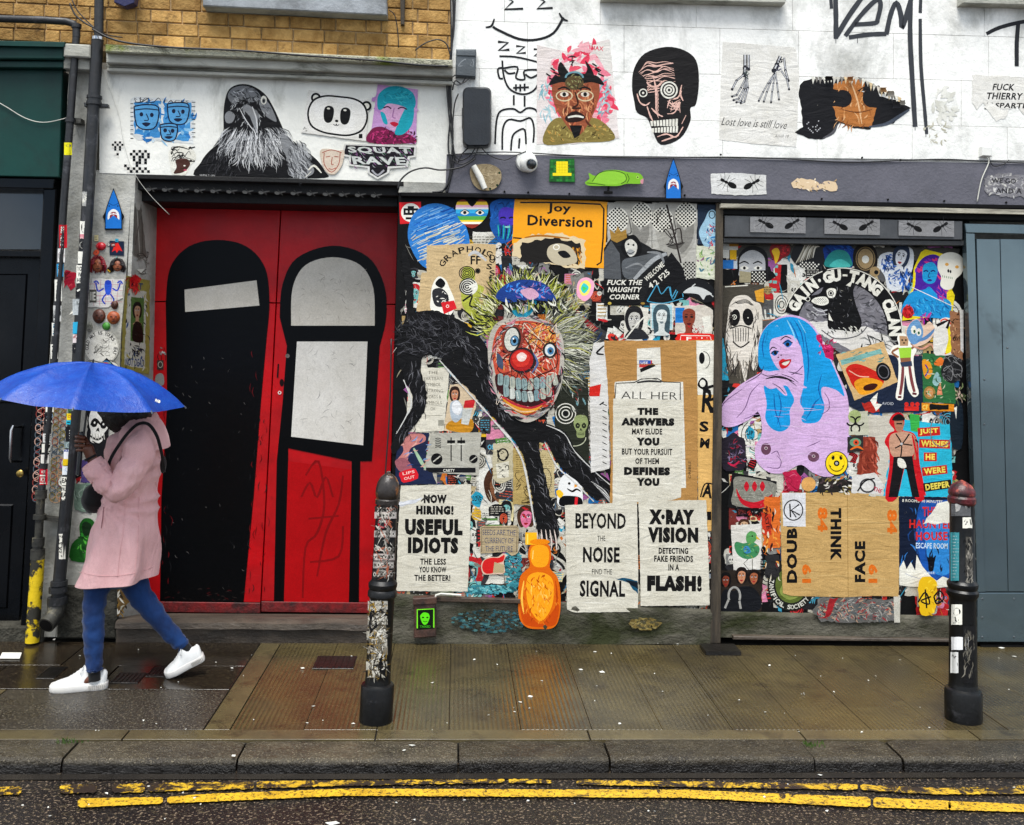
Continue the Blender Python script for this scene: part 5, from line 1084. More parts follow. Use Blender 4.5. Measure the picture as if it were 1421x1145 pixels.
def relief(name, cx, cy, rx, ry, dep, m, lab, hair=None, features=True, Y=0.003, cat_='mask'):
    o = empty(name, at(cx, cy + ry, Y), lab, cat_)
    mb = MB(); n = 16; vs = [at(cx, cy, Y - dep)]; k = 5
    for j in range(1, k + 1):
        f = j / k; d = dep * sqrt(max(0,1 - f * f))
        for i in range(n): a = 2 * pi * i / n; vs.append(at(cx + rx * f * cos(a) * (1 - .12 * max(0, sin(a))), cy + ry * f * sin(a), Y - d + .001))
    fs = [(0,1 + i, 1 + (i + 1) % n) for i in range(n)] + [(1 + (j - 1) * n + i, 1 + j * n + i, 1 + j * n + (i + 1) % n, 1 + (j - 1) * n + (i + 1) % n) for j in range(1, k) for i in range(n)]
    f_ = mesh_obj('mask_face', vs, fs, m, o, smooth=True)
    if hair:
        hm = MB(); R3 = random.Random(int(cx))
        for i in range(26):
            a = pi + pi * i / 25 + R3.uniform(-.1,.1); q = [at(cx + rx * .5 * cos(a), cy + ry * .75 * sin(a) - 1, Y - dep * .8)]
            q += [at(cx + rx * 1.1 * cos(a), cy + ry * 1.05 * sin(a), Y - dep * .7), at(cx + rx * 1.25 * cos(a), cy + ry * (1.0 * sin(a) + .5), Y - dep * .4), at(cx + rx * 1.1 * cos(a), cy + ry * R3.uniform(.7,1.1), Y - .004)]
            hm.tube(q, [.004,.0055,.005,.002],5)
        hm.build('mask_hair', hair, o, smooth=True)
    if features:
        fm = MB(); sc = rx / 11
        for sx in (-1,1): fm.tube([at(cx + sx * rx * .5, cy - ry * .18, Y - dep * .95), at(cx + sx * rx * .22, cy - ry * .2, Y - dep * 1.02)],.0022 * sc, 5)
        fm.tube([at(cx - rx * .28, cy + ry * .48, Y - dep * .92), at(cx + rx * .28, cy + ry * .48, Y - dep * .92)],.0024 * sc, 5)
        fm.build('mask_features', pmat('mask_dark', '#1d0f0a', rough=.6), o)
        nm = MB(); nm.tube([at(cx, cy - ry * .12, Y - dep * 1.0), at(cx, cy + ry * .22, Y - dep * 1.25)],[.002 * sc, .005 * sc],6); nm.build('mask_nose', m, o, smooth=True)
    return o
tan_ = pmat('clay_tan', '#a8603c', '#7f4428', rough=.5, nscale=20); brown_ = pmat('clay_brown', '#5a2c1a', '#3a1c10', rough=.5, nscale=20); redhair = pmat('mask_red_hair', '#8f1020', '#6a0a18', rough=.4)
dkb = pmat('mask_dark_hair', '#1c1210', rough=.5); orange_ = pmat('clay_orange', '#b0562a', '#7f3818', rough=.5, nscale=20); redg = pmat('red_lips', '#c01424', rough=.25); greenp = pmat('green_leaves_relief', '#3f8b2c', '#2c6a1e', rough=.5)
relief('face_mask', 135.5,367,9,11.5,.022, tan_, 'small face mask with long dark red hair on the pilaster', redhair)
relief('face_mask', 163,368,8.5,9,.02, tan_, 'small tan face mask with a dark hair band, right of the red-haired mask', dkb)
relief('face_mask', 159,423,5.5,6.5,.016, brown_, 'tiny dark face mask above the pair of round masks')
relief('face_mask', 137.5,439,9.5,10.5,.022, brown_, 'round dark brown mask, left of the pair above the plate poster')
relief('face_mask', 157.5,441,9.5,9.5,.022, orange_, 'round orange-brown mask, right of the pair above the plate poster')
relief('face_mask', 124,454,5,7,.014, M['cornice'], 'small grey plaster face above the round plate poster')
relief('leafy_mask', 147.5,453,6,6,.016, greenp, 'small green leafy head relief above the round plate poster', features=False, cat_='relief')
relief('lips_relief', 140,342,7.5,6,.018, redg, 'small glossy red lips relief over the red-haired mask', features=False, cat_='relief')
A = art(seed=120); A.paper([(152,334),(172,335),(172,355),(152,354)], '#1a2438', back='#10141c'); A.P([(155,350),(160,338),(164,337),(170,349),(165,347),(162,351),(160,347)], '#d7281f'); A.build('tile', 'dark blue tile with a red winged shape under the shark board', 'tile', 'gloss')
A = art(seed=121); A.paper([(128,386),(172,388),(170,414),(160,418),(150,427),(122,426),(124,404)], '#dedcd8', .6);
for x in range(132,170,8): A.L(x, 388, x - 2,424,.6, '#c98a98')
for y in range(394,424,8): A.L(124, y, 170, y + 1,.6, '#c98a98')
for p in ([(150,398),(150,408)],[(144,400),(136,404),(133,392)],[(156,400),(163,403),(167,392)],[(147,408),(142,416),(146,422)],[(153,408),(158,416),(154,422)],[(130,392),(134,390),(137,394)],[(163,393),(167,390),(170,394)]): A.S(p, 2, '#2344c0')
A.B([(145,394),(150,390),(155,394),(153,408),(147,408)], '#2f5ad8'); A.E(150,392,4.5,3.4, '#2344c0'); A.R(124,402,134,420, '#55544f'); A.T('IIE', 129,411,7,12, WH, 0,.02)
A.build('poster', 'gridded white sheet with a blue drawn robot figure on the pilaster', 'poster')
A = art(seed=122); A.E(140.5,482,24.5,24.5, '#e3e1d8', n=36); A.O(140.5,482,23.6,23.6,.7, '#8b8a82', n=36); A.arct('· COLD ART IS YOURS · EAT', 140.5,482,20,20,-210,30,5,3.6, '#1a1a1a', .02); A.scrib(130,470,152,494,14,1.0,['#8b8a84', '#b0aea6', '#5b5a56']); A.S([(118,505),(126,500),(140,503),(154,500),(163,506)],2, '#77756e', .4)
A.build('poster', 'round cream plate poster with black lettering on the pilaster', 'poster')
cheek = gen_plane(CK[0], CK[1], CK[2])
A = Art(0,.003,123, mp=cheek); A.paper([(176,383),(208,390),(207,520),(168,512),(170,450)], '#a99d4e', .8, back='#77703a'); A.P(A.tear([(178,400),(203,405),(201,512),(172,506)],.8), '#dad7c8'); A.hatch(rX(174,395,204,510),60,8,2,['#b9ad5c', '#e6e3d6', '#3a5a8b', '#1c1c1c'],80,40)
A.P([(182,412),(200,414),(199,476),(181,473)], '#5a7a3a'); face(A, 190.5,432,12,22, '#c99a78', '#17120e', lip='#a02a2a'); A.B([(184,472),(185,452),(190,446),(197,452),(198,474)], '#20140e'); A.T('ART', 189,397,18,9, '#22447c', 5,.02); A.T('NOT DEAD', 187,503,26,11, '#22447c', 5,.02); A.hatch(rE(188,486,7,8),20,8,1.6,['#22304c', '#101418'],60,60)
A.build('poster', 'tall olive and white torn poster with a small portrait on the door cheek', 'poster')
A = Art(0,.003,124, mp=cheek); A.paper([(187,283),(190,280),(196,284),(203,356),(194,360),(186,352)], '#77756d', .5, back='#5b5952'); A.S([(190,288),(192,320),(194,354)],1.5, '#b9b7ad', .4); A.S([(188,340),(196,300),(198,350)],1, '#55534c'); A.B([(188,286),(190,280),(195,284),(193,292)], '#c9c7bd'); A.scrib(190,350,206,380,8,1,['#3a3833', '#8b8980'])
A.build('paste_up', 'tall faded grey drapery print high on the door cheek', 'paste-up')
A = Art(0,.012,125, mp=cheek); A.hatch(rE(187,389,6,11),60,9,2,['#d3141e', '#a80f18', '#e83a30'],90,60); A.P([(190,374),(201,373),(196,379)], WH); A.build('ribbon', 'bunch of red ribbon hung on the door cheek', 'ribbon', 'gloss')
A = art(seed=119); scraps(A, rX(118,505,158,560),34,8,20,.35); scraps(A, rX(84,640,150,700),30,7,16,.3); scraps(A, rX(128,330,168,384),10,4,8,.4); A.build('paper_layers', 'small torn sticker scraps crowding the pilaster behind the woman', None, 'worn', kind='stuff')
A = art(seed=126); A.P(A.tear([(122,560),(150,558),(152,640),(148,660),(120,656)],1), '#16161a'); skull(A, 137,590,33,52, '#e8e7e2', K, 10, False); A.S([(126,590),(132,582),(140,590)],4, K, .5); A.S([(124,604),(136,610),(150,600)],3, K, .4); A.S([(128,612),(138,616),(148,606)],2, K, .4)
for k in range(5): A.L(128 + k * 4,602,129 + k * 4,610,1.4, '#b9b8b2')
A.build('paste_up', 'black and white grinning skull paste-up behind the raised hand', 'paste-up')
A = art(seed=127); A.P(A.tear([(112,640),(124,636),(150,650),(150,668),(112,670)],1), '#5b4a8b'); A.hatch(rX(112,640,150,668),24,8,3,['#7a6aa8', '#cfcfe0', '#d9b020', '#3a2f6a'],0,90); A.P(A.tear([(100,672),(128,670),(126,712),(104,708)],1.2), '#7c9484'); A.scrib(102,674,126,710,8,1.4,['#a9bcae', '#5b7264', '#dfe3dc'])
A.build('poster', 'torn purple and pale green posters low on the pilaster', 'poster')
A = art(seed=128); A.paper(cat([(99,778),(98,760),(104,750),(111,744),(110,730),(116,720),(126,720),(132,728),(131,742),(134,752),(134,778)], True, 3), '#1c5a1c', back='#cfd6c8'); A.hatch(rE(118,750,14,24),50,9,2.4,['#2f8b2c', '#0f3a12', '#5ac040', '#174a18'],60,60); A.B([(114,728),(120,724),(127,730),(124,742),(116,742)], '#0f2a10')
A.build('paste_up', 'green cut-out of a crouching figure at the foot of the pilaster', 'paste-up')
A = art(seed=129); A.P(A.tear([(147,812),(172,810),(180,835),(164,856),(150,858)],1.2), '#6b5330'); A.hatch(rX(148,812,175,854),34,10,2.4,['#b9b4a0', '#2a2418', '#8b6a2c', '#e6e3d8'],80,50); A.build('paper_layers', 'ragged brown and white paper remnants at the pilaster foot', None, 'worn', kind='stuff')

GR = '#1b1d20'
A = art(seed=130); A.S([(684,37),(692,42),(720,54),(745,55),(768,46),(782,24)],3.6, GR); A.S([(674,38),(682,36),(686,26)],3.2, GR, .4); A.S([(776,18),(781,26),(788,29)],3.2, GR, .4); A.S([(706,-2),(712,2),(700,13),(726,12)],3, GR, smooth=False); A.S([(750,-2),(756,2),(745,12),(767,11)],3, GR, smooth=False)
A.build('graffiti', 'black line drawing of a sleepy smiling face at the top edge', 'graffiti', 'paint')
A = art(seed=131)
for (x, y, s_) in ((699,64,1),(723,69,.85),(747,73,.8)): A.S([(x - 8 * s_, y - 6 * s_),(x + 6 * s_, y - 5 * s_),(x - 7 * s_, y + 6 * s_),(x + 8 * s_, y + 5 * s_)],3.6 * s_, GR, smooth=False)
for p in ([(693,78),(715,79),(738,84),(752,88)],[(697,84),(699,105),(706,122),(720,130),(735,129),(746,118),(750,92)],[(698,94),(691,96),(693,108),(698,109)],[(751,101),(756,104),(750,114)],[(697,95),(718,93),(716,108),(728,110),(728,98),(750,97)],[(700,97),(706,102),(715,101)],[(729,103),(737,108),(747,103)],[(712,122),(734,121)],[(716,117),(716,126)],[(722,117),(722,127)],[(728,116),(728,126)],[(713,132),(713,146)],[(728,133),(728,148)],
          [(687,200),(689,168),(695,154),(712,151),(722,156),(732,150),(744,153),(750,168),(749,190)],[(697,208),(698,178),(706,166),(722,168),(736,164),(741,178),(740,198)],[(709,209),(711,190),(718,182),(728,180),(730,200)],[(720,206),(721,192)]): A.S(p, 2.6, GR)
A.build('graffiti', 'black line drawing of a thin sleeping figure under three letters Z', 'graffiti', 'paint')
A = art(seed=132); A.paper([(745,62),(770,68),(790,72),(818,60),(846,55),(851,110),(859,192),(800,200),(745,200)], '#e9dfdc', .5); A.hatch(rE(800,125,46,62),170,16,7,['#f0586f', '#f2859a', '#e83f5c', '#f5b3bd'],0,90); A.P(A.tear([(822,62),(846,58),(850,105),(838,96)],1), '#e6e2dc')
A.hatch(rX(752,108,766,160),20,14,2.4,['#7fb4c0', '#a9ccd2'],70,60); A.hatch(rX(832,108,846,160),20,14,2.4,['#7fb4c0', '#a9ccd2'],100,60)
A.B([(755,200),(762,172),(780,164),(800,190),(818,164),(840,172),(852,194),(800,198)], '#8b7a3f'); A.hatch(rX(758,174,848,195),70,6,1.6,['#5a4a20', '#b9a860', '#2a2412', '#c99a4a'],0,90)
A.B([(766,118),(772,106),(798,102),(824,106),(832,120),(830,140),(820,165),(806,186),(796,186),(778,162),(768,140)], '#9a5236'); A.hatch(rE(799,140,26,34),90,12,2.4,['#c47a50', '#7a3a24', '#e0a070', '#5a2a1a', '#b9603c'],80,40)
A.B([(762,118),(770,104),(776,106),(790,102),(808,102),(824,104),(832,108),(838,118),(820,114),(800,118),(780,114)], K); A.P(cat([(778,106),(774,96),(778,86),(786,96),(790,104)], True, 4), K); A.P(cat([(812,104),(815,96),(812,84),(820,94),(824,106)], True, 4), K); A.O(797,108,12,8,2.6, '#6b98a4', a0=180, a1=360); A.E(797,115,13,10, '#5b4a2c'); A.hatch(rE(797,115,12,9),24,6,1.6,['#8b8b5a', '#2a2a1a'],0,90)
for x in (783,812): A.O(x, 133,11,7,1.8, '#d8c49c'); A.E(x, 131,6,3.6, '#e6dccc'); A.E(x, 131,2.6,3, K); A.S([(x - 9,124),(x, 121),(x + 8,125)],2.6, K, .4)
A.S([(798,128),(802,144),(794,150),(806,150)],2.4, '#3a1c10'); A.B([(784,164),(792,156),(802,155),(812,162),(806,168),(790,170)], '#26100c'); A.S([(788,163),(800,161),(810,163)],3, WH, .3); A.P([(790,174),(808,174),(804,188),(797,192)], K); A.S([(794,78),(794,92)],1.6, '#2a1a1c'); A.S([(788,80),(794,78),(800,80)],2, '#2a1a1c', .5); A.S([(790,86),(797,84),(792,90)],1, '#2a1a1c'); A.T('HAX', 829,67,17,6, '#d83050', 6,.02)
for (x, y) in ((770,98),(828,92),(832,100),(764,106)): A.S([(x - 6, y - 4),(x, y),(x - 2, y + 2),(x + 6, y + 6)],2, K, smooth=False)
A.build('poster', 'pink and white torn poster of a horned bespectacled man', 'poster')
A = art(seed=133); A.paper(cat([(877,120),(880,95),(895,74),(925,65),(950,70),(966,84),(970,112),(966,144),(958,150),(958,168),(944,192),(917,201),(905,180),(898,164),(884,156),(880,140)], True, 4), '#1a1819', back='#1a1819')
PK = '#efc2b4'
for k in range(17): y = 86 + k * 2.5; A.S([(886 + abs(k - 3) * 1.6, y + 10 - k),(898, y + A.r.uniform(-3,3)),(910, y + A.r.uniform(-2,5)),(922, y - 2 + A.r.uniform(-3,3)),(934 + k * .3, y + A.r.uniform(-3,3))],1.2, PK, .6, rag=.3)
for k in range(7): A.S([(906 + k, 104 + k * 3),(910,120 + k * 5),(914,134 + k * 5)],1.2, PK, .5)
for k in range(12): A.S([(926 + k * 1.6,140 + k % 4 * 5),(932 + k, 144 + k % 3 * 4),(944,138 + k * 1.7)],1.1, PK, .6)
for p in ([(884,130),(888,142),(896,146),(902,142)],[(946,118),(944,130),(948,140)],[(898,148),(902,160),(906,168)],[(928,140),(936,148),(944,142),(936,156),(926,158)],[(926,150),(930,138),(940,136),(946,126)],[(912,190),(925,186),(938,190),(948,176)],[(918,196),(930,192),(942,188)],[(904,150),(912,158),(920,162)],[(946,172),(952,160)]): A.S(p, 2.2, PK, .5, rag=.3)
A.E(892.5,129,7,7, '#141314'); A.O(892.5,129,5.2,5.2,1.5, WH); A.E(892.5,129,1.6,1.6, WH); A.E(928.5,125,13.5,13.5, '#141314')
for r_ in (3,6.6,11): A.O(928.5,125, r_, r_, 2.2, WH)
for k in range(9): A.L(904 + k * 4.4,168 - k * .4,905 + k * 4.2,175,3.2, WH); A.L(906 + k * 4.2,178 - k * .4,906 + k * 4.1,184,3, WH)
A.build('paste_up', 'black skull paste-up with pink vein lines and ringed eyes', 'paste-up')
A = art(seed=134); A.paper([(1003,58),(1058,62),(1104,66),(1109,104),(1105,204),(1050,200),(998,194),(1000,120)], '#eae8e2', .4); wrinkle(A, 1002,64,1100,196,14,('#f2f0ea', '#d5d3cc'))
BN = '#2a2c34'
def bones(pts, w):
    for a, b in zip(pts, pts[1:]): A.S([a, ((a[0] + b[0]) / 2,(a[1] + b[1]) / 2), b], w, BN, .0); A.S([a, b], w * .4, '#d9dbe0', smooth=False); A.E(b[0], b[1], w * .7, w * .7, BN, n=8)
bones([(1034,76),(1034,94),(1033,104)],5); bones([(1039,76),(1039,96)],3.4); bones([(1032,104),(1022,112),(1016,124)],2.8)
for x1, y1, x2, y2 in ((1028,122,1016,134),(1032,124,1018,139),(1035,124,1022,142),(1038,122,1028,143)): bones([(1036,106),(x1, y1),((x1 + x2) / 2, y2 - 2),(x2, y2)],2.4)
A.hatch(rE(1035,102,4,6),14,4,1.2,['#4a5a58', '#2a2c34'],0,90)
bones([(1083,78),(1078,90),(1074,98)],5); bones([(1088,80),(1090,98),(1094,112)],3); bones([(1084,98),(1092,110),(1095,124)],2.4)
for x2, y2 in ((1053,140),(1060,141),(1070,142),(1081,138)): bones([(1076,100),((1076 * 1.1 + x2 * .9) / 2,116),((1076 * .5 + x2 * 1.5) / 2,128),(x2, y2)],2.2)
A.hatch(rE(1077,96,5,5),14,4,1.2,['#4a4a68', '#2a2c34'],0,90); A.hatch(rE(1080,86,5,4),10,4,1.2,['#2a2c34'],0,90)
A.T('Lost love is still love', 1047.5,171,90,11, '#1c1c1e', 3.5,-.003,.3); A.T('Amsll 18', 1085,189,19,4, '#3a3a3c', 2,-.01,.3)
A.build('poster', 'white poster with two skeleton hands lettered Lost love is still love', 'poster')
A = art(seed=135); A.paper([(1110,118),(1116,112)] + A.tear([(1122,110),(1150,108),(1190,110),(1225,122),(1246,136)],2.4,3)[:-12] + [(1246,140),(1252,144),(1264,150),(1248,160),(1240,172),(1210,174),(1208,180),(1186,178),(1165,170),(1156,186),(1140,194),(1122,192),(1103,184),(1114,176),(1112,150),(1108,130)], '#16161a', .6, back=WH)
A.P(A.tear([(1156,116),(1174,112),(1180,108),(1200,112),(1200,120),(1190,126),(1198,128),(1198,146),(1216,150),(1210,176),(1186,176),(1162,168),(1156,148),(1174,148),(1180,140),(1178,126),(1156,124)],.8), '#b8743a')
A.hatch(rX(1162,114,1208,174),50,12,1.6,['#d6955a', '#8b4f22', '#e3b07c', '#a05f2c'],100,40); A.S([(1180,112),(1190,140),(1196,172)],2.4, '#e6b98a', .6); A.S([(1168,152),(1190,156),(1210,152)],1.6, '#6b3a18', .5)
A.E(1170,137,12,12, '#16161a'); A.E(1209,136,12,13, '#16161a'); A.S([(1206,176),(1230,172),(1250,160),(1262,152)],5, '#4a5260', .6); A.S([(1142,192),(1156,184),(1162,172)],4, '#55555a', .7)
for x in range(1126,1250,5): A.P([(x, 106 + max(0, x - 1190) * .5),(x + 5,108 + max(0, x - 1190) * .5),(x + A.r.uniform(0,4),114 + max(0, x - 1190) * .55 + A.r.uniform(0,5))], A.r.choice([WH, '#cfcbbf', '#e0c9a0', '#8b8780']))
A.dots(lambda x, y: A.r.random() < .3,1118,166,1140,186,4,1, '#b9b9bd')
A.build('poster', 'torn curling black sheet with a brown strap shape across its middle', 'poster')
def flap(px, py, w, h, Y, col, seed, parent):
    r = random.Random(seed); vs = []; n = 6
    for i in range(n + 1):
        f = i / n; d = .03 * f * f
        for s_ in (-1,0,1): vs.append(at(px + s_ * w / 2 + r.uniform(-1,1), py - h * f + r.uniform(-.6,.6), Y - .006 - d - .004 * abs(s_)))
    fs = [(i * 3 + k, i * 3 + k + 1,(i + 1) * 3 + k + 1,(i + 1) * 3 + k) for i in range(n) for k in (0,1)]
    return mesh_obj('torn_flap', vs, fs, pmat('flap_' + col[1:], col, rough=.7), parent, smooth=True)
_tp = [o for o in COL.objects if o.get('label', '').startswith('torn curling')][0]
for i, (x, y, w_, h_, c_) in enumerate(((1236,134,9,8, '#d8d0c0'),(1244,150,10,9, '#2a2a30'),(1226,128,8,7, '#b98a5a'),(1150,112,10,6, '#1a1a1e'),(1252,146,8,7, '#c9c4b8'),(1180,112,8,6, '#c98a50'))): flap(x, y, w_, h_, 0, c_, i, _tp)
A = art(seed=136)
for p, w_ in (([(1152,-12),(1154,12)],5),([(1159,-14),(1160,20),(1160,54)],7),([(1160,52),(1178,22),(1198,-6)],7),([(1173,50),(1194,22),(1216,0),(1222,6),(1218,26),(1214,32),(1186,34)],6.5),([(1178,52),(1205,48),(1230,47)],6.5),([(1230,48),(1236,20),(1244,4),(1250,20),(1252,38),(1260,14),(1266,-8)],7),([(1264,-6),(1263,50),(1266,110),(1270,176)],7),([(1278,-10),(1277,18)],5),([(1277,26),(1278,90),(1283,150),(1286,186)],5)): A.S(p, w_, '#3a3d42', .08, rag=.06)
for x, y0, y1 in ((1160,50,60),(1270,170,181),(1190,52,60),(1285,182,190)): A.S([(x, y0),(x, y1)],2, '#3a3d42', .6)
A.build('graffiti', 'large dark spray tag with two long drips at the top', 'graffiti', 'paint')
A = art(seed=137); A.S([(1369,47),(1388,38),(1421,30),(1450,28)],5.4, '#26282c', .1); A.S([(1413,33),(1411,60),(1411,92)],6, '#26282c', .05); A.build('graffiti', 'sprayed black letter T near the top right corner', 'graffiti', 'paint')
A = art(seed=138); A.paper([(1350,104),(1405,106),(1440,108),(1440,165),(1420,158),(1412,148),(1400,152),(1396,164),(1380,166),(1372,152),(1364,142),(1356,152),(1349,142)], '#ebe9e3', 1.0); A.T('FUCK', 1393,121,30,9.5, '#1a1a1c', 1,.03,.2); A.T('THIERRY', 1394,133.5,50,9.5, '#1a1a1c', 1,.03,.2); A.T('JASPARTE', 1396,147.5,58,9.5, '#1a1a1c', 1,.03,.2); A.P(A.tear([(1366,148),(1372,142),(1392,152),(1396,162),(1382,168)],1), '#f4f2ec')
A.build('poster', 'white tattered poster lettered Fuck Thierry Jasparte at the right edge', 'poster')
A = art(seed=139); A.hatch(rE(1308,150,14,26),60,10,5,['#d9d9d0', '#e3e2da', '#cfcec4'],0,90); A.hatch(rE(1300,185,20,12),20,8,2,['#c4c0ae', '#b4b09c'],0,90); A.build('stain', 'pale scraped patch where a poster was peeled, right of the drips', 'stain', 'paint')

GB = -.02
def gart(seed, z=.003, Y=GB): A = Art(Y, z, seed); return A
A = gart(140,.012); A.paper(cat([(652,236),(660,229),(680,228),(694,236),(695,250),(686,262),(668,264),(656,254)], True, 4), '#a99878', back='#1c3a24'); A.hatch(rE(676,246,16,14),50,6,1.2,['#bfae8c', '#8f7e60', '#c9b898'],0,90)
for (x, y) in ((693,240),(680,262),(690,257)): A.E(x, y, 1.6,1.6, '#1c3a24')
wd = A.build('wooden_plaque', 'oval wooden plaque with a rolled white paper across its left side', 'plaque', 'worn')
mb = MB(); mb.tube([at(657,230, GB - .03), at(666,246, GB - .026), at(673,262, GB - .03)],[.016,.019,.015],10); autosmooth(mb.build('paper_roll', M['litter'], wd))
dc = empty('security_camera', at(733,238, GB - .05), 'white dome security camera on the grey beam', 'camera')
tl = Matrix.Rotation(radians(-28),3, 'X') @ Matrix.Rotation(radians(22),3, 'Y')
autosmooth(MB().lathe(at(730,225, GB),[(.060,-.002),(.060,.022),(.054,.034),(.046,.036)],32, 'Y').build('camera_base', M['white_plastic'], dc),30)
autosmooth(MB().lathe(at(733,227, GB - .034),[(.05,-.01),(.051,.012),(.047,.028),(.036,.036),(.028,.037),(.027,.030)],32, 'Y', Matrix.Rotation(radians(18),3, 'Z') @ Matrix.Rotation(radians(14),3, 'X')).build('camera_housing', M['white_plastic'], dc),40)
autosmooth(MB().lathe(at(738,228, GB - .066),[(.029,-.004),(.027,.004),(.018,.010),(.006,.013)],24, 'Y', Matrix.Rotation(radians(18),3, 'Z') @ Matrix.Rotation(radians(14),3, 'X')).build('camera_lens', M['glass'], dc))
A = gart(141,.01); A.paper([(763,221),(797,220),(798,253),(762,252)], '#1d5a24', back='#123a16')
for i in range(8):
    for j in range(8): A.R(764 + i * 4.15,222 + j * 3.8,767.7 + i * 4.15,225.3 + j * 3.8, A.r.choice(['#236b2a', '#1b5221', '#2a7a30']))
A.R(772,224,788,240, '#f2da1c'); A.R(767,240,793,244, '#f2da1c');
for i in range(1,4): A.R(772 + i * 4 - .2,224,772 + i * 4 + .2,240, '#b9a812')
for j in range(1,5): A.R(770,224 + j * 4 - .2,790,224 + j * 4 + .2, '#b9a812')
A.build('mosaic', 'green square tile mosaic with a yellow top-hat shape on the grey beam', 'mosaic', 'gloss')
gb_ = gart(142,.03); gb_.paper(cat([(812,253),(818,248),(817,240),(826,244),(838,237),(856,236),(872,239),(888,241),(893,250),(888,255),(870,255),(858,258),(840,258),(824,258),(815,257)], True, 4), '#7ab52c', back='#3f6a14')
gb_.B([(822,252),(830,242),(845,237.5),(862,239),(869,247),(862,254),(845,256),(830,254)], '#8bc63a'); gb_.S([(822,252),(832,240),(850,237),(866,241),(869,250),(862,255)],1, '#2c4a10'); gb_.S([(870,241),(873,248),(870,254)],1, '#2c4a10'); gb_.E(885,246,2,2.2, '#a9d85a'); gb_.E(885,246,1,1.2, K); gb_.B([(889,250),(893,248),(892,255),(889,254)], '#c98a94'); gb_.S([(814,254),(826,255),(840,257)],.9, '#2c4a10')
bo = gb_.build('cut_out', 'bright green bird-shaped board on a small bracket on the grey beam', 'cut-out', 'gloss')
MB().tube([at(845,256, GB - .02), at(844,266, GB - .02)],.006,6).build('bracket', M['dark_trim'], bo); MB().tube([at(838,267, GB - .02), at(850,267, GB - .02)],.008,6).build('bracket_foot', M['dark_trim'], bo)
def ant(A, x, y, s, rot):
    A.push(x, y, s, s, rot); A.E(8,0,8,4.6, K); A.E(-3,0,4,2.4, K); A.E(-10,0,3.6,2.8, '#1c1c1e'); A.S([(-10,0),(2,0)],2.4, K)
    for q in (-6,-3,0):
        for sg in (-1,1): A.S([(q, 0),(q + (q + 3) * 1.2, sg * 8),(q + (q + 3) * 2.4, sg * 13)],.7, '#2a2a2c', .2)
    A.S([(-12,-1),(-17,-7)],.6, K); A.S([(-12,1),(-18,5)],.6, K); A.pop()
A = gart(143); A.paper([(986,241),(1020,240),(1063,243),(1064,270),(1020,271),(987,269)], '#dcdcda', .5, back='#8b8b88'); ant(A, 1010,254,.85,28); ant(A, 1044,255,.85,150); A.build('poster', 'white ant print pasted on the grey beam', 'poster')
A = gart(144); A.P(A.tear(cat([(1098,254),(1106,248),(1125,249),(1134,252),(1140,255),(1150,250),(1160,254),(1163,262),(1155,266),(1142,262),(1132,264),(1115,262),(1102,261)], True, 2),1.2,3), '#dcc3a0'); A.hatch(rX(1102,250,1158,263),30,5,1.5,['#f0e0c4', '#b89a70', '#77707a'],0,90); A.build('stain', 'scraped cream paint patch on the grey beam', 'stain', 'paint')
A = gart(145); A.P(A.tear([(1366,246),(1385,240),(1425,244),(1440,250),(1438,276),(1395,272),(1368,270)],2.2,3), '#8b8a90'); A.hatch(rX(1366,244,1425,272),70,6,2,['#b9b8ba', '#dcdbd8', '#66656c', '#c9c8c6'],0,90); A.T('WE GO', 1393,251,34,7, '#2a2a2e', 2,.02); A.T('AND A', 1400,265,36,7, '#2a2a2e', 2,.02)
A.build('poster', 'shredded white lettering remnants on the grey beam at the right edge', 'poster', 'worn')
for i, (x0, lab) in enumerate(((1041, 'leftmost of the three ant prints on the shutter housing'),(1144, 'middle of the three ant prints on the shutter housing'),(1247, 'rightmost of the three ant prints on the shutter housing'))):
    A = gart(150 + i, .004,-.024); y0 = 301 + i * 2.4; A.paper([(x0, y0),(x0 + 77, y0 + 1),(x0 + 77, y0 + 23),(x0, y0 + 21)], '#8b8b8d', .1, back='#4a4a4c'); ant(A, x0 + 21, y0 + 9,.8,28); ant(A, x0 + 59, y0 + 9,.8,148); A.build('poster', 'grey ' + lab, 'poster', 'paper', 'three ant prints on the shutter housing')
RA = RP
def ra(seed, z=.0015): return Art(RA, z, seed)
A = ra(200,.0008)
scraps(A, rX(1016,352,1322,835),150,28,54,.3)
scraps(A, rX(1008,345,1330,845),300,9,22,.42)
A.P(A.tear([(1004,338),(1332,344),(1330,362),(1004,356)],2), '#4b4a46'); weather(A, 1004,340,1332,850,700,('#e9e6dc', '#cfccc0', '#111113', '#2a2a2c', '#8b8980', '#c9252b', '#d97a2b', '#3f9dbf'))
A.build('paper_layers', 'torn layers of old posters and stickers covering the recessed wall', None, 'worn', kind='stuff')
A = ra(201)
for (x0, y0, x1, y1, c) in ((1002,338,1012,350, '#c9c9c4'),(1012,334,1025,342, '#b07a2a'),(1012,342,1024,347, '#d9d6cc'),(1003,347,1012,358, WH),(1012,347,1013,360, K),(1013,347,1022,360, '#f0bc20'),(1000,356,1003,364, '#8b2020'),(1003,361,1018,373, '#2472c0'),(1018,362,1024,373, '#c9d4e0')): A.R(x0, y0, x1, y1, c)
A.build('poster', 'small primary-coloured block print in the top left corner of the recessed collage', 'poster')
A = ra(202); A.paper(cat([(1024,378),(1024,358),(1034,344),(1050,342),(1064,352),(1066,380),(1060,390),(1030,392)], True, 3), '#1a1a1c'); A.B([(1026,374),(1028,356),(1044,347),(1060,356),(1062,376),(1060,384),(1028,384)], '#b9babb')
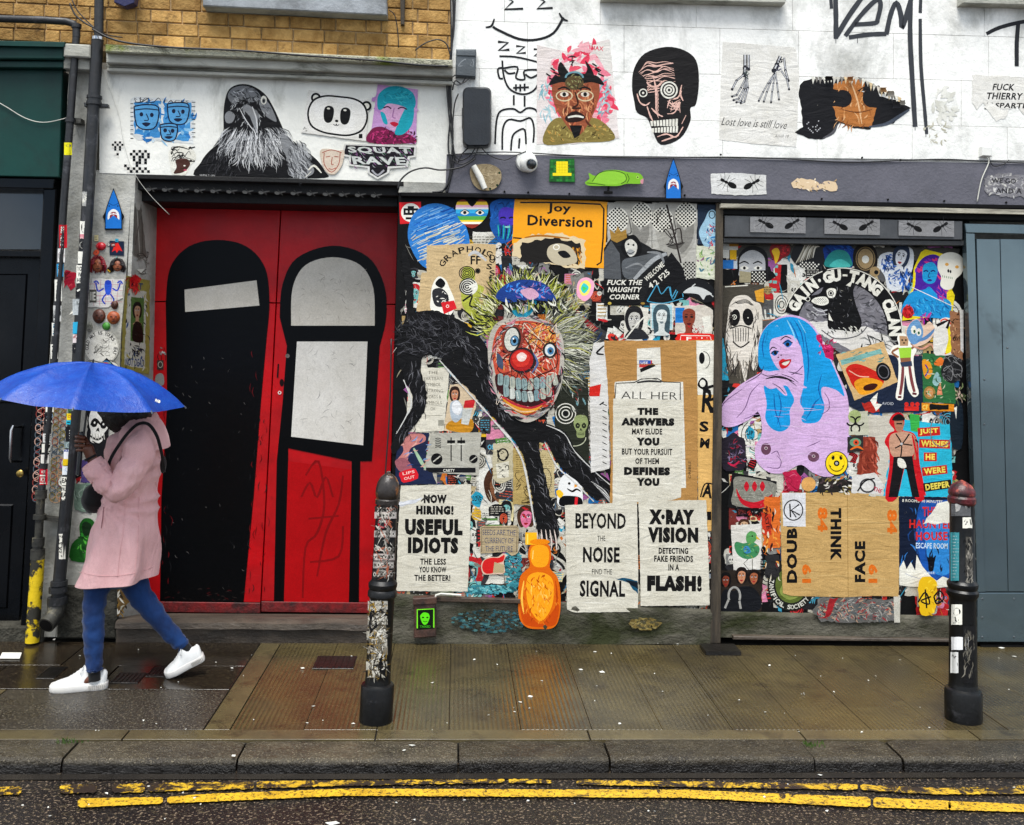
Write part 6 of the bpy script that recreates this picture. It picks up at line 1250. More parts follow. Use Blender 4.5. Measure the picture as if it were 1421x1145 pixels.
for x in (1033,1052): A.S([(x - 7,366),(x, 363),(x + 6,366)],2, K, .4); A.B([(x - 6,372),(x, 369),(x + 6,372),(x, 375)], WH); A.E(x, 372,2,2.2, K)
A.P([(1026,376),(1042,378),(1042,392),(1026,392)], '#a39a7c'); A.P([(1042,376),(1064,375),(1062,392),(1042,392)], K); A.dots(lambda x, y: True, 1044,378,1062,391,5,1.2, WH)
A.build('paste_up', 'grey face of a dark-haired person with a dotted bandana mask', 'paste-up')
A = ra(203); A.paper(cat([(1068,345),(1074,336),(1082,332),(1092,336),(1097,345),(1094,354),(1086,358),(1080,364),(1074,362),(1070,354)], True, 3), '#8b1018', back=WH); A.hatch(rE(1084,345,10,9),40,5,2,['#c9202a', '#6a0a12', '#a81820'],0,90); A.B([(1071,348),(1078,344),(1082,350),(1080,360),(1076,366),(1074,356)], '#e8b820')
A.build('sticker', 'dark red frizzy cut-out shape with a yellow centre at the top', 'sticker', 'gloss')
A = ra(204); A.paper(cat([(1098,356),(1104,340),(1120,334),(1138,338),(1146,352),(1142,368),(1124,374),(1106,368)], True, 4), '#16161a');
for k in range(9): A.S([(1104 + k * 3,366 - k),(1112 + k * 2.4,352 - k),(1118 + k * 2.4,338 + k * .5)],2.2,['#c9c2b0', '#8b8472', '#e6e0d0'][k % 3],.7)
A.dots(inell(1122,368,16,5),1106,362,1140,374,5,1.2, WH); A.build('sticker', 'black oval sticker with pale swirling brushwork', 'sticker', 'gloss')
A = ra(205); A.paper([(1142,345),(1150,336),(1182,342),(1186,350),(1182,372),(1146,370)], '#123a8c', .6); A.hatch(rX(1144,338,1184,352),30,10,2.6,['#2360c8', '#0c2a66', '#1a4aa0'],20,40); A.B([(1146,370),(1148,356),(1160,347),(1174,349),(1181,360),(1180,370)], '#2a8f8b'); A.B([(1152,370),(1158,362),(1168,360),(1178,366),(1178,371)], '#4fc4bc')
A.build('sticker', 'blue sticker of a teal cap over the lettered ring', 'sticker')
A = ra(206); A.paper(cat([(1186,372),(1184,350),(1192,340),(1202,337),(1214,344),(1218,360),(1214,376),(1200,380)], True, 4), '#1a1512'); A.E(1201,359,11,14, '#a38a62', n=24); A.O(1201,359,13,16,1.3, '#8b7550'); A.E(1201,360,5,5.4, WH); A.E(1214,377,7,7, '#a38a62'); A.E(1216,378,3,3, K)
A.build('sticker', 'dark-edged tan oval sticker with a white dot like an eye', 'sticker')
A = ra(207); A.paper(cat([(1221,372),(1220,356),(1232,350),(1244,350),(1254,342),(1266,346),(1268,362),(1264,380),(1256,396),(1244,404),(1232,400),(1228,384)], True, 4), '#dfe4ea'); A.hatch(rE(1232,364,10,11),60,7,2,['#1f4f9c', '#2f6ac0', '#16376c'],60,60); A.hatch(rE(1256,384,9,16),60,8,2.4,['#1f4f9c', '#2f6ac0', '#0f2a5a'],80,50); face(A, 1250,357,22,30, '#e6eaf0', '#26344c', rot=12, neck=False); A.hatch(rE(1240,385,8,10),40,6,1.8,['#1f4f9c', '#cfd8e6', '#3a6ab0'],0,90)
A.build('paste_up', 'blue and white cut-out of a dark-haired woman over fur beside the ring', 'paste-up')
A = ra(208); A.paper([(1252,445),(1256,420),(1266,400),(1268,372),(1278,350),(1284,346),(1308,352),(1318,370),(1320,400),(1325,410),(1320,444),(1290,440)], '#f2dc1c'); A.B([(1270,395),(1272,370),(1284,356),(1300,354),(1312,368),(1314,400),(1310,424),(1285,418),(1266,412)], '#4a1f9c'); A.hatch(rE(1290,370,18,14),50,10,3,['#d02a8c', '#7a2ab0', '#e03a7c', '#4a1f9c'],60,60)
A.B([(1280,382),(1282,368),(1294,364),(1301,374),(1298,390),(1290,394),(1282,390)], '#1fa0dc'); A.B([(1252,425),(1264,406),(1282,402),(1290,398),(1300,408),(1318,418),(1320,432),(1316,442),(1284,440),(1254,436)], '#1b93d4'); A.hatch(rE(1290,424,26,12),60,10,1.6,['#0f5fa0', '#46b8ea', '#1b7cc0'],70,40); A.hatch(rE(1306,402,8,12),24,8,2.4,['#5a2ab0', '#c03a9c'],70,40)
for x in (1285,1295): A.S([(x - 3.5,377),(x, 375.5),(x + 3,377)],1.8, '#142a6c');
A.S([(1290,378),(1288,384),(1291,385)],1.1, '#142a6c'); A.E(1290,389,3.4,1.6, '#2a2a7c'); A.S([(1264,398),(1290,410),(1322,425)],1, '#f0f0f0', smooth=False)
A.E(1260,433,8,9, '#c01820'); A.hatch(rE(1260,433,7,8),24,5,1.6,['#e83a3a', '#8b0c14'],0,90); A.hatch(rE(1283,440,8,5),20,6,1.4,['#d02a8c', '#7a2ab0'],0,90)
A.build('poster', 'yellow, blue and magenta pop portrait of a long-haired woman', 'poster')
A = ra(209); A.paper(cat([(1301,372),(1304,356),(1318,350),(1332,354),(1339,366),(1334,380),(1326,388),(1322,400),(1312,402),(1305,396),(1306,384)], True, 4), '#e4e0d2', back='#8b8778')
for x in (1314,1328): A.E(x, 367 + (x - 1314) * .25,2.6,2.2, '#d9a04a')
A.E(1316,376,1.4,2.4, K); A.E(1319,377,1.3,2.2, '#2a2a2a');
for k in range(6): A.L(1308 + k * 2.6,382 + k * .5,1308.4 + k * 2.6,385 + k * .5,.9, '#6b8b6a')
A.build('cut_out', 'pale bone-coloured skull cut-out with orange eyes at the top right', 'cut-out', 'gloss')
A = ra(210); RX, RY = 84,90; rc = (1168,462)
ring = [(rc[0] + RX * cos(radians(a)), rc[1] + RY * sin(radians(a))) for a in range(-160,14,6)]
A.paper(ring + [(1248,505),(1180,500),(1110,450)], '#77757c', .2);
A.hatch(lambda r: (lambda a, q: (rc[0] + 62 * q * cos(a), rc[1] - 66 * q * abs(sin(a))))(r.uniform(0, pi), r.random() ** .5),170,12,2.4,['#8b8990', '#5b5a62', '#3a3a40', '#a9a7ae', '#4a4a4e'],0,60)
A.O(rc[0], rc[1], RX - 10, RY - 10,21, K, a0=-161, a1=12, n=50); A.O(rc[0], rc[1], RX, RY, 1.2, WH, a0=-161, a1=12, n=50)
A.P(A.tear([(1096,448),(1130,460),(1180,486),(1250,500),(1236,470),(1200,452),(1168,458),(1150,446)],1.2), '#e2dfda')
dog = cat([(1117,416),(1122,411),(1136,408),(1141,402),(1144,392),(1139,384),(1143,374),(1148,375),(1152,388),(1162,390),(1172,390),(1184,382),(1191,380),(1190,392),(1184,404),(1188,424),(1196,448),(1188,460),(1166,458),(1150,456),(1148,442),(1142,430),(1130,426),(1126,420)], True, 3)
A.P(dog, '#0b0b0d'); A.B([(1126,418),(1132,413),(1146,412),(1150,420),(1142,424),(1132,422)], WH); A.dots(inell(1138,418,10,4),1128,413,1150,423,3,.6, K); A.E(1121,415,4,4, K); A.O(1121,415,3,3,.8, WH); A.B([(1147,404),(1152,400),(1160,402),(1158,412),(1150,413)], WH); A.E(1153,407,4,4, K); A.O(1153,407,2.4,2.4,.9, WH)
A.arct('GAIN·GU-TANG CLAN', rc[0], rc[1], RX - 10, RY - 10,-157,3,17,13.5, WH, .07)
A.hatch(rX(1150,394,1186,446),40,6,.7,['#4a4a4e', '#8b8b8e', '#2a2a2e'],70,40); A.P([(1174,396),(1184,388),(1180,398)], WH); A.P([(1150,434),(1156,446),(1150,444)], WH); A.S([(1128,426),(1138,432),(1148,430)],1.6, '#c9c9cc'); A.S([(1126,432),(1136,437),(1148,436)],1.2, '#c9c9cc'); A.hatch(rX(1148,452,1196,462),34,7,1.6,[WH, '#c9c9c4', K],60,30)
A.S([(1140,458),(1160,470),(1190,466),(1204,452)],1.4, '#55555a'); A.hatch(rE(1214,470,22,16),22,20,1.6,['#3a3a3c', '#8b8b88', K],50,50)
A.build('poster', 'round black-bordered poster of a black dog lettered Gain Gu-Tang Clan', 'poster')
A = ra(211); A.paper([(1002,396),(1040,394),(1060,395),(1062,420),(1050,440),(1056,470),(1048,534),(1012,532),(1004,470)], '#4a453c', .8); A.B([(1010,440),(1012,424),(1020,412),(1036,410),(1046,418),(1056,424),(1058,450),(1056,480),(1054,500),(1046,515),(1040,500),(1034,530),(1026,500),(1018,515),(1010,496),(1007,470)], '#e4dcd0')
A.E(1020,441,7,12, '#100f10', 8); A.E(1038,440,7.5,12, '#100f10', -6); A.O(1019,440,3,3,1, WH); A.E(1019,440,1,1, WH); A.E(1038,441,.9,.9, WH)
for k in range(4): A.S([(1014 + k * 2,424 - k * 2),(1024,418 + k * 1.2),(1036,416 + k * 1.4),(1046 - k, 424)],.9, '#2a2624', .4)
for k in range(7): A.S([(1017 + k * 3.6,455),(1017.5 + k * 3.5,466),(1018 + k * 3.3,474)],1.2, '#1a1716', .3)
A.S([(1013,456),(1028,452),(1043,456)],1.6, '#1a1716'); A.S([(1017,474),(1028,482),(1040,474)],2, '#1a1716')
A.hatch(lambda r: (r.choice([r.uniform(1008,1018), r.uniform(1044,1056), r.uniform(1018,1044)]), r.uniform(485,505)),50,22,1.2,['#1a1716', '#3a332e', '#8b8074'],92,10); A.hatch(lambda r: (r.choice([1010,1050]) + r.uniform(-3,4), r.uniform(425,480)),34,18,1.2,['#1a1716', '#3a332e'],92,10); A.E(1027,496,3,5, '#e4dcd0'); A.E(1034,496,3,5, '#e4dcd0')
A.S([(1006,398),(1038,396)],1.4, WH); A.P([(1047,404),(1060,400),(1060,420),(1050,418)], '#e0a030')
A.build('poster', 'melting cream skull poster on brown ground left of the blue-haired woman', 'poster')
A = ra(212); A.P(A.tear([(1180,490),(1280,494),(1281,572),(1196,573),(1172,560)],.4), '#18243c'); A.paper([(1160,492),(1226,474),(1246,530),(1186,556)], '#d6b27c', .4); A.P([(1166,500),(1222,484),(1224,490),(1168,507)], '#7fb6b0'); A.hatch(rX(1166,488,1222,503),12,8,2,['#7fb6b0', '#4f8f8c'],-16,8)
A.B([(1174,512),(1184,505),(1200,508),(1222,520),(1226,532),(1212,544),(1196,547),(1184,536),(1178,524)], '#cf2316'); A.B([(1186,530),(1202,524),(1224,530),(1220,540),(1200,548),(1190,544)], '#efa01e'); A.E(1226,516,10,13, K, -20); A.O(1226,516,7,9,1.2, '#77757c', -20); A.B([(1199,536),(1210,532),(1218,534),(1212,541),(1200,542)], '#3a1208'); A.S([(1178,514),(1192,522),(1206,523)],1.4, '#f0b8a0')
A.P(A.tear([(1196,560),(1216,556),(1220,572),(1202,573)],1.5), '#b82a20'); A.P(A.tear([(1208,556),(1218,545),(1216,560),(1224,562),(1216,570)],.6), WH); A.T('AVOID', 1232,560,16,4, '#c9ccd4', 2,.0)
for x in (1258,1266,1273): A.E(x, 561,3,3, '#d7281f')
A.R(1255,564,1275,570, '#d7281f'); A.build('poster', 'kraft print of an orange and red racing car on a navy poster', 'poster')
A = ra(213); A.paper(cat([(1245,470),(1249,463),(1262,465),(1264,474),(1268,476),(1272,486),(1268,495),(1268,508),(1271,530),(1275,546),(1268,551),(1260,540),(1256,520),(1254,545),(1252,555),(1243,552),(1246,530),(1247,505),(1244,496),(1235,490),(1240,480),(1247,478)], True, 3), WH)
A.P([(1248,466),(1261,467),(1260,480),(1249,480)], '#b08a66'); A.E(1252,472,1.3,1.3, K); A.E(1257,472,1.3,1.3, K); A.E(1254.5,476,1.6,1, K); A.P([(1247,483),(1265,482),(1264,496),(1249,497)], '#9acb3a'); A.P([(1249,497),(1264,496),(1264,502),(1250,503)], '#8b5a3c'); A.P([(1249,503),(1265,501),(1266,508),(1258,509),(1251,509)], '#2c3850')
A.S([(1247,483),(1238,489),(1247,496)],3, '#8b5a3c'); A.S([(1265,484),(1268,480),(1264,476)],3, '#8b5a3c'); A.S([(1253,509),(1252,528),(1249,548)],4.4, '#7a3a3c', .2); A.S([(1262,508),(1265,528),(1269,544)],4.4, '#7a3a3c', .2); A.S([(1246,551),(1251,551)],3, '#5a1a24'); A.S([(1266,546),(1272,547)],3, '#5a1a24')
A.build('paste_up', 'cut-out dancer in green top and shorts with a boxed head', 'paste-up', 'gloss')
A = ra(214); LI = '#d8b4e0'; LN = '#6b4a78'
out = cat([(1052,492),(1054,470),(1064,452),(1085,439),(1105,438),(1125,448),(1140,470),(1160,512),(1176,550),(1178,590),(1178,630),(1164,655),(1148,662),(1128,656),(1112,645),(1096,652),(1085,657),(1066,655),(1050,640),(1048,620),(1056,606),(1057,588),(1052,572),(1040,582),(1018,592),(1002,590),(998,572),(1008,552),(1030,532),(1058,515),(1056,505)], True, 4)
A.paper(out, LI, back=WH)
hair = cat([(1056,512),(1052,490),(1055,468),(1066,451),(1086,441),(1106,441),(1124,451),(1138,471),(1158,512),(1172,549),(1160,541),(1142,537),(1140,548),(1144,562),(1142,575),(1134,586),(1116,587),(1112,580),(1116,570),(1110,558),(1114,540),(1116,520),(1114,500),(1110,478),(1098,465),(1080,468),(1070,472),(1068,486),(1072,500),(1082,515)], True, 4)
A.P(hair, '#149be0'); A.B([(1060,536),(1070,540),(1090,535),(1098,545),(1102,556),(1096,570),(1096,590),(1084,599),(1070,594),(1062,580),(1064,560)], '#149be0')
A.B([(1068,486),(1070,474),(1082,468),(1096,466),(1108,476),(1114,496),(1112,508),(1102,520),(1092,519),(1080,512),(1072,500)], LI)
for p in ([(1096,446),(1104,462),(1110,480)],[(1102,444),(1112,462),(1116,486)],[(1062,462),(1058,480),(1060,496)],[(1066,458),(1062,476)],[(1116,460),(1122,500),(1120,530)],[(1080,545),(1084,565),(1078,590)],[(1074,546),(1076,570),(1084,594)],[(1124,570),(1130,560),(1138,552)],[(1118,582),(1128,566),(1132,556)],[(1140,520),(1136,540),(1142,560)]): A.S(p, 1.8, '#0a5fa8', .7)
for p in ([(1092,444),(1100,460),(1104,474)],[(1108,444),(1118,462)]): A.S(p, 2, '#8fd4f4', .6)
A.S([(1083,472),(1090,467),(1098,470)],1.6, K, .4); A.S([(1068,487),(1072,482),(1078,484)],1.6, K, .4); A.B([(1087,476),(1094,471),(1099,477),(1093,482)], '#1a6ab8'); A.B([(1070,490),(1075,486),(1080,489),(1075,494)], '#1a6ab8'); A.E(1093,478,2.6,2.8, K); A.E(1076,490,2.4,2.4, K); A.S([(1086,477),(1093,473),(1100,476)],1.3, K); A.S([(1070,491),(1075,487),(1081,488)],1.3, K)
A.E(1080,496,1.2,.9, '#5a2a4a'); A.E(1084,493,1.2,.9, '#5a2a4a'); A.S([(1084,482),(1080,494)],.8, '#b08ac0', .5); A.B([(1081,502),(1086,498),(1090,499),(1098,499),(1094,508),(1086,512),(1082,508)], '#d01c24'); A.B([(1085,505),(1090,502),(1096,501),(1091,507)], WH); A.S([(1082,504),(1089,502),(1098,499)],.9, '#5a0c14'); A.S([(1096,521),(1106,516),(1114,508)],1.2, LN)
A.B([(1056,528),(1062,518),(1082,514),(1098,520),(1110,532),(1120,538),(1108,538),(1100,532),(1090,530),(1082,526),(1092,546),(1088,548),(1070,532)], LI); A.S([(1062,526),(1076,523),(1090,525),(1102,530)],3.4, '#16161c', .8)
for p in ([(1022,580),(1034,566),(1042,545),(1054,532)],[(1000,580),(1004,560),(1030,540)],[(1032,582),(1044,577),(1052,571)],[(1140,575),(1150,568),(1150,555),(1144,545)],[(1112,560),(1112,550)],[(1120,620),(1130,616),(1138,612)],[(1064,648),(1080,650),(1084,640),(1078,632)],[(1070,630),(1078,626),(1082,634)]): A.S(p, 1.2, LN, .5)
for p in ([(1056,518),(1066,522),(1080,519)],[(1084,519),(1098,524),(1108,531)],[(1088,523),(1098,530),(1106,536)],[(1072,532),(1082,538),(1090,547)],[(1094,516),(1104,518),(1114,520)],[(1060,508),(1054,520),(1034,532)]): A.S(p, 1.1, '#2a1a34', .5)
for (x, y, rx_, ry_) in ((1063,623,7,8.4),(1129,634,8,7)): A.E(x, y, rx_, ry_, '#6a4458'); A.E(x, y - 1,2.4,2.2, '#c9b0b8'); A.E(x, y - 1,1.3,1.3, K)
wrinkle(A, 1010,560,1170,645,26,('#e6cdec', '#bd98c8'))
A.build('paste_up', 'large pop-art paste-up of a lilac-skinned woman with long blue hair and red lips', 'paste-up')
A = ra(215); A.E(1161,643,16,17, K, n=30); A.E(1161,643,14.8,15.8, '#f2d21c', n=30); A.E(1156,635,2.2,3.4, K); A.E(1167,635,2.2,3.4, K); A.O(1161,645,10,9,1.6, K, a0=15, a1=165); A.E(1161,643,4,4, K); A.E(1161,643,2,2, '#a9a9a9'); A.S([(1150,645),(1153,648)],1.4, K); A.S([(1172,645),(1169,648)],1.4, K); A.O(1161,643,11,12,.8, '#d9b412')
A.build('sticker', 'round yellow smiley face sticker with a bolt for a nose', 'sticker', 'gloss')
A = ra(216); A.paper([(1016,655),(1078,668),(1072,712),(1009,704)], '#131315', .3); A.P(cat([(1020,662),(1046,664),(1077,672),(1074,690),(1072,708),(1044,705),(1016,700),(1018,680)], True, 3), '#8b8a80'); A.hatch(rX(1020,666,1072,702),150,4,1,['#a9a89c', '#6b6a62', '#77766c', '#b9b8ac'],0,90)
for x in (1036,1047,1058): A.B([(x - 3.6,675),(x, 668),(x + 3.6,675),(x, 682)], '#c9182a')
A.B([(1022,678),(1030,692),(1046,697),(1062,692),(1072,686),(1066,700),(1050,706),(1032,701),(1024,690)], '#c9182a'); A.scrib(1020,706,1072,716,12,1.5, K)
A.build('poster', 'grey screen print of a red smile with three red eyes', 'poster')
A = ra(217); A.paper([(1014,729),(1056,727),(1058,790),(1018,793)], '#e2dfd8', .4); A.B([(1019,758),(1022,752),(1032,754),(1044,752),(1054,760),(1050,772),(1036,776),(1024,770)], '#3f8b5a'); A.B([(1036,742),(1042,737),(1049,740),(1050,748),(1044,754),(1036,752)], '#5aa05a'); A.P([(1049,743),(1056,750),(1050,748)], '#e8b820'); A.B([(1032,760),(1038,758),(1042,766),(1034,768)], '#3a86c0'); A.E(1044,744,1.2,1.2, K); A.S([(1038,776),(1032,782),(1040,792)],.9, '#3a3a2a', smooth=False); A.S([(1044,776),(1044,792)],.9, '#3a3a2a'); A.hatch(rE(1036,764,14,8),20,6,1.4,['#6abf7a', '#2c6a44', '#8b9a4a'],0,60)
A.build('poster', 'white sheet with a painted green long-legged bird', 'poster')
A = ra(218); A.paper([(999,792),(1060,790),(1056,850),(998,848)], '#2a221c', .8); face(A, 1007,806,14,20, '#8b3f2a', K, neck=False); face(A, 1029,800,16,22, '#c98a66', '#1a1210', neck=False); face(A, 1046,802,16,20, '#a8603f', '#1a1210', neck=False); A.B([(1000,830),(1006,818),(1018,820),(1029,814),(1046,816),(1056,832),(1050,848),(1002,848)], '#14161c'); A.O(1019,827,8,12,3, '#a9a8a4', a0=150, a1=390); A.S([(1011,832),(1006,844)],3, '#a9a8a4'); A.S([(1026,834),(1028,845)],3, '#a9a8a4')
A.build('poster', 'dark photograph of three bearded men with a grey letter A drawn over it', 'poster')
A = ra(219); A.E(1098,812,33,36, '#1c1e1a', n=30); A.E(1098,812,22,25, '#5a6a2c', n=26); A.B([(1082,820),(1096,800),(1112,806),(1110,826),(1094,832)], '#8b9a4a'); A.arct('ZANIFICAL SOCIETY', 1098,812,27.5,30.5,195,35,6.5,5, '#d9d8cc', .03, up=False)
A.build('sticker', 'round dark green sticker lettered Zanifical society under the kraft poster', 'sticker')
A = ra(220);
for (x0, y0, x1, y1, c) in ((1060,690,1083,760, '#e0702a'),(1058,712,1070,742, '#c93a20'),(1062,770,1082,800, '#2a2a2c')): A.P(A.tear([(x0, y0),(x1, y0),(x1, y1),(x0, y1)],1.5), c)
A.hatch(rX(1058,700,1082,800),40,10,2.4,['#f0a040', '#e0702a', '#7a2414', '#e9e0c8', '#16161a'],80,40); A.T('MIEHO', 1059,778,40,7, K, -88,.03); A.T('PASTE', 1064,720,30,5, K, 80,.02); A.build('poster', 'orange and black torn vertical strip left of the kraft type poster', 'poster')
A = ra(221); A.paper([(1083,684),(1170,683),(1249,687),(1248,760),(1247,828),(1210,827),(1176,829),(1098,827),(1086,823),(1084,760)], '#c9a468', .35, back='#8b6a3a'); wrinkle(A, 1086,688,1244,824,60,('#d9b87c', '#b08b52')); A.S([(1176,685),(1177,828)],.9, '#a8854c', smooth=False)
A.T('DOUBLE', 1099,757,104,15, K, -90,.055) ; A.T('THINK', 1160,741.5,73,15, K, 90,.055); A.T('FACE', 1193.5,779.5,57,15, K, -90,.055)
OR = '#e0701c'; A.T('84', 1141.5,721,34,14, OR, 90,.055); A.T('84', 1238,724,34,14, OR, 90,.055); A.T('19', 1119.5,796,26,13, OR, -90,.055); A.T('19', 1211.5,796,26,13, OR, -90,.055)
A.paper([(1085,684),(1118,684),(1118,731),(1087,730)], '#dfe0e4', .2); A.O(1101,708,13,14,1.6, K); A.S([(1096,699),(1097,718)],2, K); A.S([(1109,700),(1098,708),(1110,715)],2, K, smooth=False); A.S([(1098,708),(1105,718)],1.6, K)
A.build('poster', 'wide kraft poster with sideways Double think face 1984 type and a K label', 'poster')
A = ra(222); A.paper([(1247,690),(1290,689),(1336,692),(1334,740),(1334,812),(1300,815),(1248,812)], '#0c1830', .4); A.B([(1276,700),(1300,695),(1328,700),(1332,760),(1326,805),(1290,806),(1272,760)], '#1552a8'); A.B([(1286,720),(1306,712),(1324,730),(1326,780),(1312,798),(1292,790),(1284,750)], '#2f8ad8'); A.hatch(rX(1252,695,1330,805),60,14,2,['#0c1830', '#16407c', '#2f7ac8'],80,40)
A.T('8 ROOMS. 90 MINUTES', 1280,695.5,56,4, WH, 2,.01); A.T('THE', 1290,710,20,13, '#d7281f', 0,.03); A.T('HAUNTED', 1293,727.5,62,12, '#d7281f', 1,.03); A.T('HOUSE', 1293,744,44,12, '#d7281f', 0,.04); A.T('ESCAPE ROOM', 1293,757.5,44,8, '#cfe4f4', 1,.02)
A.P(cat([(1289,792),(1288,782),(1286,772),(1289,774),(1290,766),(1292,773),(1294,765),(1295,774),(1299,770),(1297,780),(1295,792)], True, 2), '#060a14')
A.P(A.tear([(1280,727),(1290,716),(1296,704),(1300,698),(1316,696),(1334,694),(1334,722),(1310,726)],1.6), WH); A.P([(1248,788),(1254,778),(1258,790),(1264,780),(1270,792),(1272,770),(1280,786),(1292,800),(1300,806),(1308,800),(1320,804),(1330,796),(1334,812),(1300,816),(1262,814),(1248,812)], WH); A.S([(1256,796),(1266,800),(1280,804)],1, '#b9bcc4'); A.T('FREE', 1291,795,12,3, '#cfe4f4', 0,.01)
A.build('poster', 'torn blue haunted house escape room poster with red title beside the bollard', 'poster')
A = Art(RA - .03,.018,223); A.P(A.tear(cat([(1276,806),(1290,800),(1300,808),(1300,830),(1296,850),(1284,855),(1276,846)], True, 3),1.2), '#e0b414'); A.hatch(rE(1288,828,10,22),20,8,2,['#f0cc30', '#b88c08'],0,90);
for p in ([(1274,836),(1284,822),(1290,838),(1278,834),(1292,828)],[(1284,818),(1286,844)],[(1296,828),(1304,820),(1310,830),(1300,838),(1296,828)],[(1303,820),(1303,838)],[(1303,829),(1297,836)],[(1303,829),(1309,836)],[(1312,822),(1320,818)]): A.S(p, 2.2, K)
A.build('graffiti', 'yellow spray blob with black scrawl and peace sign under the haunted house poster', 'graffiti', 'paint')
A = Art(RA - .03,.018,224); A.P(A.tear([(1128,848),(1142,829),(1250,832),(1248,862),(1190,864),(1140,862)],1.4), '#6b6a68'); A.hatch(rX(1134,834,1242,858),330,8,1.5,['#8b8a88', '#3a3c3e', '#a9a6a0', '#55636a', '#b0252a', '#c9a48a'],20,70); A.P(A.tear([(1152,830),(1162,830),(1152,856),(1144,858)],1.5), '#a8252c'); A.P([(1240,828),(1249,828),(1249,864),(1241,864)], '#cfccc0')
A.build('poster', 'ragged grey poster remnant hanging below the kraft type poster', 'poster', 'worn')
A = ra(225); A.paper([(1203,576),(1320,590),(1322,690),(1206,688)], '#28b8d8', .4); A.P(A.tear([(1203,576),(1252,576),(1234,640),(1226,688),(1206,688)],1.6), '#cfc9bc'); A.P(A.tear([(1194,604),(1216,608),(1218,664),(1190,662)],1.8), '#8b3524'); A.hatch(rX(1194,606,1218,664),40,12,2,['#a84a34', '#6a2418', '#c9604a'],80,30); A.P([(1262,574),(1276,576),(1276,600),(1264,598)], '#3ab04a')
mn = cat([(1236,588),(1240,578),(1248,574),(1255,578),(1256,590),(1254,598),(1268,602),(1274,616),(1275,634),(1278,660),(1282,690),(1270,690),(1262,650),(1256,650),(1246,690),(1231,690),(1236,650),(1236,626),(1230,614),(1236,602),(1243,598)], True, 3)
A.P([(x + (x - 1256) * .06 - 1, y + (y - 630) * .03) for x, y in mn], '#d01420'); A.B([(1236,604),(1246,600),(1256,599),(1268,604),(1272,618),(1264,634),(1240,634),(1234,618)], '#c99a80'); A.B([(1241,584),(1248,580),(1254,586),(1252,598),(1244,598)], '#b07a60'); A.B([(1238,583),(1243,576),(1250,575),(1256,582),(1248,584)], K); A.S([(1244,588),(1252,588)],2, K); A.P([(1240,634),(1266,633),(1270,660),(1276,690),(1266,690),(1258,652),(1254,650),(1246,690),(1233,690),(1238,655)], '#121014')
A.S([(1243,602),(1251,616),(1250,634)],1.8, K); A.S([(1262,602),(1252,616),(1242,622)],1.8, K); A.S([(1252,616),(1266,618)],1.8, K); A.E(1251,616,1.8,1.8, '#b9b9bc'); A.P(cat([(1246,636),(1254,638),(1258,648),(1252,650),(1246,646)], True, 2), WH); A.S([(1268,606),(1271,624),(1269,638)],4, '#b07a60', .2); A.S([(1270,610),(1274,614)],2, K); A.S([(1266,604),(1276,650),(1284,688)],3, '#d01420', .3)
for i, (t_, cx, cy, w_) in enumerate((('JUST', 1289,599,26),('WISHES', 1297,616,38),('HE', 1291,634,13),('WERE', 1297,653,30),('DEEPER', 1301,674,34))): A.push(cx, cy, 1,1,(-4,2,0,-6,-8)[i]); A.R(-w_ / 2 - 2.5,-6, w_ / 2 + 2.5,6,('#c41e1a', '#c41e1a', '#c41e1a', '#c41e1a', '#20140c')[i]); A.T(t_, 0,0, w_, 8.6, '#f0dc5a', 0,.045); A.pop()
A.O(1306,598,15,22,1.4, '#77757c'); A.build('poster', 'turquoise poster of a man in black leather harness lettered Just wishes he were', 'poster')
A = ra(226); A.paper(cat([(1322,560),(1328,556),(1335,562),(1337,590),(1334,622),(1322,620),(1318,590)], True, 3), '#14202c'); A.P([(1324,566),(1328,564),(1327,582)], WH); A.hatch(rE(1326,548,10,10),40,8,1.6,['#4a5a3a', '#8b9a6a', '#2a3320', '#c9b0a0'],0,90); A.build('paste_up', 'cut-out of a navy-suited man with a leafy head at the right', 'paste-up')
A = ra(227); A.paper([(1280,490),(1322,492),(1326,560),(1281,558)], '#2c6a3c', .7); A.B([(1282,520),(1280,500),(1290,502),(1294,516),(1288,526)], '#e89a20'); A.S([(1284,506),(1288,514),(1284,522)],2, '#5a2a8b'); A.B([(1296,505),(1304,496),(1310,500),(1306,508)], '#e8762a'); A.E(1290,545,8,9, '#a07a3a'); A.E(1290,545,5,6, '#d0905a'); A.P([(1300,548),(1304,525),(1308,548)], '#e8906a'); A.B([(1294,530),(1300,516),(1306,528),(1300,536)], '#8fb8b8'); A.hatch(rX(1284,495,1322,555),40,8,1.4,['#5a9a5a', '#184a24', '#c9d0b0'],0,90)
A.P([(1279,559),(1324,561),(1324,571),(1279,570)], '#e08a18'); A.P(A.tear([(1290,561),(1316,562),(1316,569),(1290,569)],.8), K); A.T('CF', 1284,565,8,7, '#f4d060', 0,.03); A.build('poster', 'green poster with an orange creature, leaves and an orange strip lettered CF', 'poster')
A = ra(228); A.paper(cat([(1306,520),(1310,500),(1316,488),(1330,488),(1336,500),(1332,524),(1320,532)], True, 3), '#1c1c1e', back='#3a3a3c'); A.scrib(1308,492,1334,528,16,1,['#8b8b8c', '#5a5a5c']); A.build('sticker', 'rounded black sticker with fine grey scribble near the gate', 'sticker')
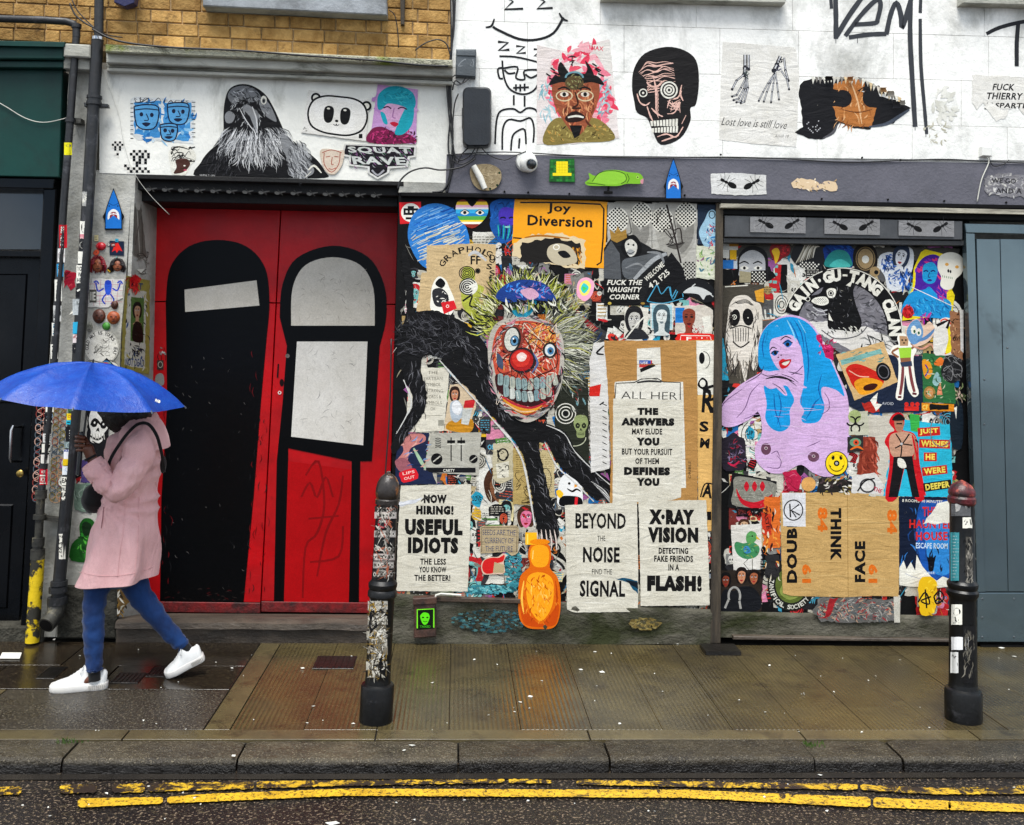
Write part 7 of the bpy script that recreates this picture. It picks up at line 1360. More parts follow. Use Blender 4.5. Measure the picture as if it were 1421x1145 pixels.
A = ra(229); A.paper(cat([(1256,462),(1262,450),(1272,442),(1282,452),(1290,446),(1298,458),(1292,470),(1282,478),(1268,480)], True, 3), '#e8c8b0'); A.B([(1258,462),(1264,448),(1274,444),(1281,458),(1278,472),(1266,478)], '#6a9ac8'); A.E(1268,458,4,6, WH); A.E(1275,461,3.6,5.4, WH); A.E(1269,460,1.6,2.4, '#2a5a3a'); A.E(1275,462,1.5,2.2, '#2a5a3a'); A.S([(1272,474),(1286,468),(1298,456)],5, '#5a86b8', .7); A.S([(1266,480),(1280,484),(1292,478),(1298,490)],3, '#d89a80', .5)
A.build('sticker', 'blue googly-eyed cartoon creature sticker left of the yellow ring', 'sticker')
A = ra(230); A.paper(cat([(1296,490),(1296,460),(1304,444),(1316,441),(1324,452),(1326,480),(1320,492),(1306,493)], True, 3), '#e6e3dc'); A.O(1311,467,12,24,2, '#e04a30', a0=-120, a1=90); A.B([(1314,450),(1322,462),(1322,485),(1312,490),(1316,470)], '#f0dc28'); A.S([(1300,452),(1308,448),(1318,444),(1314,456)],4, K, smooth=False); A.build('sticker', 'white oval sticker with a yellow and red rim and black hook', 'sticker')
A = ra(231); A.paper([(1318,430),(1336,436),(1336,500),(1320,490)], '#9a6a4a', .8); A.hatch(rX(1320,436,1335,492),40,5,1.6,['#6a4028', '#c99a70', '#3a2418'],0,90); A.T('OVE', 1328,470,12,6, K, -4,.02); A.P([(1332,430),(1337,430),(1337,490),(1333,486)], '#dcdad6'); A.build('poster', 'narrow brown torn strip by the gate edge', 'poster')
A = ra(232); A.paper(cat([(1002,612),(1010,606),(1018,600),(1026,606),(1034,612),(1034,648),(1020,653),(1003,650)], True, 3), '#26202c', back=WH); A.hatch(rE(1018,630,12,16),60,7,1.6,['#5a4a6a', '#8b7a9a', '#a01c34', '#3a3044', '#16121a'],0,90); A.S([(1010,642),(1018,646),(1026,640)],3, '#c9204a', .4); A.build('sticker', 'dark purple monster jar sticker under the bent lilac arm', 'sticker')
A = ra(233); A.paper([(1178,572),(1204,570),(1206,604),(1178,604)], '#c9c9b4', .6); A.E(1186,578,9,9, '#a9b87c');
for a in (90,210,330): A.O(1187 + 7 * cos(radians(a)),588 + 7 * sin(radians(a)),6,6,2.2, K, n=18, a0=a + 50, a1=a + 310)
A.build('sticker', 'pale green biohazard sign sticker beside the lilac shoulder', 'sticker')
A = ra(234); A.paper([(1176,606),(1198,604),(1198,626),(1176,628)], '#2c2a2a', .4); A.E(1187,614,8,6, '#6a9a7a'); A.E(1188,614,4,4, '#d8502a'); A.E(1188,614,1.6,1.6, K); A.S([(1180,624),(1190,620),(1198,624)],3, '#e8701c', .5); A.build('sticker', 'small dark sticker with a green and orange eye', 'sticker')
A = ra(235); A.paper([(1086,656),(1104,652),(1112,662),(1108,682),(1094,682)], '#c0204a', .8); A.scrib(1088,656,1108,680,12,1,['#e86a8a', '#8b1030']); A.E(1122,672,10,10, '#e0a860'); A.build('poster', 'crimson scrap and peach disc under the lilac torso', 'poster')
A = ra(236); A.paper([(1136,664),(1180,666),(1178,684),(1134,683)], '#26221e', .8); A.hatch(rX(1136,664,1178,683),50,8,2,['#e6e0d4', '#4a3a3c', '#8b7a3a', '#16161a'],0,90); A.build('poster', 'dark brushed scrap between the smiley and the kraft poster', 'poster')
A = ra(237); A.paper([(1182,660),(1214,656),(1226,672),(1224,686),(1182,684)], '#dcdad6', .8); A.O(1204,674,10,9,2.4, '#3a3a3c'); A.S([(1190,682),(1200,668),(1214,664)],2, K); A.T('THE', 1218,680,12,6, '#c02a4a', 20,.03); A.build('poster', 'white torn scrap with a grey ring above the kraft type poster', 'poster')
A = ra(238); A.P(A.tear([(1132,466),(1140,464),(1142,478),(1156,480),(1156,500),(1146,496)],1), '#c01a5a'); A.hatch(rX(1134,468,1156,498),24,5,1.4,['#e84a8a', '#8b0c3a'],0,90); A.build('sticker', 'crimson pink cut-out beside the blue hair', 'sticker')
# ================================================================== pipes, boxes, cables
def px_path(pts, Y): return [at(x, y, Y) for x, y in pts]
tp = empty('drain_pipe', at(46,890,-.07), 'thin black pipe with a chipped yellow foot left of the fat downpipe', 'pipe')
PY = -.065
autosmooth(MB().tube(px_path([(-160,21),(60,28),(92,30),(102,33),(106,40),(106,52)], PY),.0215,12).build('pipe_elbow', M['pipe_black'], tp),60)
autosmooth(MB().tube(px_path([(106,50),(98,160),(88,290),(75,500),(57,684)], PY),.0205,12).build('pipe_run', M['pipe_black'], tp),60)
lo = MB()
for (ya, yb, r) in ((680,692,.030),(692,716,.022),(714,720,.033),(720,748,.021),(746,758,.031),(756,764,.027),(762,776,.036)):
    x = lambda y: 57 - (y - 684) * .055
    lo.tube(px_path([(x(ya), ya),(x(yb), yb)], PY), r, 14)
autosmooth(lo.build('pipe_joint', M['pipe_grime'], tp))
autosmooth(MB().tube(px_path([(52.5,776),(44.5,891)], PY),.0345,14).build('pipe_foot', M['yellow_paint'], tp))
for y, x in ((36,106),(167,97.5)): autosmooth(MB().tube(px_path([(x + .3, y - 2.5),(x, y + 3)], PY),.027,12).build('pipe_collar', M['pipe_black'], tp))
MB().pfront([(98,163),(112,164),(112,171),(98,170)], PY + .01,.06).build('pipe_bracket', M['pipe_grime'], tp)
fp = empty('downpipe', at(72,870,-.08), 'fat black downpipe with ringed collar beside the pilaster', 'pipe')
FY = -.07
autosmooth(MB().tube(px_path([(138,-60),(137,58)], FY),.0255,14).build('pipe_run', M['pipe_black'], fp),60)
autosmooth(MB().tube(px_path([(135.5,53),(119,330),(105,560),(80,832)], FY),.0325,14).build('pipe_run', M['pipe_black'], fp),60)
for (x, ya, yb, r) in ((130.8,133,137,.041),(130.6,137,141,.037),(130.3,141,146,.041),(82,806,812,.043),(80.5,814,822,.046),(79.5,828,838,.05)): autosmooth(MB().tube(px_path([(x + .2, ya),(x, yb)], FY), r, 16).build('pipe_collar', M['pipe_black'], fp))
MB().pfront([(116,142),(149,144),(150,149),(117,148)], FY, .03,.003).build('collar_ear', M['pipe_black'], fp)
autosmooth(MB().tube([at(136,52, FY), at(135.8,56, FY)],.0345,14).build('pipe_rim', M['chrome'], fp))
autosmooth(MB().tube([at(79,838, FY), at(77,850, FY - .01), at(71,860, FY - .04), at(64,868, FY - .075)],[.046,.045,.043,.044],16, cap=True).build('pipe_shoe', M['pipe_grime'], fp),60)
autosmooth(MB().tube([at(64.1,867.9, FY - .0752), at(63.6,868.5, FY - .078)],.035,16).build('pipe_mouth', M['dark_trim'], fp))
MB().pfront([(52,716),(84,720),(84,725),(52,721)],-.05,.05).build('pipe_bracket', M['pipe_grime'], fp)
thin_map = cyl_map(at(49,780, PY), at(106,50, PY),.0212)
fat_map = cyl_map(at(80,832, FY), at(135.5,53, FY),.0335)
def wrap(mp, pts, col, lab, seed, fn=None, mat='gloss', catg='sticker', torn=.3):
    A = Art(0,.001, seed, mp=mp, sub=6); (x0, y0, x1, y1) = pts
    n = 6; row = lambda y, rev=False: [(x0 + (x1 - x0) * i / n, y) for i in (range(n, -1,-1) if rev else range(n + 1))]
    A.raw([(x0 + (x1 - x0) * i / n + A.r.uniform(-torn, torn), y + A.r.uniform(-torn, torn)) for y in (y0, y1) for i in range(n + 1)],[(i, i + 1, n + 2 + i, n + 1 + i) for i in range(n)], col)
    if fn: fn(A)
    return A.build('sticker', lab, catg, mat)
W_ = WH
wrap(thin_map, (89,198,100,215), '#e8df1e', 'yellow sticker high on the thin pipe', 300, lambda A: A.E(95,202,3.5,2, '#22305c'))
wrap(thin_map, (82,312,93,344), '#c01c28', 'red sticker lettered Endless on the thin pipe', 301, lambda A: A.T('ENDLESS', 87,328,27,6, W_, -88,.03))
wrap(thin_map, (80,345,90,364), '#e6e4e0', 'white sticker with a dark red eye on the thin pipe', 302, lambda A: (A.E(85,355,4.2,6, '#5a0c14'), A.E(85,355,2,3, K)))
wrap(thin_map, (79,366,88,384), '#2a94c8', 'blue sticker on the thin pipe below the eye', 303, lambda A: A.T('FERN', 83,375,14,5, W_, -88,.02))
wrap(thin_map, (76,388,86,418), W_, 'white sticker lettered Etidos on the thin pipe', 304, lambda A: A.T('ETIDOS', 81,403,24,6, K, -86,.02))
wrap(thin_map, (74,424,85,446), '#c9c9c4', 'scribbled pale sticker on the thin pipe', 305, lambda A: A.scrib(75,425,84,445,7,1, K))
wrap(thin_map, (72,448,81,466), W_, 'white sticker with blue letters halfway down the thin pipe', 306, lambda A: A.T('SKATE', 76.5,457,15,6, '#1a6a8c', -86,.03))
wrap(thin_map, (70,478,80,498), W_, 'white sticker lettered Wolf above the umbrella', 307, lambda A: A.T('WOLF', 75,488,16,7, K, -86,.04))
for i, (ya, yb, c, l, f) in enumerate(((552,572, W_, 'silver blistered sticker just under the umbrella on the thin pipe', lambda A: A.scrib(63,553,75,571,4,1, '#b9b9bc')),(574,589, '#1c1c20', 'black and blue sticker below the silver one', lambda A: A.scrib(63,575,73,588,6,1.4,['#7fa0c0', W_])),(602,614, '#d9d9d6', 'lined white sticker on the thin pipe', lambda A: A.lines(62,603,71,613,4, K, 1)),(616,628, W_, 'white sticker with a black curl on the thin pipe', lambda A: A.S([(63,620),(69,618),(65,626),(70,626)],2, K)),(631,643, '#e6e3dc', 'dotted white sticker on the thin pipe', lambda A: A.dots(lambda x, y: True, 62,632,69,642,3,.6, '#55555a')),(651,673, '#c81c30', 'red and white striped sticker low on the thin pipe', lambda A: (A.T('VOTA', 61,655,8,4, W_, 2,.03), A.R(55,659,66,661, W_), A.T('K20', 61,665.5,9,6, W_, 2,.03), A.R(55,670,66,671.4, W_))))):
    xx = 69 - (ya - 552) * .085; wrap(thin_map, (xx - 5.5, ya, xx + 5.5, yb), c, l, 310 + i, f)
wrap(fat_map, (114,266,124,286), '#b9b9b6', 'grey blot sticker on the fat downpipe', 320, lambda A: A.scrib(115,268,123,284,6,1.4, W_), 'worn')
wrap(fat_map, (111,307,125,331), W_, 'white sticker of a black cartoon skull on the fat downpipe', 321, lambda A: (A.B([(113,312),(118,309),(123,312),(122,322),(114,322)], K), A.E(116,315,1.4,1.6, W_), A.E(120,315,1.4,1.6, W_), A.R(111,325,125,331, '#d88a94')))
wrap(fat_map, (110,334,121,346), '#2a2a2c', 'dark sticker with a round white grinning face on the fat downpipe', 322, lambda A: (A.E(115.5,340,5,5, W_), A.E(114,339,.9,1, K), A.E(117,339,.9,1, K), A.S([(113,342),(115.5,343),(118,342)],.8, K)))
wrap(fat_map, (108,349,121,366), W_, 'white sticker with slanted black shapes on the fat downpipe', 323, lambda A: (A.P([(109,356),(120,350),(119,355),(110,360)], K), A.P([(110,364),(119,358),(118,363)], K)))
wrap(fat_map, (106,368,120,393), W_, 'white lettered sticker Tosh was here on the fat downpipe', 324, lambda A: (A.T('TOSH', 113,373,12,6, K, 2,.02), A.T('WAS', 113,381,10,6, K, 2,.02), A.T('HERE', 113,389,12,6, K, 2,.02)))
wrap(fat_map, (105,400,119,412), '#1a1a1e', 'black sticker with a white claw on the fat downpipe', 325, lambda A: A.S([(107,404),(112,402),(114,409),(118,405)],2.4, W_))
wrap(fat_map, (101,415,119,437), '#c2c9cc', 'peeling pale grey sheet on the fat downpipe', 326, lambda A: (A.P([(96,437),(104,420),(110,416),(106,432)], W_), A.lines(106,418,117,423,2, K, 1)), 'paper')
wrap(fat_map, (101,447,109,463), '#2fa8d0', 'sky blue sticker on the left of the fat downpipe', 327)
wrap(fat_map, (109,446,117,462), '#2a2350', 'dark violet sticker on the right of the fat downpipe', 328, lambda A: A.P([(110,458),(114,450),(116,458)], W_))
wrap(fat_map, (101,464,112,476), '#ddd0cf', 'small pale pink sticker with a drawn face', 329, lambda A: A.scrib(102,465,111,474,4,.9, '#a05a5a'))
wrap(fat_map, (100,478,115,490), '#1e1e22', 'black sticker with a torn white star above the umbrella', 330, lambda A: A.P(A.tear([(103,484),(112,478),(115,488),(106,490)],1.4), W_))
for i, (ya, yb, c, l, f) in enumerate(((556,573, '#4a6a4a', 'mottled green sticker under the umbrella on the fat downpipe', lambda A: A.scrib(94,557,106,572,8,2,['#6a9a5a', '#2a3a2a'])),(574,583, '#e8cf1c', 'yellow sticker on the fat downpipe', lambda A: A.T('CUT', 99,578,10,4, '#c8502a', 2,.03)),(583,589, '#1fb0cc', 'cyan strip sticker on the fat downpipe', lambda A: A.lines(93,584,104,588,1, K, 1.4)),(592,612, '#1b1b1f', 'black sticker with small white lines on the fat downpipe', lambda A: A.lines(96,596,104,610,4, W_, 1)),(613,622, '#7a8a8c', 'grey-green round motif sticker on the fat downpipe', lambda A: A.O(97,618,5,4,1, '#a9b9b9')),(624,637, '#e6e8ec', 'white sticker with a blue stripe on top', lambda A: A.R(89,624,102,627, '#1f3f8c')),(637,646, '#e0be1c', 'black and yellow bent-arrow sticker', lambda A: A.P([(88,640),(96,640),(92,646)], K)),(647,659, '#dfe6ec', 'white sticker with a blue splash', lambda A: A.E(94,652,4,3, '#3a8ad8'))
    , (662,694, W_, 'white sticker with stacked bold lettering Ideas above Ideas', lambda A: (A.T('EAS', 91,667,10,7, K, 2,.03), A.lines(86,672,96,676,1, K, 1), A.T('TRUST', 90,679,11,5, K, 2,.03), A.T('EAS', 90,687,10,7, K, 2,.03), A.lines(85,692,95,694,1, K, 1))),(741,776, W_, 'white strip sticker lettered J-existe low on the fat downpipe', lambda A: A.T("J'EXISTE", 84,758,30,7, K, -86,.03)))):
    xx = 101 - (ya - 556) * .083; wrap(fat_map, (xx - (7 if ya != 741 else 4), ya, xx + (7 if ya != 741 else 5), yb), c, l, 340 + i, f)
A = art(.002, Y=.012, seed=360); A.paper([(90,375),(105,380),(104,398),(98,402),(93,394),(88,400)], '#c01c38', 1.4); A.scrib(90,378,104,398,5,1.6,['#e84a5a', '#6a0c18']); A.build('poster', 'torn crimson scrap between the two pipes', 'poster')
A = art(.002, Y=.012, seed=361)
for (cx, cols) in ((60,['#8b3a34', '#c9a090', '#55606a']),(84,['#8b7a34', '#c99a70', '#4a5a6a', '#a05040'])):
    for k in range(15):
        y = 556 + k * 9.5;
        for s_ in (-1,1): A.O(cx + s_ * 5 - (y - 556) * .05, y, 4,5.4,1.1, A.r.choice(cols), n=12); A.S([(cx - (y - 556) * .05, y),(cx + s_ * 8 - (y - 556) * .05, y + 5),(cx - (y - 556) * .05, y + 9)],.9, A.r.choice(cols))
A.build('stencil', 'lacy red and ochre ornament stencilled on the wall behind the thin pipe', 'stencil', 'paint')
mbx = empty('junction_box', at(645,107,0), 'grey square junction box beside the painted wall edge', 'junction box')
MB().pfront([(633,68),(661,68),(660,107),(632,105)],-.05,.055,.006).build('box_body', M['steel_box'], mbx); MB().pfront([(634,70),(660,70),(660,78),(634,77)],-.056,.01,.003).build('box_lid', M['steel_box'], mbx)
A = Art(-.05,.001,370); A.scrib(636,82,657,92,5,1.2, '#8b9196'); A.build('sticker', None, None, 'paint', parent=mbx)
lmp = empty('bulkhead_lamp', at(661,204,0), 'tall black unlit bulkhead lamp under the grey junction box', 'lamp')
def rbox(mb, x0, y0, x1, y1, r, Y, dep, ch):
    q = []
    for (cx, cy, a0) in ((x1 - r, y0 + r, -90),(x1 - r, y1 - r, 0),(x0 + r, y1 - r, 90),(x0 + r, y0 + r, 180)):
        for k in range(5): a = radians(a0 + k * 22.5); q.append((cx + r * cos(a), cy + r * sin(a)))
    front_ = [at(x, y, Y) for x, y in [((x - (x0 + x1) / 2) * .9 + (x0 + x1) / 2,(y - (y0 + y1) / 2) * .95 + (y0 + y1) / 2) for x, y in q]]; side = [at(x, y, Y + ch) for x, y in q]; back = [p + Vector((0, dep, 0)) for p in side]; n = len(q)
    return mb.add(front_ + side + back, [tuple(range(n))] + [(k * n + i, k * n + (i + 1) % n, (k + 1) * n + (i + 1) % n, (k + 1) * n + i) for k in (0,1) for i in range(n)])
autosmooth(rbox(MB(),642,121,682,203,8,-.085,.08,.018).build('lamp_cover', M['black_plastic'], lmp),60)
MB().pfront([(641,150),(644,150),(644,176),(641,176)],-.05,.05,.002).build('lamp_hinge', M['black_plastic'], lmp)
for k in range(5): MB().pfront([(650 + k * 6,130),(651.2 + k * 6,130),(651.2 + k * 6,193),(650 + k * 6,193)],-.0865,.004).build('lamp_rib', M['black_plastic'], lmp)
o = MB().pfront([(1363,203),(1377,204),(1377,217),(1363,216)],-.04,.05,.004).build('alarm_box', M['white_plastic']); tag(o, 'small white box above the grey beam at the right', 'box')
o = MB().pfront([(160,-20),(190,-20),(186,4),(172,9),(158,3)],-.05,.06,.003).build('hanging_sign', pmat('dark_blue_sign', '#1c1c4a', rough=.4)); tag(o, 'corner of a dark blue sign at the top beside the fat pipe', 'sign')
o = MB().pfront([(555,-20),(562,-20),(561,34),(556,34)],-.0,.05,.003).build('timber_batten', M['wood']); tag(o, 'short weathered timber batten on the bricks right of the sill', 'batten')
def cable(pts, r, lab, m='cable', Y=-.012, parent=None, name='cable'):
    q = cat(pts, False, 5); R4 = random.Random(len(pts)); o = MB().tube([at(x, y, Y) for x, y in q], r, 6).build(name, M[m], parent, smooth=True)
    if lab: tag(o, lab, 'cable')
    return o
cb = tag(empty('cable_bundle', at(628,268,-.02)), 'tangle of black cables running down the edge of the white block wall', 'cable')
for i, p in enumerate((([(628,-20),(629,30),(626,80),(623,130),(628,180),(626,230),(618,262),(600,267)]),([(632,-20),(630,40),(624,90),(626,150),(622,200),(626,240),(620,268)]),([(625,-20),(626,70),(620,110),(624,170),(630,215),(624,250),(612,268)]),([(636,130),(630,150),(628,200),(634,226),(640,215),(650,205)]),([(646,108),(640,116),(632,112),(628,125)]),([(632,104),(626,110),(634,118),(645,114),(652,108)]),([(660,205),(652,216),(640,222),(632,216),(628,200)]),([(664,205),(656,220),(640,228),(628,222)]),([(552,262),(556,250),(570,238),(590,233),(612,236),(640,232),(660,220)]),([(668,205),(680,216),(700,222),(715,216),(730,210)]))): cable(p, (.006,.005,.0045,.004,.004,.003,.004,.0035,.005,.003)[i], None, Y=(-.02 - i * .004), parent=cb)
cable([(128,40),(150,52),(180,60),(240,66),(330,70),(420,77),(520,84),(580,90),(622,92)],.006, 'black cable drooping along the foot of the brick wall', Y=-.14)
cable([(97,5),(104,20),(118,32),(134,40)],.005, 'black cable looping from the thin pipe to the fat pipe', Y=-.04)
cable([(100,0),(110,18),(140,45),(170,52)],.0035, 'thin black cable crossing the bricks beside the fat pipe', Y=-.0)
cable([(540,14),(548,22),(552,45),(553,66)],.003, 'thin black cable hanging from the window sill over the bricks', Y=.015)
cable([(576,70),(590,60),(608,55),(620,62),(625,78)],.004, 'black cable arching over the mossy cornice end', Y=-.03)
cable([(620,215),(700,211),(800,216),(900,219),(1000,218),(1080,220),(1180,225),(1300,221),(1370,224),(1500,230)],.0035, 'long black cable sagging along the top of the grey beam', Y=-.026)
cable([(1370,217),(1372,226),(1362,250),(1356,280)],.0035, 'grey wire dropping from the small white box', 'cable_w', Y=-.03)
cable([(1372,218),(1378,230),(1392,228),(1400,222)],.003, 'black wire looping right of the small white box', Y=-.03)
cable([(140,92),(148,112),(158,140),(166,165),(172,200),(184,236),(206,268),(235,298)],.0012, 'thin pale wire trailing from the fat pipe down over the door corner', 'cable_w', Y=-.012)
cable([(-20,132),(8,148),(35,164),(60,170),(88,165),(98,160)],.0028, 'thin pale wire drooping across the green fascia', 'cable_w', Y=-.012)
cable([(543,470),(541,560),(536,640),(530,720)],.004, 'black cable running down the right edge of the red door', Y=-.01)
nb = MB()
for x, y in ((700,266),(733,267),(790,269),(950,271),(1000,215),(1140,276),(1232,277),(1310,279),(1396,281),(1196,219),(1249,222)): nb.lathe(at(x, y, -.022),[(.006,0),(.006,.006),(.003,.009)],8, 'Y')
nb.build('beam_bolt', M['dark_trim'], band)

# ================================================================== bollards
def bollard(name_lab, xb, yb, xt, prof, cap_col, grp='cast iron bollards along the kerb'):
    """prof: list of (radius px, y px) from the ground up, in the photograph's scale at the bollard's own distance"""
    base = gnd(xb, yb); Y = base.y; top = at(xt, prof[-1][1], Y)
    o = empty('bollard', base, name_lab, 'bollard', grp); s = -(CR.transposed() @ (base - CAM)).z / 1350
    ax = Vector((top.x - base.x, 0, top.z)).normalized(); tl = Vector((0,0,1)).rotation_difference(ax).to_matrix()
    def seg(nm, a, b, m, extra=None):
        P_ = [(prof[i][0] * s, (at(xb, prof[i][1], Y).z) / ax.z) for i in range(a, b)]
        return autosmooth(MB().lathe(base, P_, 40, 'Z', tl).build(nm, m, o),35)
    return o, seg, base, top, s
capm = pmat('rusty_bollard_cap', '#26201c', '#a8641c', rough=.35, nscale=10, lo=.55, hi=.7, bst=.4, dirt='#d9d4c8', dsc=9, dlo=.6, dhi=.64)
o, seg, base, top, sc_ = bollard('left bollard, covered in torn paper, in front of the red door edge', 521.5,1000,539.5,
    [(22.5,1002),(23,996),(23,952),(22,949),(18,947),(17.5,940),(17.2,832),(18,829),(20.5,826),(20.5,820),(18.5,817),(20,814),(20.3,809),(18,806),(16.2,804),(15.2,704),(15,700),(16.8,699),(17,693),(15,691),(16.4,689),(17.2,684),(16.8,677),(15,669),(11,662),(6,658),(3.4,657),(2.6,654),(.5,653)], None)
seg('bollard_base', 0,6, M['iron']); seg('bollard_shaft', 5,17, M['iron']); seg('bollard_cap', 16,28, capm)
LB = cyl_map(base, top, 18.3 * sc_, 15.1 * sc_); LB2 = cyl_map(base, top, 17.9 * sc_)
A = Art(0,.001,400, mp=LB, sub=8)
for i, y in enumerate((707,715,741,762,773,784,797)):
    A.sub = 10; A.R(520 - i * .4, y - 4.6,551 - i * .9, y + 4.6,['#3a3634', '#d9cfca', '#c9c2bd', '#1c1c1e', '#d2c4c0', '#b9b2ae', '#4a4644'][i])
    for k in range(6): A.E(523.5 - i * .6 + k * 4.7, y, 2.1,3.2,['#d9d5cc', '#e6e2da', '#8b8782'][(k + i) % 3], n=10); A.E(523.5 - i * .6 + k * 4.7, y, 1.0,1.6, '#2a2624', n=8)
A.E(531,726,7,7, '#b82434'); A.R(526,722,536,725, '#d9d5cc'); A.P(A.tear([(536,722),(548,720),(547,736),(538,738)],1), '#1a1a1c')
weather(A, 523,700,546,805,90,('#d9d5cc', '#8b8782', '#1c1c1e', '#b86a50', '#6a6660'))
A.build('sticker', 'rows of white ring stickers wrapped round the left bollard', 'sticker', 'worn')
A = Art(0,.001,401, mp=LB2, sub=8)
for k in range(10): A.R(509 + A.r.uniform(-1,4),834 + k * 10.5,540 - k * .3 - A.r.uniform(0,5),846 + k * 10.5, A.r.choice(['#c9c4b6', '#a9a294', '#d9d5c9', '#8b8476', '#b39a6a']))
weather(A, 513,836,535,940,300,('#d9d5c9', '#a8873a', '#5a554c', '#e9e6dc', '#77705f', '#2a2724')); A.P(A.tear([(512,850),(519,846),(524,868),(513,880)],1), '#141416'); A.P(A.tear([(512,838),(520,836),(522,850),(513,852)],1), '#b8923a'); A.P(A.tear([(526,915),(534,910),(536,944),(527,944)],1.4), '#141416')
A.S([(528,858),(538,852),(536,862)],1, K); A.lines(525,860,538,880,4, '#55504a', .8)
A.build('paper_wrap', 'shredded grey and ochre paper wrap on the lower left bollard', 'poster', 'worn')
redcap = pmat('red_worn_cap', '#6a0c16', '#1c1214', rough=.4, nscale=12, bst=.4, dirt='#c9604a', dsc=10, dlo=.55, dhi=.65)
o, seg, base, top, sc_ = bollard('right bollard, mostly bare black with a red cap, in front of the grey gate', 1337,998,1334.5,
    [(24,1000),(24.5,994),(24.5,960),(23,956),(19.5,954),(18.6,948),(17.6,832),(18.5,829),(21,825),(21.5,820),(19,817),(20.5,813),(20.5,809),(18,806),(16.8,804),(16.2,704),(16.5,700),(18.8,697),(19,691),(17,688),(18.2,685),(17.6,680),(13,673),(7,669),(3,667),(.5,666)], None)
seg('bollard_base', 0,6, M['iron']); seg('bollard_shaft', 5,17, M['iron']); seg('bollard_cap', 16,26, redcap)
RB = cyl_map(base, top, 18.7 * sc_, 16.0 * sc_); RB2 = cyl_map(base, top, 18.5 * sc_)
wrap(RB, (1336,718,1352,733), W_, 'white sticker numbered 21 near the top of the right bollard', 410, lambda A: A.T('21', 1343,725,10,8, K, -8,.03))
wrap(RB, (1319,739,1331,806), '#3f8b94', 'tall teal lined sticker down the left of the right bollard', 411, lambda A: A.lines(1321,742,1330,803,14, '#a9c9cc', 1.2))
wrap(RB, (1320,699,1352,716), '#6a6c70', 'grey peeled sticker right under the red cap', 412, lambda A: A.P(A.tear([(1326,700),(1342,699),(1341,708),(1326,710)],1), '#b9b9b8'), 'worn')
wrap(RB2,(1320,839,1335,867), W_, 'white sticker with a black capped face on the right bollard', 413, lambda A: (A.B([(1323,848),(1328,843),(1333,848),(1331,853),(1324,853)], K), A.S([(1325,856),(1327,862),(1331,860)],2, K), A.lines(1321,863,1334,866,1, K, .8)))
wrap(RB2,(1320,884,1344,902), '#e9e9ea', 'plain white torn sticker low on the right bollard', 414)
wrap(RB2,(1319,905,1330,934), '#d9d9d6', 'small white picture sticker lowest on the right bollard', 415, lambda A: (A.scrib(1321,907,1328,916,3,.9, K), A.B([(1321,920),(1325,917),(1329,921),(1328,930),(1322,930)], '#3a3a3c')))
wrap(RB, (1340,800,1352,745), '#55534f', 'long scuffed grey patch up the right side of the right bollard', 416, lambda A: A.hatch(rX(1340,745,1352,805),60,8,1.6,['#8b8780', '#1c1c1e', '#a9a49a'],90,30), 'worn')
wrap(RB2,(1336,868,1353,948), '#1c1c1e', 'scraped pale streaks on the lower right bollard', 417, lambda A: A.hatch(rX(1338,872,1352,940),46,10,1.4,['#6a675f', '#8b867a', '#3a3a38'],95,20), 'worn')
# ================================================================== the walking woman
SKIN = pmat('brown_skin', '#6a3e2a', '#5a3020', rough=.45, nscale=30, bsc=200, bst=.08, bd=.001)
def cloth(name, col, col2, sc=500, rough=.75, bst=.25, fold=.35):
    m, t, b, P = newmat(name); out = mixc(t, ramp(t, noi(t, P, 9,6,.6),.35,.7), lin(col), lin(col2)); out = mixc(t, ramp(t, noi(t, P, sc, 2,.5),.45,.8), out, tuple(x * .8 for x in lin(col2)[:3]) + (1,))
    t.links.new(out, b.inputs['Base Color']); b.inputs['Roughness'].default_value = rough; b.inputs['Specular IOR Level'].default_value = .3
    b.inputs['Sheen Weight'].default_value = .15
    bump(t, b, [(noi(t, P, 240,3,.6), bst, .001),(noi(t, scalev(t, P, (1,1,.45)),14,4,.55,.6), fold, .02)]); return m
PINK = cloth('pink_raincoat_cotton', '#eebdbc', '#e0abab', fold=.8); DENIM = cloth('blue_denim', '#0f3a72', '#082450', 700,.8,.5,.4); BLACKC = cloth('black_bag_cloth', '#0b0b0d', '#08080a', fold=.2)
SHOE = pmat('white_shoe_leather', '#e6e6e4', '#d9d9d6', rough=.4, nscale=12, bsc=60, bst=.1); SOLE = pmat('white_rubber', '#dedcd8', '#cfccc6', rough=.5, bst=.1, dirt='#a09c94', dsc=9)
HAIR = pmat('black_hair', '#060506', '#0c0a0a', rough=.45, nscale=40, bsc=300, bst=.6, aniso=(1,1,.2))
per = empty('person', gnd(150,950), 'woman in a pink coat and blue jeans walking left under the blue umbrella', 'person')
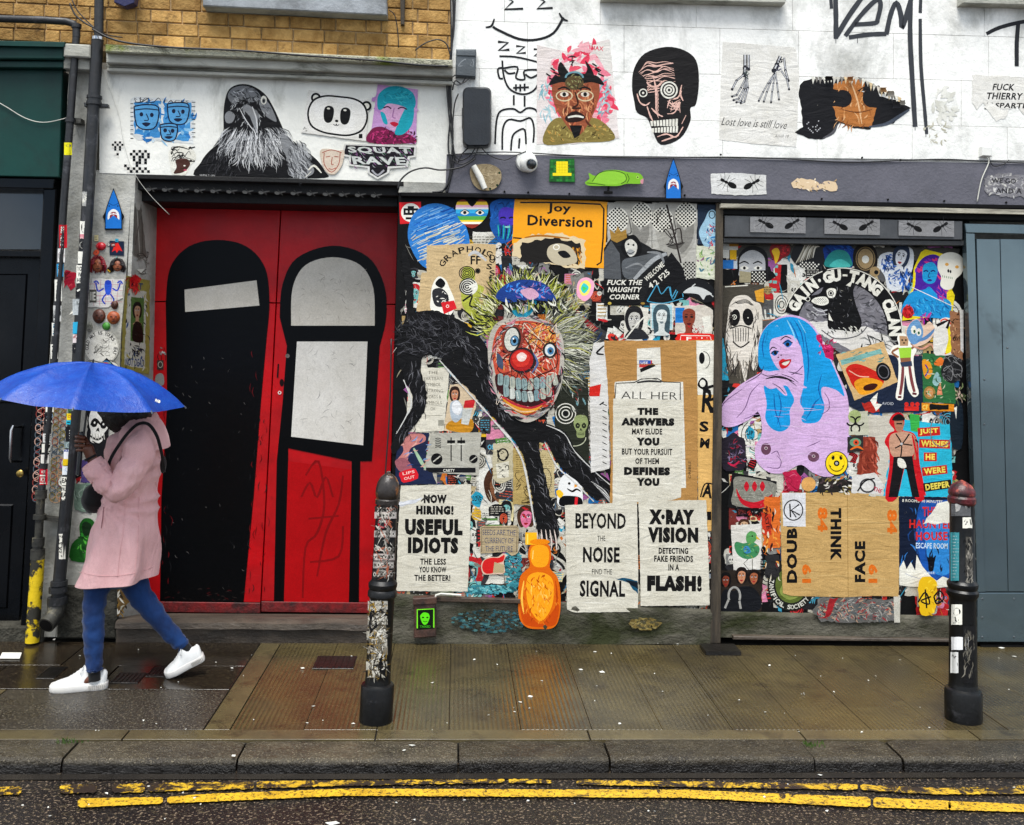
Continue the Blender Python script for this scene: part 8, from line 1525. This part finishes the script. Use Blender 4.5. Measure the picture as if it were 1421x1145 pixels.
def skin_mesh(name, chains, mat, parent, lev=2):
    """chains: lists of (x_px, y_px, Y, radius) - each later chain may start with an index into the vertex list to join it there"""
    V, Ed, Rr, roots = [],[],[],[]
    for ch in chains:
        prev = None
        for k, c in enumerate(ch):
            if isinstance(c, int): prev = c; continue
            V.append(at(c[0], c[1], c[2])); Rr.append(c[3]); i = len(V) - 1
            if prev is not None: Ed.append((prev, i))
            else: roots.append(i)
            prev = i
    me = bpy.data.meshes.new('sk'); me.from_pydata([tuple(v) for v in V], Ed, []); o = bpy.data.objects.new('sk', me); COL.objects.link(o)
    md = o.modifiers.new('s', 'SKIN'); md.use_smooth_shade = True
    if not me.skin_vertices:
        bpy.context.view_layer.objects.active = o; bm = bmesh.new(); bm.from_mesh(me); bm.verts.layers.skin.verify(); bm.to_mesh(me); bm.free()
    for i, sv_ in enumerate(me.skin_vertices[0].data):
        r = Rr[i]; sv_.radius = (r, r) if not isinstance(r, tuple) else r; sv_.use_root = i in roots
    o.modifiers.new('u', 'SUBSURF').levels = lev
    dg = bpy.context.evaluated_depsgraph_get(); ev = o.evaluated_get(dg); m2 = ev.to_mesh()
    vs = [tuple(v.co) for v in m2.vertices]; fs = [tuple(p.vertices) for p in m2.polygons]; ev.to_mesh_clear(); bpy.data.objects.remove(o)
    return mesh_obj(name, vs, fs, mat, parent, smooth=True)
chains = [
 [(172,735,-.65,.11),(178,690,-.65,.105),(184,645,-.65,.115),(186,615,-.65,.105),(180,592,-.65,.048),(170,570,-.65,.068),(163,552,-.65,.085),(160,538,-.65,.06)],
 [3,(190,612,-.76,.055),(180,640,-.82,.045),(158,677,-.88,.040),(140,657,-.885,.034),(128,638,-.887,.024),(123,625,-.892,.026),(120,616,-.896,.028)],
 [3,(186,614,-.54,.055),(186,650,-.50,.042),(178,685,-.49,.036),(158,700,-.50,.030),(148,702,-.52,.026)],
 [0,(158,760,-.70,.05),(132,840,-.735,.030),(131,885,-.742,.026),(131,925,-.745,.021),(130,940,-.745,.022),(104,952,-.745,.018)],
 [0,(182,765,-.60,.05),(202,832,-.59,.030),(226,868,-.575,.026),(252,894,-.555,.022),(258,904,-.552,.022),(245,922,-.55,.016)],
 [(118,608,-.900,.0095),(110,606,-.915,.0088),(105.5,606,-.900,.0082),(107,607,-.876,.0075),(113,608,-.868,.0065)],
 [(119,613,-.902,.0098),(110,612,-.918,.0092),(105,612,-.902,.0085),(106.5,613,-.876,.0078),(113,614,-.866,.0068)],
 [(119,619,-.902,.0095),(110.5,618.5,-.917,.0088),(105,618.5,-.902,.0082),(106.5,619,-.876,.0075),(112,620,-.868,.0065)],
 [(120,624,-.900,.0085),(112,624.5,-.913,.0078),(107,624.5,-.900,.0072),(107,625,-.880,.0066),(112,626,-.872,.0056)],
 [(122,618,-.880,.0115),(118,609,-.868,.0105),(113,603,-.868,.0095),(108.5,600,-.876,.008)],
 [(153,560,-.65,.02),(146.5,566,-.65,.011),(144.5,570,-.65,.008)],
]
skin_mesh('body', chains, SKIN, per)
fm = MB()
for sy in (-.03,.03): fm.lathe(at(147.5,560,-.65 + sy),[(.006,-.004),(.006,.002),(.001,.005)],10, 'Y')
fm.build('eye', pmat('eye_dark', '#120a08', rough=.2), per)
MB().tube([at(148,577,-.67), at(147,577.5,-.65), at(148,577,-.63)],[.003,.005,.003],6).build('mouth', pmat('lips', '#5a2420', rough=.4), per, smooth=True)
def noise_blob(name, cx, cy, Y, rx, rz, ry, m, parent, amp=.08, f=9, nu=36, nv=20, sk=None):
    vs = []; c = at(cx, cy, Y)
    for j in range(nv + 1):
        t_ = pi * j / nv
        for i in range(nu):
            a = 2 * pi * i / nu; d = Vector((sin(t_) * cos(a), sin(t_) * sin(a), cos(t_))); k = 1 + amp * noise.fractal(d * f * .3 + Vector((cx, 0,0)),.7,2,4)
            p = Vector((d.x * rx * k, d.y * ry * k, d.z * rz * k));
            if sk: p = sk(p)
            vs.append(c + p)
    return mesh_obj(name, vs, [(j * nu + i, j * nu + (i + 1) % nu, (j + 1) * nu + (i + 1) % nu, (j + 1) * nu + i) for j in range(nv) for i in range(nu)], m, parent, smooth=True)
noise_blob('hair', 172,566,-.65,.115,.14,.115, HAIR, per, .10,12, sk=lambda p: Vector((p.x + max(0,-p.z) * .25, p.y, p.z)))
noise_blob('hair_bun', 190,573,-.70,.07,.06,.085, HAIR, per, .14,14)

def loft(name, rows, m, parent, nseg=64, amp=.006, seed=0, sub=5, arc=None, power=2.2, fold=None, thick=False):
    """rows: (y_px, left_px, right_px, Ycentre, half depth, slope) horizontal rings of a garment"""
    R5 = []; n = len(rows)
    for i in range(n - 1):
        a, b = rows[max(i - 1,0)], rows[i]; c, d = rows[i + 1], rows[min(i + 2, n - 1)]
        for k in range(sub):
            t = k / sub; R5.append([.5 * (2 * b[j] + (c[j] - a[j]) * t + (2 * a[j] - 5 * b[j] + 4 * c[j] - d[j]) * t * t + (3 * b[j] - a[j] - 3 * c[j] + d[j]) * t ** 3) for j in range(6)])
    R5.append(list(rows[-1])); vs = []; seg = nseg if arc is None else nseg + 1
    for ri, (y, l, r, Yc, hd, sl) in enumerate(R5):
        for s_ in range(seg):
            a = (2 * pi * s_ / nseg) if arc is None else radians(arc[0] + (arc[1] - arc[0]) * s_ / nseg)
            ca, sa = cos(a), sin(a); ex = 2 / power; u = math.copysign(abs(ca) ** ex, ca); v = math.copysign(abs(sa) ** ex, sa)
            xp = (l + r) / 2 + u * (r - l) / 2; yy = y + sl * u; p = at(xp, yy, Yc); p.y = Yc + v * hd
            p = at(xp, yy, Yc); p = Vector((p.x, Yc + v * hd, p.z))
            q = Vector((p.x * 7 + seed, p.y * 7, p.z * 3)); d_ = noise.fractal(q, .6,2,5) * amp
            if fold: d_ += fold(p, xp, yy)
            nrm = Vector((u * hd, v * (r - l) * .0018,0)); nrm = Vector((ca, sa, 0)); p += nrm * d_
            vs.append(p)
    m_ = seg; lim = seg if arc is None else seg - 1
    fs = [(i * m_ + k, i * m_ + (k + 1) % m_, (i + 1) * m_ + (k + 1) % m_, (i + 1) * m_ + k) for i in range(len(R5) - 1) for k in range(lim)]
    o = mesh_obj(name, vs, fs, m, parent, smooth=True)
    return o
def coatfold(p, x, y):
    lower = max(0, min(1,(y - 700) / 60)); up = 1 - lower
    a = .020 * lower * sin(p.x * 22 + p.y * 27 + noise.noise(p * 3) * 3)
    d = math.atan2(y - 690, x - 160); a += .016 * up * (.5 - (abs(sin(d * 9 + noise.noise(Vector((x * .03, y * .03,0))) * 2.5))) ** .6) * (1 if y > 620 else .3)
    return a
coat = loft('coat', [(570,199,208,-.65,.066,0),(579,192,214,-.65,.10,0),(588,183,219,-.65,.14,1),(597,172,223,-.65,.165,1),(606,155,223,-.65,0.1805,1),(625,152,222,-.65,0.18525,0),(650,151,221,-.65,0.17575,0),(677,149,218,-.65,0.15675,0),(700,142,218,-.65,0.15675,0),(725,135,218,-.65,0.171,0),(750,127,217,-.65,0.18525,-2),(775,119,215,-.65,0.19475,-3),(800,107,212,-.65,0.20425,-4),(803,106.5,211.5,-.65,0.20425,-4)], PINK, per, 96,.004,3,7, fold=coatfold)
loft('coat_lining', [(700,152,208,-.65,.13,0),(750,140,206,-.65,.15,-2),(797,122,202,-.65,.17,-4)], cloth('coat_lining', '#8b5f62', '#7a5054'), per, 48,.003,3,4, fold=coatfold)
loft('jeans_hip', [(740,150,203,-.65,.15,0),(780,143,205,-.65,.15,0),(800,140,203,-.655,.14,0),(811,152,186,-.66,.09,0),(814,160,176,-.66,.03,0)], DENIM, per, 40,.003,2,4)
loft('storm_flap', [(571,192,210,-.65,.08,0),(580,184,216,-.65,.125,0),(592,172,223,-.65,.185,1),(606,168,228,-.65,.208,2),(616,166,230.5,-.65,.216,3),(619,166,230.5,-.65,.216,3)], PINK, per, 60,.003,9,6, arc=(-118,118), power=2.3)
loft('collar', [(567,194,208,-.65,.065,-3),(573,190,212,-.65,.08,-4),(581,181,216,-.65,.115,-4),(590,172,219,-.65,.15,-2)], PINK, per, 40,.003,5,4)
def limb(name, pts, m, parent, nseg=28, amp=.004, seed=0, ring=0, freq=60, cap=True):
    """pts: (x_px, y_px, Y, r)"""
    n = len(pts); Q = []
    for i in range(n - 1):
        a, b = pts[max(i - 1,0)], pts[i]; c, d = pts[i + 1], pts[min(i + 2, n - 1)]
        for k in range(8):
            t = k / 8; Q.append([.5 * (2 * b[j] + (c[j] - a[j]) * t + (2 * a[j] - 5 * b[j] + 4 * c[j] - d[j]) * t * t + (3 * b[j] - a[j] - 3 * c[j] + d[j]) * t ** 3) for j in range(4)])
    Q.append(list(pts[-1])); C = [at(q[0], q[1], q[2]) for q in Q]; vs = []; up = Vector((0,1,0))
    for i, p in enumerate(C):
        d = (C[min(i + 1, len(C) - 1)] - C[max(i - 1,0)]).normalized(); a = d.cross(up).normalized(); b = a.cross(d).normalized(); s_ = i / len(C)
        for k in range(nseg):
            th = 2 * pi * k / nseg; nn = a * cos(th) + b * sin(th)
            w_ = amp * noise.fractal(Vector((nn.x * 1.4 + seed, nn.y * 1.4, s_ * freq * .25)),.7,2,4) + ring * sin(s_ * freq + 1.4 * cos(th + seed)) * (.4 + .6 * abs(noise.noise(Vector((s_ * 9, seed, 0)))))
            vs.append(p + nn * (Q[i][3] + w_))
    fs = [(i * nseg + k, i * nseg + (k + 1) % nseg, (i + 1) * nseg + (k + 1) % nseg, (i + 1) * nseg + k) for i in range(len(C) - 1) for k in range(nseg)]
    if cap: fs += [tuple(range(nseg)), tuple(reversed(range(len(vs) - nseg, len(vs))))]
    return mesh_obj(name, vs, fs, m, parent, smooth=True)
limb('sleeve', [(196,598,-.77,.055),(195,618,-.83,.068),(187,642,-.865,.066),(174,665,-.90,.063),(162,678,-.912,.058),(151,673,-.91,.053),(140,660,-.90,.050),(129,645,-.89,.046)], PINK, per, 48,.010,2,.0095,36)
limb('cuff', [(141,661,-.889,.0545),(134,652,-.888,.053),(127,642,-.887,.049)], PINK, per, 30,.002,4)
limb('sleeve', [(184,602,-.55,.062),(186,640,-.50,.062),(180,680,-.49,.056),(160,700,-.50,.047),(152,704,-.51,.044)], PINK, per, 24,.005,6,.002,40)
autosmooth(MB().tube([at(126.5,636.5,-.887), at(125,633.5,-.888)],.0285,20).build('bracelet', BLACKC, per))
limb('jeans_leg', [(160,765,-.70,.08),(146,790,-.72,.069),(135,815,-.73,.056),(130.5,840,-.735,.050),(130,862,-.738,.047),(130,885,-.742,.044),(131,908,-.744,.038),(131,927,-.745,.034),(131,929,-.745,.0335)], DENIM, per, 40,.005,11,.0034,56, cap=False)
limb('jeans_leg', [(174,765,-.62,.08),(181,795,-.60,.069),(193,822,-.595,.057),(207,842,-.59,.051),(223,862,-.58,.044),(238,880,-.565,.041),(250.5,892.5,-.557,.0345),(251.5,894,-.556,.034)], DENIM, per, 40,.005,17,.0034,56, cap=False)
limb('ankle_sock', [(131,930,-.745,.026),(131,937,-.745,.027),(131,944,-.745,.028)], BLACKC, per, 20,.0)
limb('ankle_sock', [(255,898,-.554,.0285),(258,902,-.553,.030),(259,908,-.552,.033)], BLACKC, per, 20,.0)
def surf(x, y, Yg=-.90):
    """nearest coat point on the sight line through (x, y)"""
    o = coat; d = ray(x, y).normalized(); mw = Matrix.Translation(wloc(o)); inv = mw.inverted(); h, loc, nn, _ = o.ray_cast(inv @ CAM, d); return (mw @ loc) - d * .002 if h else at(x, y, Yg)
bpy.context.view_layer.update()
for nm, pts, r in (('pocket_welt', [(144,704),(142.5,718),(140.5,733)],.0022),('coat_seam', [(174,694),(172,730),(166,770),(163,801)],.0013),('coat_seam', [(193,690),(192,740),(189,780),(187,800)],.0011),('hem_stitch', [(110,794),(135,799),(165,799),(195,793),(212,787)],.0010),('back_tab', [(216,668),(217,675),(216,683)],.003)):
    MB().tube([surf(x, y) for x, y in cat(pts, False, 5)], r, 6).build(nm, PINK if nm != 'pocket_welt' else cloth('welt', '#a87478', '#9a686c'), per, smooth=True)
def shoe(toe, heel, up, wid=1.0):
    L = (heel - toe).length; ex = (heel - toe).normalized(); ey = up.cross(ex).normalized(); ez = ex.cross(ey).normalized()
    root = empty('shoe', toe); root.parent = per; root.location = toe - wloc(per);
    def pt(s_, y, z): return toe + ex * (s_ * L) + ey * y * wid + ez * z
    W_s = [(0,.012),(.03,.028),(.10,.041),(.25,.049),(.42,.045),(.6,.037),(.78,.035),(.92,.033),(.98,.024),(1,.010)]
    T_s = [(0,.024),(.06,.036),(.15,.044),(.28,.053),(.40,.070),(.52,.092),(.60,.104),(.66,.098),(.76,.080),(.88,.078),(.96,.084),(1,.070)]
    def ip(tb, s_):
        for (a, x),(b, y) in zip(tb, tb[1:]):
            if s_ <= b: return x + (y - x) * (s_ - a) / (b - a)
        return tb[-1][1]
    n, k = 40,18; vs = []
    for i in range(n + 1):
        s_ = i / n; hw = ip(W_s, s_); th = ip(T_s, s_)
        for j in range(k + 1):
            a = pi * j / k; c, si = cos(a), sin(a); vs.append(pt(s_ * .985 + .008, hw * math.copysign(abs(c) ** .75, c) * (1 - .32 * si * min(1, s_ * 2)),.022 + (th - .022) * si ** .8))
    o = mesh_obj('shoe_upper', vs, [(i * (k + 1) + j, i * (k + 1) + j + 1,(i + 1) * (k + 1) + j + 1,(i + 1) * (k + 1) + j) for i in range(n) for j in range(k)], SHOE, root, smooth=True)
    vs = []; m = 30; ss = [(1 - cos(pi * q / m)) / 2 for q in range(m + 1)]
    outl = [(s_, ip(W_s, s_) + .004) for s_ in ss] + [(s_, -ip(W_s, s_) - .004) for s_ in reversed(ss)]
    N_ = len(outl)
    for z, g in ((0,.95),(.004,1.0),(.026,1.0),(.029,.95)): vs += [pt(.5 + (s_ - .5) * (1 + (g - .97) * .3) * 1.02, y * g, z) for s_, y in outl]
    fs = [(q * N_ + i, q * N_ + (i + 1) % N_, (q + 1) * N_ + (i + 1) % N_, (q + 1) * N_ + i) for q in range(3) for i in range(N_)] + [tuple(range(N_)), tuple(range(3 * N_, 4 * N_))]
    o = mesh_obj('shoe_sole', vs, fs, SOLE, root); autosmooth(o, 50)
    rb = MB()
    for q in range(9):
        s_ = .70 + q * .033
        for sg in (-1,1): y = sg * (ip(W_s, s_) + .0052); rb.tube([pt(s_, y, .006), pt(s_, y, .024)],.0022,5)
    tag(rb.build('sole_ribs', pmat('rib_rubber', '#b9b4ac', rough=.6), root), kind='stuff')  # ribs in a slightly darker rubber than the sole
    lm = MB()
    for q in range(5):
        s_ = .33 + q * .055; th = ip(T_s, s_) + .002; hw = ip(W_s, s_) * .5; lm.tube([pt(s_, -hw, th - .012), pt(s_ + .01,0, th), pt(s_, hw, th - .012)],.0028,6)
    lm.tube([pt(.57,-.012,.10), pt(.55,-.03,.095), pt(.53,-.035,.075)],.0022,5); lm.tube([pt(.57,.012,.10), pt(.55,.03,.095), pt(.53,.035,.075)],.0022,5)
    lm.build('laces', SHOE, root, smooth=True)
    return root
shoe(gnd(70,958.5), gnd(148.5,954), Vector((0,0,1)))
t1 = gnd(231,940); t1.z = .004; h1 = at(284,914,-.535)
shoe(t1, h1, Vector((.4,0,1)).normalized())

bag = empty('handbag', at(131,712,-.66), 'black round shoulder bag carried in front of the pink coat', 'handbag')
noise_blob('bag_body', 133,691,-.68,.060,.072,.085, BLACKC, bag, .05,8)
st_pts = [(148,664),(152,640),(166,616),(180,598),(193,588),(206,589),(217,604),(223,624),(226,640),(227.5,655)]
SYs = [-.845,-.858,-.868,-.868,-.83,-.845,-.85,-.82,-.78,-.74]
SYs = [y - .012 for y in SYs]; c2_ = cat(st_pts, False, 5); Q = [(x, y, SYs[min(i // 5,9)] * (1 - i % 5 / 5) + SYs[min(i // 5 + 1,9)] * (i % 5 / 5)) for i, (x, y) in enumerate(c2_)]; sp = [at(*q) for q in Q]
vs = [];
for i, p in enumerate(sp):
    d = (sp[min(i + 1, len(sp) - 1)] - sp[max(i - 1,0)]).normalized(); a = d.cross(Vector((0,1,0))).normalized()
    for (u, v) in ((-.007,0),(.007,0),(.007,.005),(-.007,.005)): vs.append(p + a * u + Vector((0, v, 0)))
mesh_obj('bag_strap', vs, [(i * 4 + k, i * 4 + (k + 1) % 4,(i + 1) * 4 + (k + 1) % 4,(i + 1) * 4 + k) for i in range(len(sp) - 1) for k in range(4)], BLACKC, bag)
noise_blob('strap_pad', 226.5,645,-.755,.014,.04,.02, BLACKC, bag, .03,5)

UM = empty('umbrella', at(109,655,-.89), 'open blue folding umbrella beaded with rain over the walking woman', 'umbrella')
mU, t, b, P = newmat('blue_umbrella_nylon')
out = mixc(t, ramp(t, noi(t, P, 16,6,.6),.3,.7), lin('#083088'), lin('#0d449e')); out = mixc(t, ramp(t, noi(t, P, 230,3,.6),.60,.72), out, lin('#3f78c8'))
t.links.new(out, b.inputs['Base Color']); b.inputs['Roughness'].default_value = .42; b.inputs['Specular IOR Level'].default_value = .4
bump(t, b, [(noi(t, P, 240,3,.6),.5,.002),(noi(t, P, 12,5,.6,.8),.5,.012)])
rc_ = at(121.5,553,-.89); Ru = .432; Hu = .165; tilt = Matrix.Rotation(radians(5.2),3, 'Y') @ Matrix.Rotation(radians(1.5),3, 'X'); NR = 8; a0 = radians(13)
def upt(r, a, dz=0):
    k = ((a - a0) / (2 * pi / NR)) % 1; sag = 4 * k * (1 - k)             # 0 on a rib, 1 midway
    half = pi / NR; ch = cos(half) / cos((k - .5) * 2 * half)            # chord between rib tips
    rr = r * (1 * (1 - .85 * r ** 2) + (ch * (1 - .07 * sag)) * (.85 * r ** 2)) * Ru
    z = Hu * (1 - r ** 2.3) - .022 * sag * sin(pi * min(1, r)) ** 1.2 - .010 * r * sag
    w_ = .0035 * noise.noise(Vector((r * 5, a * 2.2,3))) + .002 * noise.noise(Vector((r * 14, a * 5,7)))
    return rc_ + tilt @ Vector((rr * cos(a), rr * sin(a), z + w_ + dz))
nr, na = 22,128; vs = [upt(0,0)]
for j in range(1, nr + 1):
    for i in range(na): vs.append(upt(j / nr, 2 * pi * i / na + a0))
fs = [(0,1 + i, 1 + (i + 1) % na) for i in range(na)] + [(1 + (j - 1) * na + i, 1 + j * na + i, 1 + j * na + (i + 1) % na, 1 + (j - 1) * na + (i + 1) % na) for j in range(1, nr) for i in range(na)]
can = mesh_obj('canopy', vs, fs, mU, UM, smooth=True)
for k in range(NR):
    a = a0 + 2 * pi * k / NR; autosmooth(MB().tube([upt(j / 12, a, -.004) for j in range(13)],.0022,6).build('rib', M['steel_box'], UM),60)
    MB().tube([upt(.48, a, -.004), rc_ + tilt @ Vector((0,0,.03))],.0018,5).build('stretcher', M['steel_box'], UM)
    MB().tube([upt(.985, a, -.002), upt(1.012, a, -.003)],.0035,6).build('rib_tip', M['steel_box'], UM)
topu = rc_ + tilt @ Vector((0,0, Hu + .004)); bot = at(109.5,655,-.89); grip = at(112.5,606,-.89)
ferr = topu + (topu - bot).normalized() * .012
autosmooth(MB().tube([bot, topu, ferr],[.005,.005,.004],10).build('shaft', M['pipe_black'], UM)); autosmooth(MB().tube([at(108.8,659,-.89), at(113,603,-.89), at(113.4,599,-.89)],[.011,.0105,.007],14).build('handle', M['black_plastic'], UM))
def ump(x, y, off):
    d = ray(x, y).normalized(); o_ = wloc(can); h, loc, nn, _ = can.ray_cast(CAM - o_, d); return loc + o_ - d * off if h else at(x, y, -.95)
bpy.context.view_layer.update()
A = Art(0,.0025,500, mp=ump); A.T('NB', 219,556.5,7.5,4, WH, 22,.05); A.build('umbrella_mark', None, None, 'gloss', parent=UM)

# ================================================================== litter and weeds
R6 = random.Random(77); lt = MB()
for (x, y, s_) in [(736,967,8),(722,975,6),(806,930,5),(835,933,8),(938,893,16),(912,893,6),(600,948,4),(658,916,4),(826,905,6),(304,885,5),(68,882,8),(75,888,5),(1390,900,8),(1408,912,6),(1068,924,4),(860,1005,4),(572,1035,7),(561,1042,5),(148,1102,4),(324,1050,6),(1138,1076,7),(462,1143,14),(322,928,4),(420,928,5),(300,920,3),(1205,945,3),(435,981,4),(490,1005,5)] + [(R6.uniform(100,1400), R6.uniform(900,1020), R6.uniform(1.2,3)) for _ in range(50)] + [(R6.uniform(0,1421), R6.uniform(1065,1140), R6.uniform(1.5,3.5)) for _ in range(24)]:
    z = ZR + .006 if y > 1062 else .002; c = gnd(x, y, z); h = s_ * .0017; a = R6.uniform(0,3)
    q = [c + Vector((cos(a + k * pi / 2) * h * R6.uniform(.7,1.4), sin(a + k * pi / 2) * h * R6.uniform(.4,1), R6.uniform(0,.004))) for k in range(4)]
    lt.add(q + [p + Vector((0,0,.002)) for p in q],[(0,1,2,3),(7,6,5,4),(0,4,5,1),(1,5,6,2),(2,6,7,3),(3,7,4,0)])
tag(lt.build('litter', M['litter']), 'scattered scraps of pale litter on the wet pavement and road', kind='stuff')
o = tag(slabw('leaflet', [(gnd(0,915).x, gnd(0,915).y),(gnd(30,914).x, gnd(0,915).y),(gnd(30,908).x, gnd(0,907).y),(gnd(4,907).x, gnd(0,907).y)], M['litter'],.006,0, parent=None, dep=.003), 'trodden white leaflet on the pavement at the left edge', 'leaflet'); o.parent = None; o.location = Vector((gnd(15,911).x, gnd(15,911).y, .003))
GRN = pmat('weed_green', '#4a6a1c', '#2f4a14', rough=.7, nscale=30)
wd_ = MB()
for (x, y, n, h, sp) in ((690,889,70,.09,.10),(655,890,24,.04,.10),(785,890,30,.06,.07),(720,890,22,.04,.08),(550,888,10,.03,.04),(98,1030,26,.028,.03),(1128,1034,24,.028,.03),(470,889,12,.02,.03),(460,888,10,.018,.02)):
    c = gnd(x, y, .0)
    for _ in range(n):
        b0 = c + Vector((R6.gauss(0, sp), R6.uniform(-.03,.01),0)); l = h * R6.uniform(.4,1.1); a = R6.uniform(0,2 * pi); k = R6.uniform(.2,.8) * l; t0 = b0 + Vector((cos(a) * k * .4,-abs(sin(a)) * k * .3, l * .6)); t1 = b0 + Vector((cos(a) * k, -abs(sin(a)) * k * .7, l * R6.uniform(.5,1))); s_ = Vector((.0022,0,0))
        wd_.add([b0 - s_, b0 + s_, t0 + s_ * .8, t0 - s_ * .8, t1],[(0,1,2,3),(3,2,4)])
tag(wd_.build('weeds', GRN), 'thin green weeds growing at the wall foot and in the kerb joints', kind='stuff')
